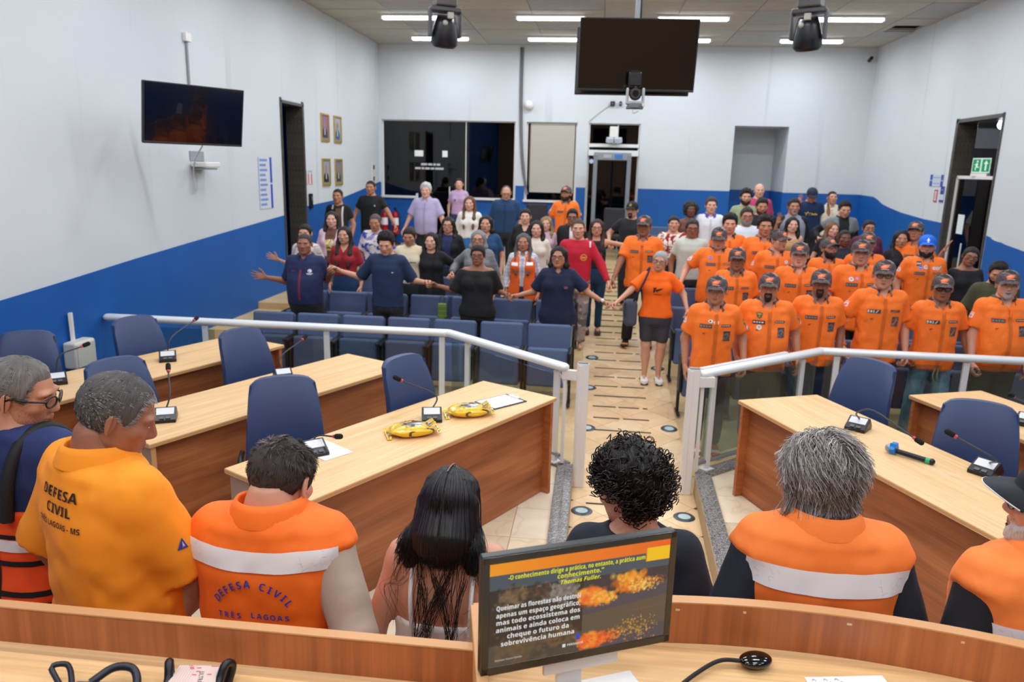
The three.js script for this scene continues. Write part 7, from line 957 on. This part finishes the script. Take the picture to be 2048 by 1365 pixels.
man('P34', 1.83, -12.8, 1.74, 'man in white shirt with purple collar', { skin: 'pale', hair: 'short', hairColor: 0x4a3a30, stubble: 0.1, top: { c: 0xe9e9f0, collar: mat(0x5a4cae, 0.8), placket: true, vee: 0.04, sleeve: 0.9 } });
man('P38', 2.21, -11.75, 1.72, 'man with glasses and grey beard in light blue tee', { w: 1.15, belly: 0.03, skin: 'tan', glasses: 1, beard: 'full', beardColor: 0x8f8a88, hairColor: 0x34302f, head: 'broad', top: T(0xdbe4ee, { sleeve: 0.85 }) });
lady('P45', 2.88, -11.75, 1.61, 'pale young woman with straight black hair and bare shoulders', { w: 0.95, skin: 'pale', hair: 'shoulder', hairColor: 0x0d0b0d, top: { c: 0xc49a68, sleeve: 0, neckY: 1.3, wide: 2.0 } });
lady('P48', 3.45, -11.75, 1.56, 'woman with light brown hair looking sideways between the volunteers', { skin: 'pale', hair: 'shoulder', hairColor: 0x7a5636, hyaw: 16, open: 1, top: T(0x1c1a1c) });
lady('P50', 3.32, -10.7, 1.6, 'dark-skinned woman in black top with cropped hair', { w: 1.15, skin: 'deep', hair: 'buzz', top: T(0x1c2230, { marks: [strip(0x8a8a8c, 0.0, 1.25, 0.05, 0.008, { n: 'print' })] }) });
lady('P56', 3.97, -11.75, 1.6, 'woman with glasses in maroon top before the blue right wall', { w: 1.2, skin: 'tan', hair: 'bun', hairColor: 0x1c1414, glasses: 1, top: T(0x5a1c3c, { sleeve: 1.1, sleeveR: 0.025 }) });
lady('P59', 4.05, -10.7, 1.62, 'smiling woman with long black hair beside the tall volunteer', { skin: 'tan', hair: 'long', hairColor: 0x0c0a0c, hyaw: -10, top: T(0x151518) });
// right block, back rows
man('P35', 2.57, -13.9, 1.77, 'bearded young man in sage green tee, left of the bald man', { skin: 'fair', beard: 'full', beardColor: 0x241a16, hair: 'thick', hairColor: 0x1e1614, top: T(0x9aa67e) });
man('P36', 2.99, -14.9, 1.79, 'bald man in raspberry pink shirt in front of the wall recess', { w: 1.15, belly: 0.03, skin: 'pale', hair: 'none', stubble: 0.9, hairRGB: [120, 104, 96], top: T(0xb83c68, { sleeve: 0.85 }) });
man('P37', 2.63, -12.8, 1.76, 'stocky bearded man in black tee with small white logo', { w: 1.18, skin: 'tan', beard: 'full', beardColor: 0x4a3226, hair: 'short', pitch: 8, head: 'broad', top: T(0x16181c, { sleeve: 0.85, marks: [mark('smallWhite', 0.08, 1.24, 0.05, 0.05)] }) });
man('P41', 3.13, -12.8, 1.76, 'man with grey beard in grey tee with black sleeves, palm raised', { w: 1.1, skin: 'tan', beard: 'goatee', beardColor: 0xa8a29e, hairColor: 0x2c2624, R: { h: [-0.25, 1.43, 0.18], pose: 'open', t: [0.4, 0.2, 0.9], pole: [-0.3, -1, -0.1] }, top: T(0x16181e, { sleeve: 1.4 }), over: { name: 'shirt_body', c: 0x8f98a4, sleeve: 0, grow: 0.02, hem: 0.84 } });
man('P42', 3.94, -14.9, 1.76, 'man in navy tee with a yellow star and dark cap, both palms raised', { skin: 'tan', w: 1.1, hair: 'undercap', cap: { m: mat(0x1c2c3e, 0.8), mark: null }, pitch: 22, R: { h: [-0.25, 1.5, 0.18], pose: 'open', t: [0.5, 0.2, 0.8], pole: [-0.4, -1, -0.1] }, L: { h: [0.27, 1.49, 0.18], pose: 'open', t: [-0.5, 0.2, 0.8], pole: [0.4, -1, -0.1] }, top: T(0x0c2b52, { sleeve: 0.85, marks: [{ n: 'print', c: 'starPrint', x: 0, y: 1.2, w: 0.24, h: 0.14, nx: 5, ny: 4 }] }) });
man('P43', 4.32, -14.9, 1.69, 'young man in cream polo shirt near the back right corner', { skin: 'fair', hair: 'buzz', pitch: -6, top: { c: 0xe6e2cc, collar: true, vee: 0.05, placket: true, sleeve: 0.8 } });
man('P44', 3.91, -12.8, 1.76, 'man in black jacket with grey shoulder panels', { skin: 'fair', hair: 'short', pitch: 14, R: { h: [-0.36, 1.1, 0.16] }, top: { c: 0x14161a, sleeve: 1.9, collar: true }, over: { name: 'shoulder_panels', c: 0x767c80, sleeve: 0.5, grow: 0.02, cut: (x, y) => Math.min(y - 1.18, Math.abs(x) - 0.07) } });
// ---------------------------------------------------------------- the people standing with their backs to the rostrum
function strandGeo(list, sides = 3) { // every strand is a thin tapering tube; colour varies from strand to strand
  let nv = 0, ni = 0; for (const s of list) { nv += s.pts.length * sides; ni += (s.pts.length - 1) * sides * 6; }
  const P = new Float32Array(nv * 3), N = new Float32Array(nv * 3), C = new Float32Array(nv * 3), U = new Float32Array(nv * 2), I = new Uint32Array(ni); let v = 0, q = 0;
  const t = V(), a = V(), b = V(), ref = V(0.31, 0.52, 0.79);
  for (const s of list) { const v0 = v, n = s.pts.length;
    for (let j = 0; j < n; j++) { t.copy(s.pts[Math.min(j + 1, n - 1)]).sub(s.pts[Math.max(j - 1, 0)]).normalize(); a.crossVectors(t, ref).normalize(); b.crossVectors(t, a); const r = lerp(s.r0, s.r1 ?? s.r0 * 0.4, j / (n - 1));
      for (let k = 0; k < sides; k++, v++) { const g = k / sides * Math.PI * 2, c = Math.cos(g), d = Math.sin(g), nx = a.x * c + b.x * d, ny = a.y * c + b.y * d, nz = a.z * c + b.z * d; P[v * 3] = s.pts[j].x + nx * r; P[v * 3 + 1] = s.pts[j].y + ny * r; P[v * 3 + 2] = s.pts[j].z + nz * r; N[v * 3] = nx; N[v * 3 + 1] = ny; N[v * 3 + 2] = nz; C.set(s.col, v * 3); } }
    for (let j = 0; j < n - 1; j++) for (let k = 0; k < sides; k++) { const x = v0 + j * sides + k, y = v0 + j * sides + (k + 1) % sides; I.set([x, y, y + sides, x, y + sides, x + sides], q); q += 6; } }
  const g = new THREE.BufferGeometry(); g.setAttribute('position', new THREE.BufferAttribute(P, 3)); g.setAttribute('normal', new THREE.BufferAttribute(N, 3)); g.setAttribute('uv', new THREE.BufferAttribute(U, 2)); g.setAttribute('color', new THREE.BufferAttribute(C, 3)); g.setIndex(new THREE.BufferAttribute(I, 1)); return g;
}
const strandMat = phys(0xffffff, 0.42, { vertexColors: true }), glossyStrand = phys(0xffffff, 0.3, { vertexColors: true });
const lin = (hex, k = 1) => new THREE.Color(hex).toArray().map((x) => x * k);
const P3 = (phi, th, lift = 0) => V(...dirOf(phi, th, headR(phi, th) + lift));
function rootsOn(list, n, s) { const out = []; for (let i = 0; out.length < n && i < n * 9; i++) { const phi = hash3(i, 1, s) * 360 - 180, th = Math.asin(lerp(-0.72, 1, hash3(i, 2, s))) / R; if (th > hairline(phi, list) + hash3(i, 3, s) * 3) out.push([phi, th, i]); } return out; }
// short hair lying along the skull: flow gives the way it is combed
function shortStrands(list, n, s, len, r, colOf, flow, lift = 0.3) {
  return strandGeo(rootsOn(list, n, s).map(([phi, th, i]) => { const p = P3(phi, th, 0.002), nrm = p.clone().sub(V(0, 0.02, -0.01)).normalize(), d = flow(phi, th, p, i), L = len(phi, th) * lerp(0.7, 1.3, hash3(i, 5, s)), w = V(noise3(p.x * 60, p.y * 60, p.z * 60 + s), noise3(p.x * 60 + 9, p.y * 60, p.z * 60), noise3(p.x * 60, p.y * 60 + 9, p.z * 60)).multiplyScalar(0.5); d.add(w).addScaledVector(nrm, -d.dot(nrm)).normalize(); const pts = [p]; for (let j = 1; j <= 3; j++) pts.push(p.clone().addScaledVector(d, L * j / 3).addScaledVector(nrm, L * lift * Math.sin(j / 3 * 1.9))); return { pts, r0: r, r1: r * 0.5, col: colOf(phi, th, i, p) }; }));
}
const textTex = (w, h, draw) => mat(0xffffff, 0.7, { transparent: true, alphaTest: 0.5, map: canvasTex(w, h, (g) => { g.clearRect(0, 0, w, h); draw(g, w, h); }) });
const arcText = (g, s, cx, cy, r, a0, a1, size, squash = 1) => { g.font = `bold ${size}px sans-serif`; g.textAlign = 'center'; [...s].forEach((ch, i) => { const a = lerp(a0, a1, i / (s.length - 1)); g.save(); g.translate(cx + Math.sin(a) * r, cy - Math.cos(a) * r * squash); g.rotate(a * 0.9); g.fillText(ch, 0, 0); g.restore(); }); };
const scratched = phys(0xffffff, 0.3, { map: canvasTex(512, 64, (g, w, h) => { g.fillStyle = '#f7f8f8'; g.fillRect(0, 0, w, h); g.strokeStyle = '#b9bbc0'; for (let i = 0; i < 40; i++) { const x = hash3(i, 1, 77) > 0.5 ? hash3(i, 2, 77) * 90 : w - hash3(i, 2, 77) * 120, y = hash3(i, 3, 77) * h; g.lineWidth = 0.5 + 0.5 * hash3(i, 4, 77); g.beginPath(); g.moveTo(x, y); g.lineTo(x + (hash3(i, 5, 77) - 0.5) * 30, y + (hash3(i, 6, 77) - 0.3) * 26); g.stroke(); } }) });
const vestOrange = cloth(0xff7418, { rough: 0.7, bump: 0.012 }), poloOrange = cloth(0xff9a1e, { rough: 0.85, bump: 0.008 });
const band = (y, h, w = 0.5, o = {}) => ({ n: 'reflective_stripe', m: scratched, x: 0, y, w, h, side: 'back', nx: 26, ny: 3, lift: 0.004, ...o });
const front = (id, x, y, z, S, label, o) => person({ id, x, y, z, S, label, yaw: 180, q: 0.0125, ...o });
const back = [0, -0.55, -0.85];
// man in profile at the left edge
front('F1', -1.9, 0.139, -2.2, 1.75, 'grey-haired man with black glasses and navy sleeves at the left edge', { w: 1.12, skin: 'tan', hair: 'undercap', hairColor: 0x77726e, glasses: 2, hyaw: -62, pitch: 10, hd: 0.04, yaw: 168, bottom: { c: 0x1c2740 }, top: { c: 0x1f2f62, sleeve: 0.8, neckY: 1.41 },
  over: { name: 'vest', c: 0xff5a20, m: cloth(0xff5a20), sleeve: 0, hem: 0.86, wide: 1.25, cut: (x, y) => 1.17 - y, marks: [{ n: 'reflective_stripe', m: vestWhite, x: -0.12, y: 1.06, w: 0.16, h: 0.04, side: 'back', nx: 6, ny: 2 }, ...[[-0.12, 1.09, 0.17, 0.014], [-0.12, 1.0, 0.17, 0.018], [-0.12, 0.9, 0.17, 0.018]].map(([x, y, w, h]) => strip(0x15161c, x, y, w, h, { side: 'back', n: 'black_trim', nx: 6, ny: 2 })), ...[[-0.205, 0.99, 0.016, 0.22], [-0.04, 0.99, 0.016, 0.22]].map(([x, y, w, h]) => strip(0x15161c, x, y, w, h, { side: 'back', n: 'black_trim' }))] },
  extra: (c) => {
    c.onHead('hair', shortStrands(RECEDE, 5200, 3, (p, t) => 0.014, 0.00075, (p, t, i) => { const k = hash3(i, 9, 3); return lin(k > 0.6 ? 0xb5b2ae : k > 0.25 ? 0x85817d : 0x4f4b49); }, (p, t, q) => V(-q.x * 2, 0.1, 1)), strandMat);
    const st = mesh('shoulder_strap', [tube([V(-0.115, 1.2, 0.15), V(-0.12, 1.34, 0.105), V(-0.12, 1.405, 0.02), V(-0.12, 1.385, -0.07), V(-0.115, 1.3, -0.125), V(-0.11, 1.15, -0.15)].map((v) => v.setY(v.y * c.k)), 0.021, 6, 30)], mat(0x14161b, 0.7), c.g); st.scale.set(1, 1, 1);
    mesh('necklace', new THREE.TorusGeometry(0.075, 0.005, 8, 40).rotateX(1.2).translate(0, 1.45 * c.k, -0.005), mat(0xd9c9d4, 0.35), c.g);
  } });
// man in the orange polo shirt
const polyText = textTex(512, 448, (g) => { g.fillStyle = '#1d1512'; g.textAlign = 'center'; g.font = 'bold 112px sans-serif'; g.fillText('DEFESA', 256, 110, 470); g.fillText('CIVIL', 262, 240, 360); g.font = 'bold 66px sans-serif'; g.fillText('TRÊS LAGOAS - MS', 256, 350, 470); });
front('F2', -1.43, 0.139, -1.97, 1.755, 'large man in orange polo shirt with black lettering on the back', { w: 1.24, belly: 0.02, skin: 'brown', stubble: 0.15, hair: 'undercap', hairColor: 0x55524f, head: 'broad', hyaw: -32, pitch: 22, yaw: 150, bottom: { c: 0x1b1d24 }, R: { h: [0.36, 1.06, -0.3], pole: [-0.25, -1, -0.35] },
  top: { m: poloOrange, c: 0xff9a1e, sleeve: 1.0, sleeveR: 0.028, grow: 0.02, collar: true, collarGap: 8, collarH: 1.6, hem: 0.74, folds: 0.012, q: 0.011, marks: [{ n: 'lettering', m: polyText, x: -0.02, y: 1.295, w: 0.225, h: 0.15, side: 'back', nx: 12, ny: 10, lift: 0.0035, rot: 0.03, l: 'black lettering DEFESA CIVIL TRÊS LAGOAS - MS' }] },
  extra: (c) => {
    c.onHead('hair', shortStrands(MALE, 7000, 5, () => 0.013, 0.0008, (p, t, i, q) => { const k = hash3(i, 9, 5) + q.z * 2.2 + q.y * 1.6 + 0.12 + noise3(q.x * 40, q.y * 40, q.z * 40) * 0.35; return lin(k > 0.72 ? 0xc4c2c0 : k > 0.42 ? 0x8c8988 : 0x34302e); }, (p, t, q) => V(-q.x, -0.2, 1)), strandMat);
    const { P, E } = c.arms[-1], e = P.clone().lerp(E, 0.62); stick(c.shirtField, c.shirt, 'sleeve_emblem', prints, e.z - 0.0, e.y + 0.02, 0.035, 0.04, { side: 'R', cell: CELL.blueTri, nx: 3, ny: 3 });
  } });
// short-haired man in the orange vest
const arcA = textTex(768, 512, (g) => { g.fillStyle = '#3340b0'; arcText(g, 'DEFESA CIVIL', 384, 400, 300, -1.08, 1.08, 84, 0.86); g.font = 'bold 66px sans-serif'; g.textAlign = 'center'; 'TRÊS LAGOAS'.split('').forEach((ch, i) => g.fillText(ch, 384 + (i - 5) * 54, 400 + Math.abs(i - 5) * 3)); });
front('F3', -0.925, 0, -2.0, 1.74, 'short-haired man in orange safety vest with blue lettering over beige sleeves, head bowed', { w: 1.12, skin: 'fair', hair: 'undercap', hairColor: 0x3a302c, hyaw: -12, pitch: 24, hd: 0.042, bottom: { c: 0x24242c }, L: { h: [-0.16, 1.19, -0.28], pole: [0.6, -0.8, -0.3] }, R: { h: [0.29, 0.86, -0.1], pole: [-0.4, -0.4, -0.8] },
  top: { c: 0xb9a593, sleeve: 1.75, sleeveR: 0.018, hem: 0.8, grow: 0.012 },
  over: { name: 'vest', m: vestOrange, c: 0xff7418, sleeve: 0.12, sleeveR: 0.006, grow: 0.034, hem: 0.74, collar: true, collarGap: 10, collarH: 1.7, folds: 0.01, q: 0.011, marks: [band(1.325, 0.058, 0.44), { n: 'lettering', m: arcA, x: 0, y: 1.212, w: 0.27, h: 0.185, side: 'back', nx: 20, ny: 12, lift: 0.004, l: 'arched blue lettering DEFESA CIVIL TRÊS LAGOAS' }] },
  extra: (c) => {
    const crown = P3(170, 62); c.onHead('hair', shortStrands(MALE, 7500, 7, (p, t) => lerp(0.012, 0.034, sst(0, 60, t)), 0.0008, (p, t, i, q) => { const k = hash3(i, 9, 7); return t > 50 && q.distanceTo(crown) < 0.022 && k > 0.4 ? lin(0x9b8478) : lin(k > 0.8 ? 0x6a5c54 : k > 0.4 ? 0x3a302b : 0x231c19); }, (p, t, q) => (t > 25 ? q.clone().sub(crown).add(V(0, -0.02, 0.02)) : V(0, -1, -0.1)), 0.22), strandMat);
    const { E, W } = c.arms[-1], e = E.clone().lerp(W, 0.0); stick(c.shirtField ?? c.over, c.g, 'sleeve_letters', prints, e.z, e.y + 0.12, 0.03, 0.09, { side: 'R', cell: CELL.sleeveLetters, nx: 2, ny: 4 });
  } });
// woman with long black hair
front('F4', -0.42, 0, -2.16, 1.585, 'woman with long straight black hair and white camisole with thin straps', { fem: true, w: 1.2, bare: true, skin: 'fair', hair: 'none', pitch: 14, hyaw: -4, hd: 0.01, bottom: { c: 0x23252c }, top: { c: 0xf2f0ee, sleeve: 0, topY: 1.15, neckY: 1.6, hem: 0.85, grow: 0.01, folds: 0.003, flat: false },
  extra: (c) => {
    for (const s of [-1, 1]) mesh('shoulder_strap', tube([V(s * 0.095, 1.13, -0.122), V(s * 0.1, 1.26, -0.118), V(s * 0.1, 1.355, -0.06), V(s * 0.095, 1.36, 0.02), V(s * 0.085, 1.27, 0.09), V(s * 0.08, 1.13, 0.12)].map((v) => v.multiplyScalar(c.k)), 0.0075, 6, 40), cloth(0xf2f0ee), c.shirt);
    c.onHead('hair', (() => { const f = new Field([-0.17, -0.32, -0.24, 0.17, 0.16, 0.12], 0.007); f.add([-0.1, -0.07, -0.13, 0.1, 0.14, 0.09], (x, y, z) => ell(x, y, z, [0, 0.03, -0.02], [0.086, 0.098, 0.104]), 0.01); f.cone([0, 0.0, -0.07], [0, -0.1, -0.1], 0.09, 0.1, 0.03, 0.62); for (const s of [-1, 1]) f.cone([s * 0.07, 0.0, -0.04], [s * 0.1, -0.19, -0.07], 0.03, 0.03, 0.03); f.sub([-0.075, -0.2, 0.02, 0.075, 0.09, 0.14], (x, y, z) => ell(x, y, z, [0, -0.04, 0.085], [0.066, 0.112, 0.08]), 0.008); f.disp((x, y, z) => Math.sin(Math.atan2(x, z) * 44 + noise3(x * 8, y * 4, z * 8) * 5) * 0.002); return f.mesh((x, y, z) => [Math.atan2(x, z) * 0.1, y]); })(), hairMat(0x0c0809, 1));
    const L = []; for (let i = 0; i < 1150; i++) { const h = (k) => hash3(i, k, 31), s = h(1) < 0.5 ? -1 : 1, v = h(2), start = P3(s * lerp(178, 60, h(3)), lerp(88, 46, h(3) * 0.5), 0.008), ang = s * lerp(176, 78, Math.pow(h(4), 0.8)), lock = h(5) < 0.09, end = lock ? lerp(-0.42, -0.52, h(6)) : lerp(-0.13, -0.25, h(6) * h(7)), pts = [start];
      const mid = P3(ang, 18, 0.014 + 0.006 * h(8)), low = P3(ang, -22, 0.02 + 0.01 * h(8)); pts.push(start.clone().lerp(mid, 0.5).setLength(start.distanceTo(V()) * 0.5 + mid.length() * 0.5 + 0.004), mid); const side = Math.sin(ang * R), bk = -Math.cos(ang * R);
      const clump = lock ? [-0.062, 0.018, 0.048][Math.floor(h(9) * 3)] + (h(10) - 0.5) * 0.02 : side * lerp(0.112, 0.145, h(9)); for (let j = 1; j <= 5; j++) { const y = lerp(low.y * 0.6, end, j / 5), t = sst(0, 1, j / 5); pts.push(V(lerp(mid.x, clump, t) + 0.008 * Math.sin(y * 30 + i), y, lerp(mid.z * 1.05, -0.125 - 0.03 * (1 - Math.abs(side)) + (lock ? -0.012 : 0.02 * Math.abs(side)), t) - 0.004 * h(11))); }
      const cv = new THREE.CatmullRomCurve3(pts); L.push({ pts: cv.getPoints(13), r0: lerp(0.001, 0.0022, h(12)), r1: 0.0007, col: lin(h(13) > 0.7 ? 0x241918 : 0x0e0909) }); }
    for (let i = 0; i < 22; i++) { const h = (k) => hash3(i, k, 37), s = h(1) < 0.6 ? 1 : -1, a = P3(s * lerp(100, 140, h(2)), -5, 0.012); L.push({ pts: new THREE.CatmullRomCurve3([a, V(a.x + s * 0.02, -0.12, a.z - 0.02), V(s * lerp(0.11, 0.16, h(3)), -0.22 - 0.05 * h(4), -0.08), V(s * lerp(0.14, 0.2, h(5)), -0.28, -0.05 - 0.06 * h(6)), V(s * lerp(0.08, 0.16, h(7)), -0.33 - 0.08 * h(8), -0.12)]).getPoints(18), r0: 0.0006, r1: 0.0004, col: lin(0x120c0b) }); }
    c.onHead('hair_strands', strandGeo(L), glossyStrand); c.onHead('hair_parting', tube([P3(0, 62, 0.012), P3(0, 86, 0.0125), P3(180, 74, 0.0125), P3(178, 58, 0.0125)], 0.0022, 5, 20), mat(0x9a7466, 0.6));
  } });
// person with dark curls
front('F5', 0.18, -0.16, -2.42, 1.72, 'person with a full head of dark curls and a black tee behind the monitor', { w: 0.98, skin: 'fair', hair: 'none', hyaw: 54, pitch: 12, stubble: 0, bottom: { c: 0x1d1f25 }, top: { c: 0x1d2530, sleeve: 0.95, sleeveR: 0.02, folds: 0.008, q: 0.011, neck: 0.012, mo: { bump: 0.01 } },
  extra: (c) => {
    c.onHead('hair', shell(MALE.map(([a, b]) => [a, a > 100 ? b - 8 : b]), 0.034, { top: 0.022, bump: 0.25, freq: 30, side: (p, t) => lerp(0.25, 1, sst(88, 112, Math.abs(p)) + (1 - sst(88, 112, Math.abs(p))) * sst(28, 45, t)) }), hairMat(0x120d0c, 1));
    const L = []; rootsOn(MALE.map(([a, b]) => [a, a > 100 ? b - 12 : b - 3]), 760, 41).forEach(([phi, th, i]) => { if (Math.abs(phi) < 116 && th < lerp(26, 10, sst(60, 116, Math.abs(phi)))) return; const h = (k) => hash3(i, k, 43), out = lerp(0.026, 0.062, Math.pow(h(1), 0.7)) * (0.55 + 0.45 * sst(-40, 20, th)) * (Math.abs(phi) < 50 ? 0.7 : 1), p = P3(phi, th, out * 0.55), nrm = p.clone().sub(V(0, 0.02, -0.02)).normalize(), ax = nrm.clone().multiplyScalar(0.45).add(V((h(2) - 0.5) * 1.3, -0.75 + 0.6 * sst(30, 80, th), (h(3) - 0.5) * 1.3)).normalize(), u = V(h(4) - 0.5, h(5) - 0.5, h(6) - 0.5).cross(ax).normalize(), w = ax.clone().cross(u), rad = lerp(0.0075, 0.0135, h(7)), turns = lerp(1.3, 2.4, h(8)), len = lerp(0.02, 0.036, h(9)), pts = []; for (let j = 0; j <= 20; j++) { const t = j / 20, a = t * turns * Math.PI * 2 + h(10) * 6; pts.push(p.clone().addScaledVector(ax, t * len).addScaledVector(nrm, out * 0.45 * Math.min(1, t * 2)).addScaledVector(u, Math.cos(a) * rad).addScaledVector(w, Math.sin(a) * rad)); } L.push({ pts, r0: lerp(0.002, 0.0034, h(11)), r1: 0.0014, col: lin(h(12) > 0.75 ? 0x33241f : 0x150f0e) }); });
    c.onHead('curls', strandGeo(L, 4), glossyStrand); c.onHead('earring', new THREE.TorusGeometry(0.007, 0.002, 6, 14).translate(0.087, -0.038, -0.008), mat(0x0c0c0e, 0.3));
  } });
// man with wavy grey hair in the orange vest
const arcB = textTex(768, 400, (g) => { g.fillStyle = '#1c4cb8'; arcText(g, 'DEFESA CIVIL', 384, 470, 350, -0.98, 0.98, 96, 0.9); });
front('F6', 0.72, 0, -2.2, 1.735, 'man with wavy grey hair in orange safety vest over a black shirt', { w: 1.16, skin: 'fair', hair: 'undercap', hairColor: 0x7a736d, hyaw: 20, pitch: 10, bottom: { c: 0x1c2026 }, top: { c: 0x1a212d, sleeve: 1.9, sleeveR: 0.022, hem: 0.8 },
  over: { name: 'vest', m: cloth(0xff8434, { rough: 0.75, bump: 0.012 }), c: 0xff8434, sleeve: 0.12, sleeveR: 0.006, grow: 0.036, hem: 0.74, collar: true, collarGap: 30, collarH: 1.6, folds: 0.011, q: 0.011, marks: [band(1.295, 0.068, 0.44), { n: 'lettering', m: arcB, x: -0.01, y: 1.165, w: 0.28, h: 0.146, side: 'back', nx: 20, ny: 10, lift: 0.004, l: 'arched blue lettering DEFESA CIVIL' }] },
  extra: (c) => {
    const L = []; rootsOn(MALE, 2700, 51).forEach(([phi, th, i]) => { const h = (k) => hash3(i, k, 53), p = P3(phi, th, 0.004), a = Math.abs(phi), sd = Math.sign(phi), len = lerp(0.07, 0.13, h(1)) * (a < 60 ? 0.8 : 1), n = 8, pts = [p.clone()]; let q = p.clone(); const ph = h(2) * 6; for (let j = 1; j <= n; j++) { const nrm = q.clone().sub(V(0, 0.02, -0.012)).normalize(), d = V(sd * (th > 50 ? 0.35 : 0.05) + 0.55 * Math.sin(j * 0.95 + noise3(p.x * 9, p.y * 9, 4) * 6), -0.8 - 0.2 * j / n, -0.55 * (th > 40 ? 1 : 0.25) + 0.3 * Math.sin(j * 0.85 + noise3(p.z * 9, p.y * 9, 7) * 6)); d.addScaledVector(nrm, -d.dot(nrm) * 0.95).normalize(); q = q.clone().addScaledVector(d, len / n); const r = q.clone().sub(V(0, 0.0, -0.01)), want = (q.y > -0.07 ? headR(Math.atan2(q.x, q.z) / R, Math.asin(clamp((q.y + 0.005) / q.distanceTo(V(...HC)), -1, 1)) / R) : r.length()) + 0.01 + 0.022 * (0.5 + 0.5 * noise3(p.x * 22, p.y * 22, p.z * 22)) + 0.006 * h(3) + 0.01 * Math.sin(j * 0.9 + noise3(p.x * 9, p.y * 9, 4) * 6) * sst(0.1, 0.5, j / n); if (q.y > -0.09 && q.distanceTo(V(...HC)) < want) q.sub(V(...HC)).setLength(want).add(V(...HC)); if (j > n - 2 && h(4) > 0.55) q.addScaledVector(nrm, 0.006); pts.push(q.clone()); }
      const k = h(5) + noise3(p.x * 20, p.y * 20, p.z * 20) * 0.3 + (p.y > 0.05 ? 0.12 : 0); L.push({ pts: new THREE.CatmullRomCurve3(pts).getPoints(8), r0: lerp(0.0009, 0.0017, h(6)), r1: 0.0006, col: lin(k > 0.8 ? 0xc9c4be : k > 0.4 ? 0xa09993 : k > 0.1 ? 0x7d756f : 0x5a504a) }); });
    c.onHead('hair_strands', strandGeo(L), strandMat);
  } });
// man in the black cap at the right edge
front('F7', 1.325, 0, -2.13, 1.72, 'man with black cap, glasses and white beard in orange vest at the right edge', { w: 1.16, skin: 'fair', hair: 'undercap', hairColor: 0x9a938c, beard: 'full', beardColor: 0xcfc9c2, glasses: 1, hyaw: 58, pitch: -4, yaw: 190, cap: { m: mat(0x14171d, 0.75), brim: mat(0x1b1f27, 0.75), mark: null }, bottom: { c: 0x1c2026 }, top: { c: 0x171820, sleeve: 1.9, sleeveR: 0.02, hem: 0.8 },
  over: { name: 'vest', m: cloth(0xff8a3c, { rough: 0.75, bump: 0.012 }), c: 0xff8a3c, sleeve: 0.12, sleeveR: 0.006, grow: 0.036, hem: 0.74, collar: true, collarGap: 30, collarH: 1.5, folds: 0.011, q: 0.011, marks: [band(1.225, 0.07, 0.46)] },
  extra: (c) => { const p = c.onHead('brim_piping', tube(steps([[-56, 56, 14]]).map((p) => { const b = dirOf(p, capLine(p), headR(p, capLine(p)) + 0.012), out = 0.078 * Math.pow(Math.cos(p * R * 1.35), 0.6); return V(b[0] * 1.1, b[1] - 0.012 - 0.012 * Math.pow(p / 58, 2), b[2] + out); }), 0.0022, 6, 40), mat(0xd9dadd, 0.5)); } });
renderer.render(scene, camera);
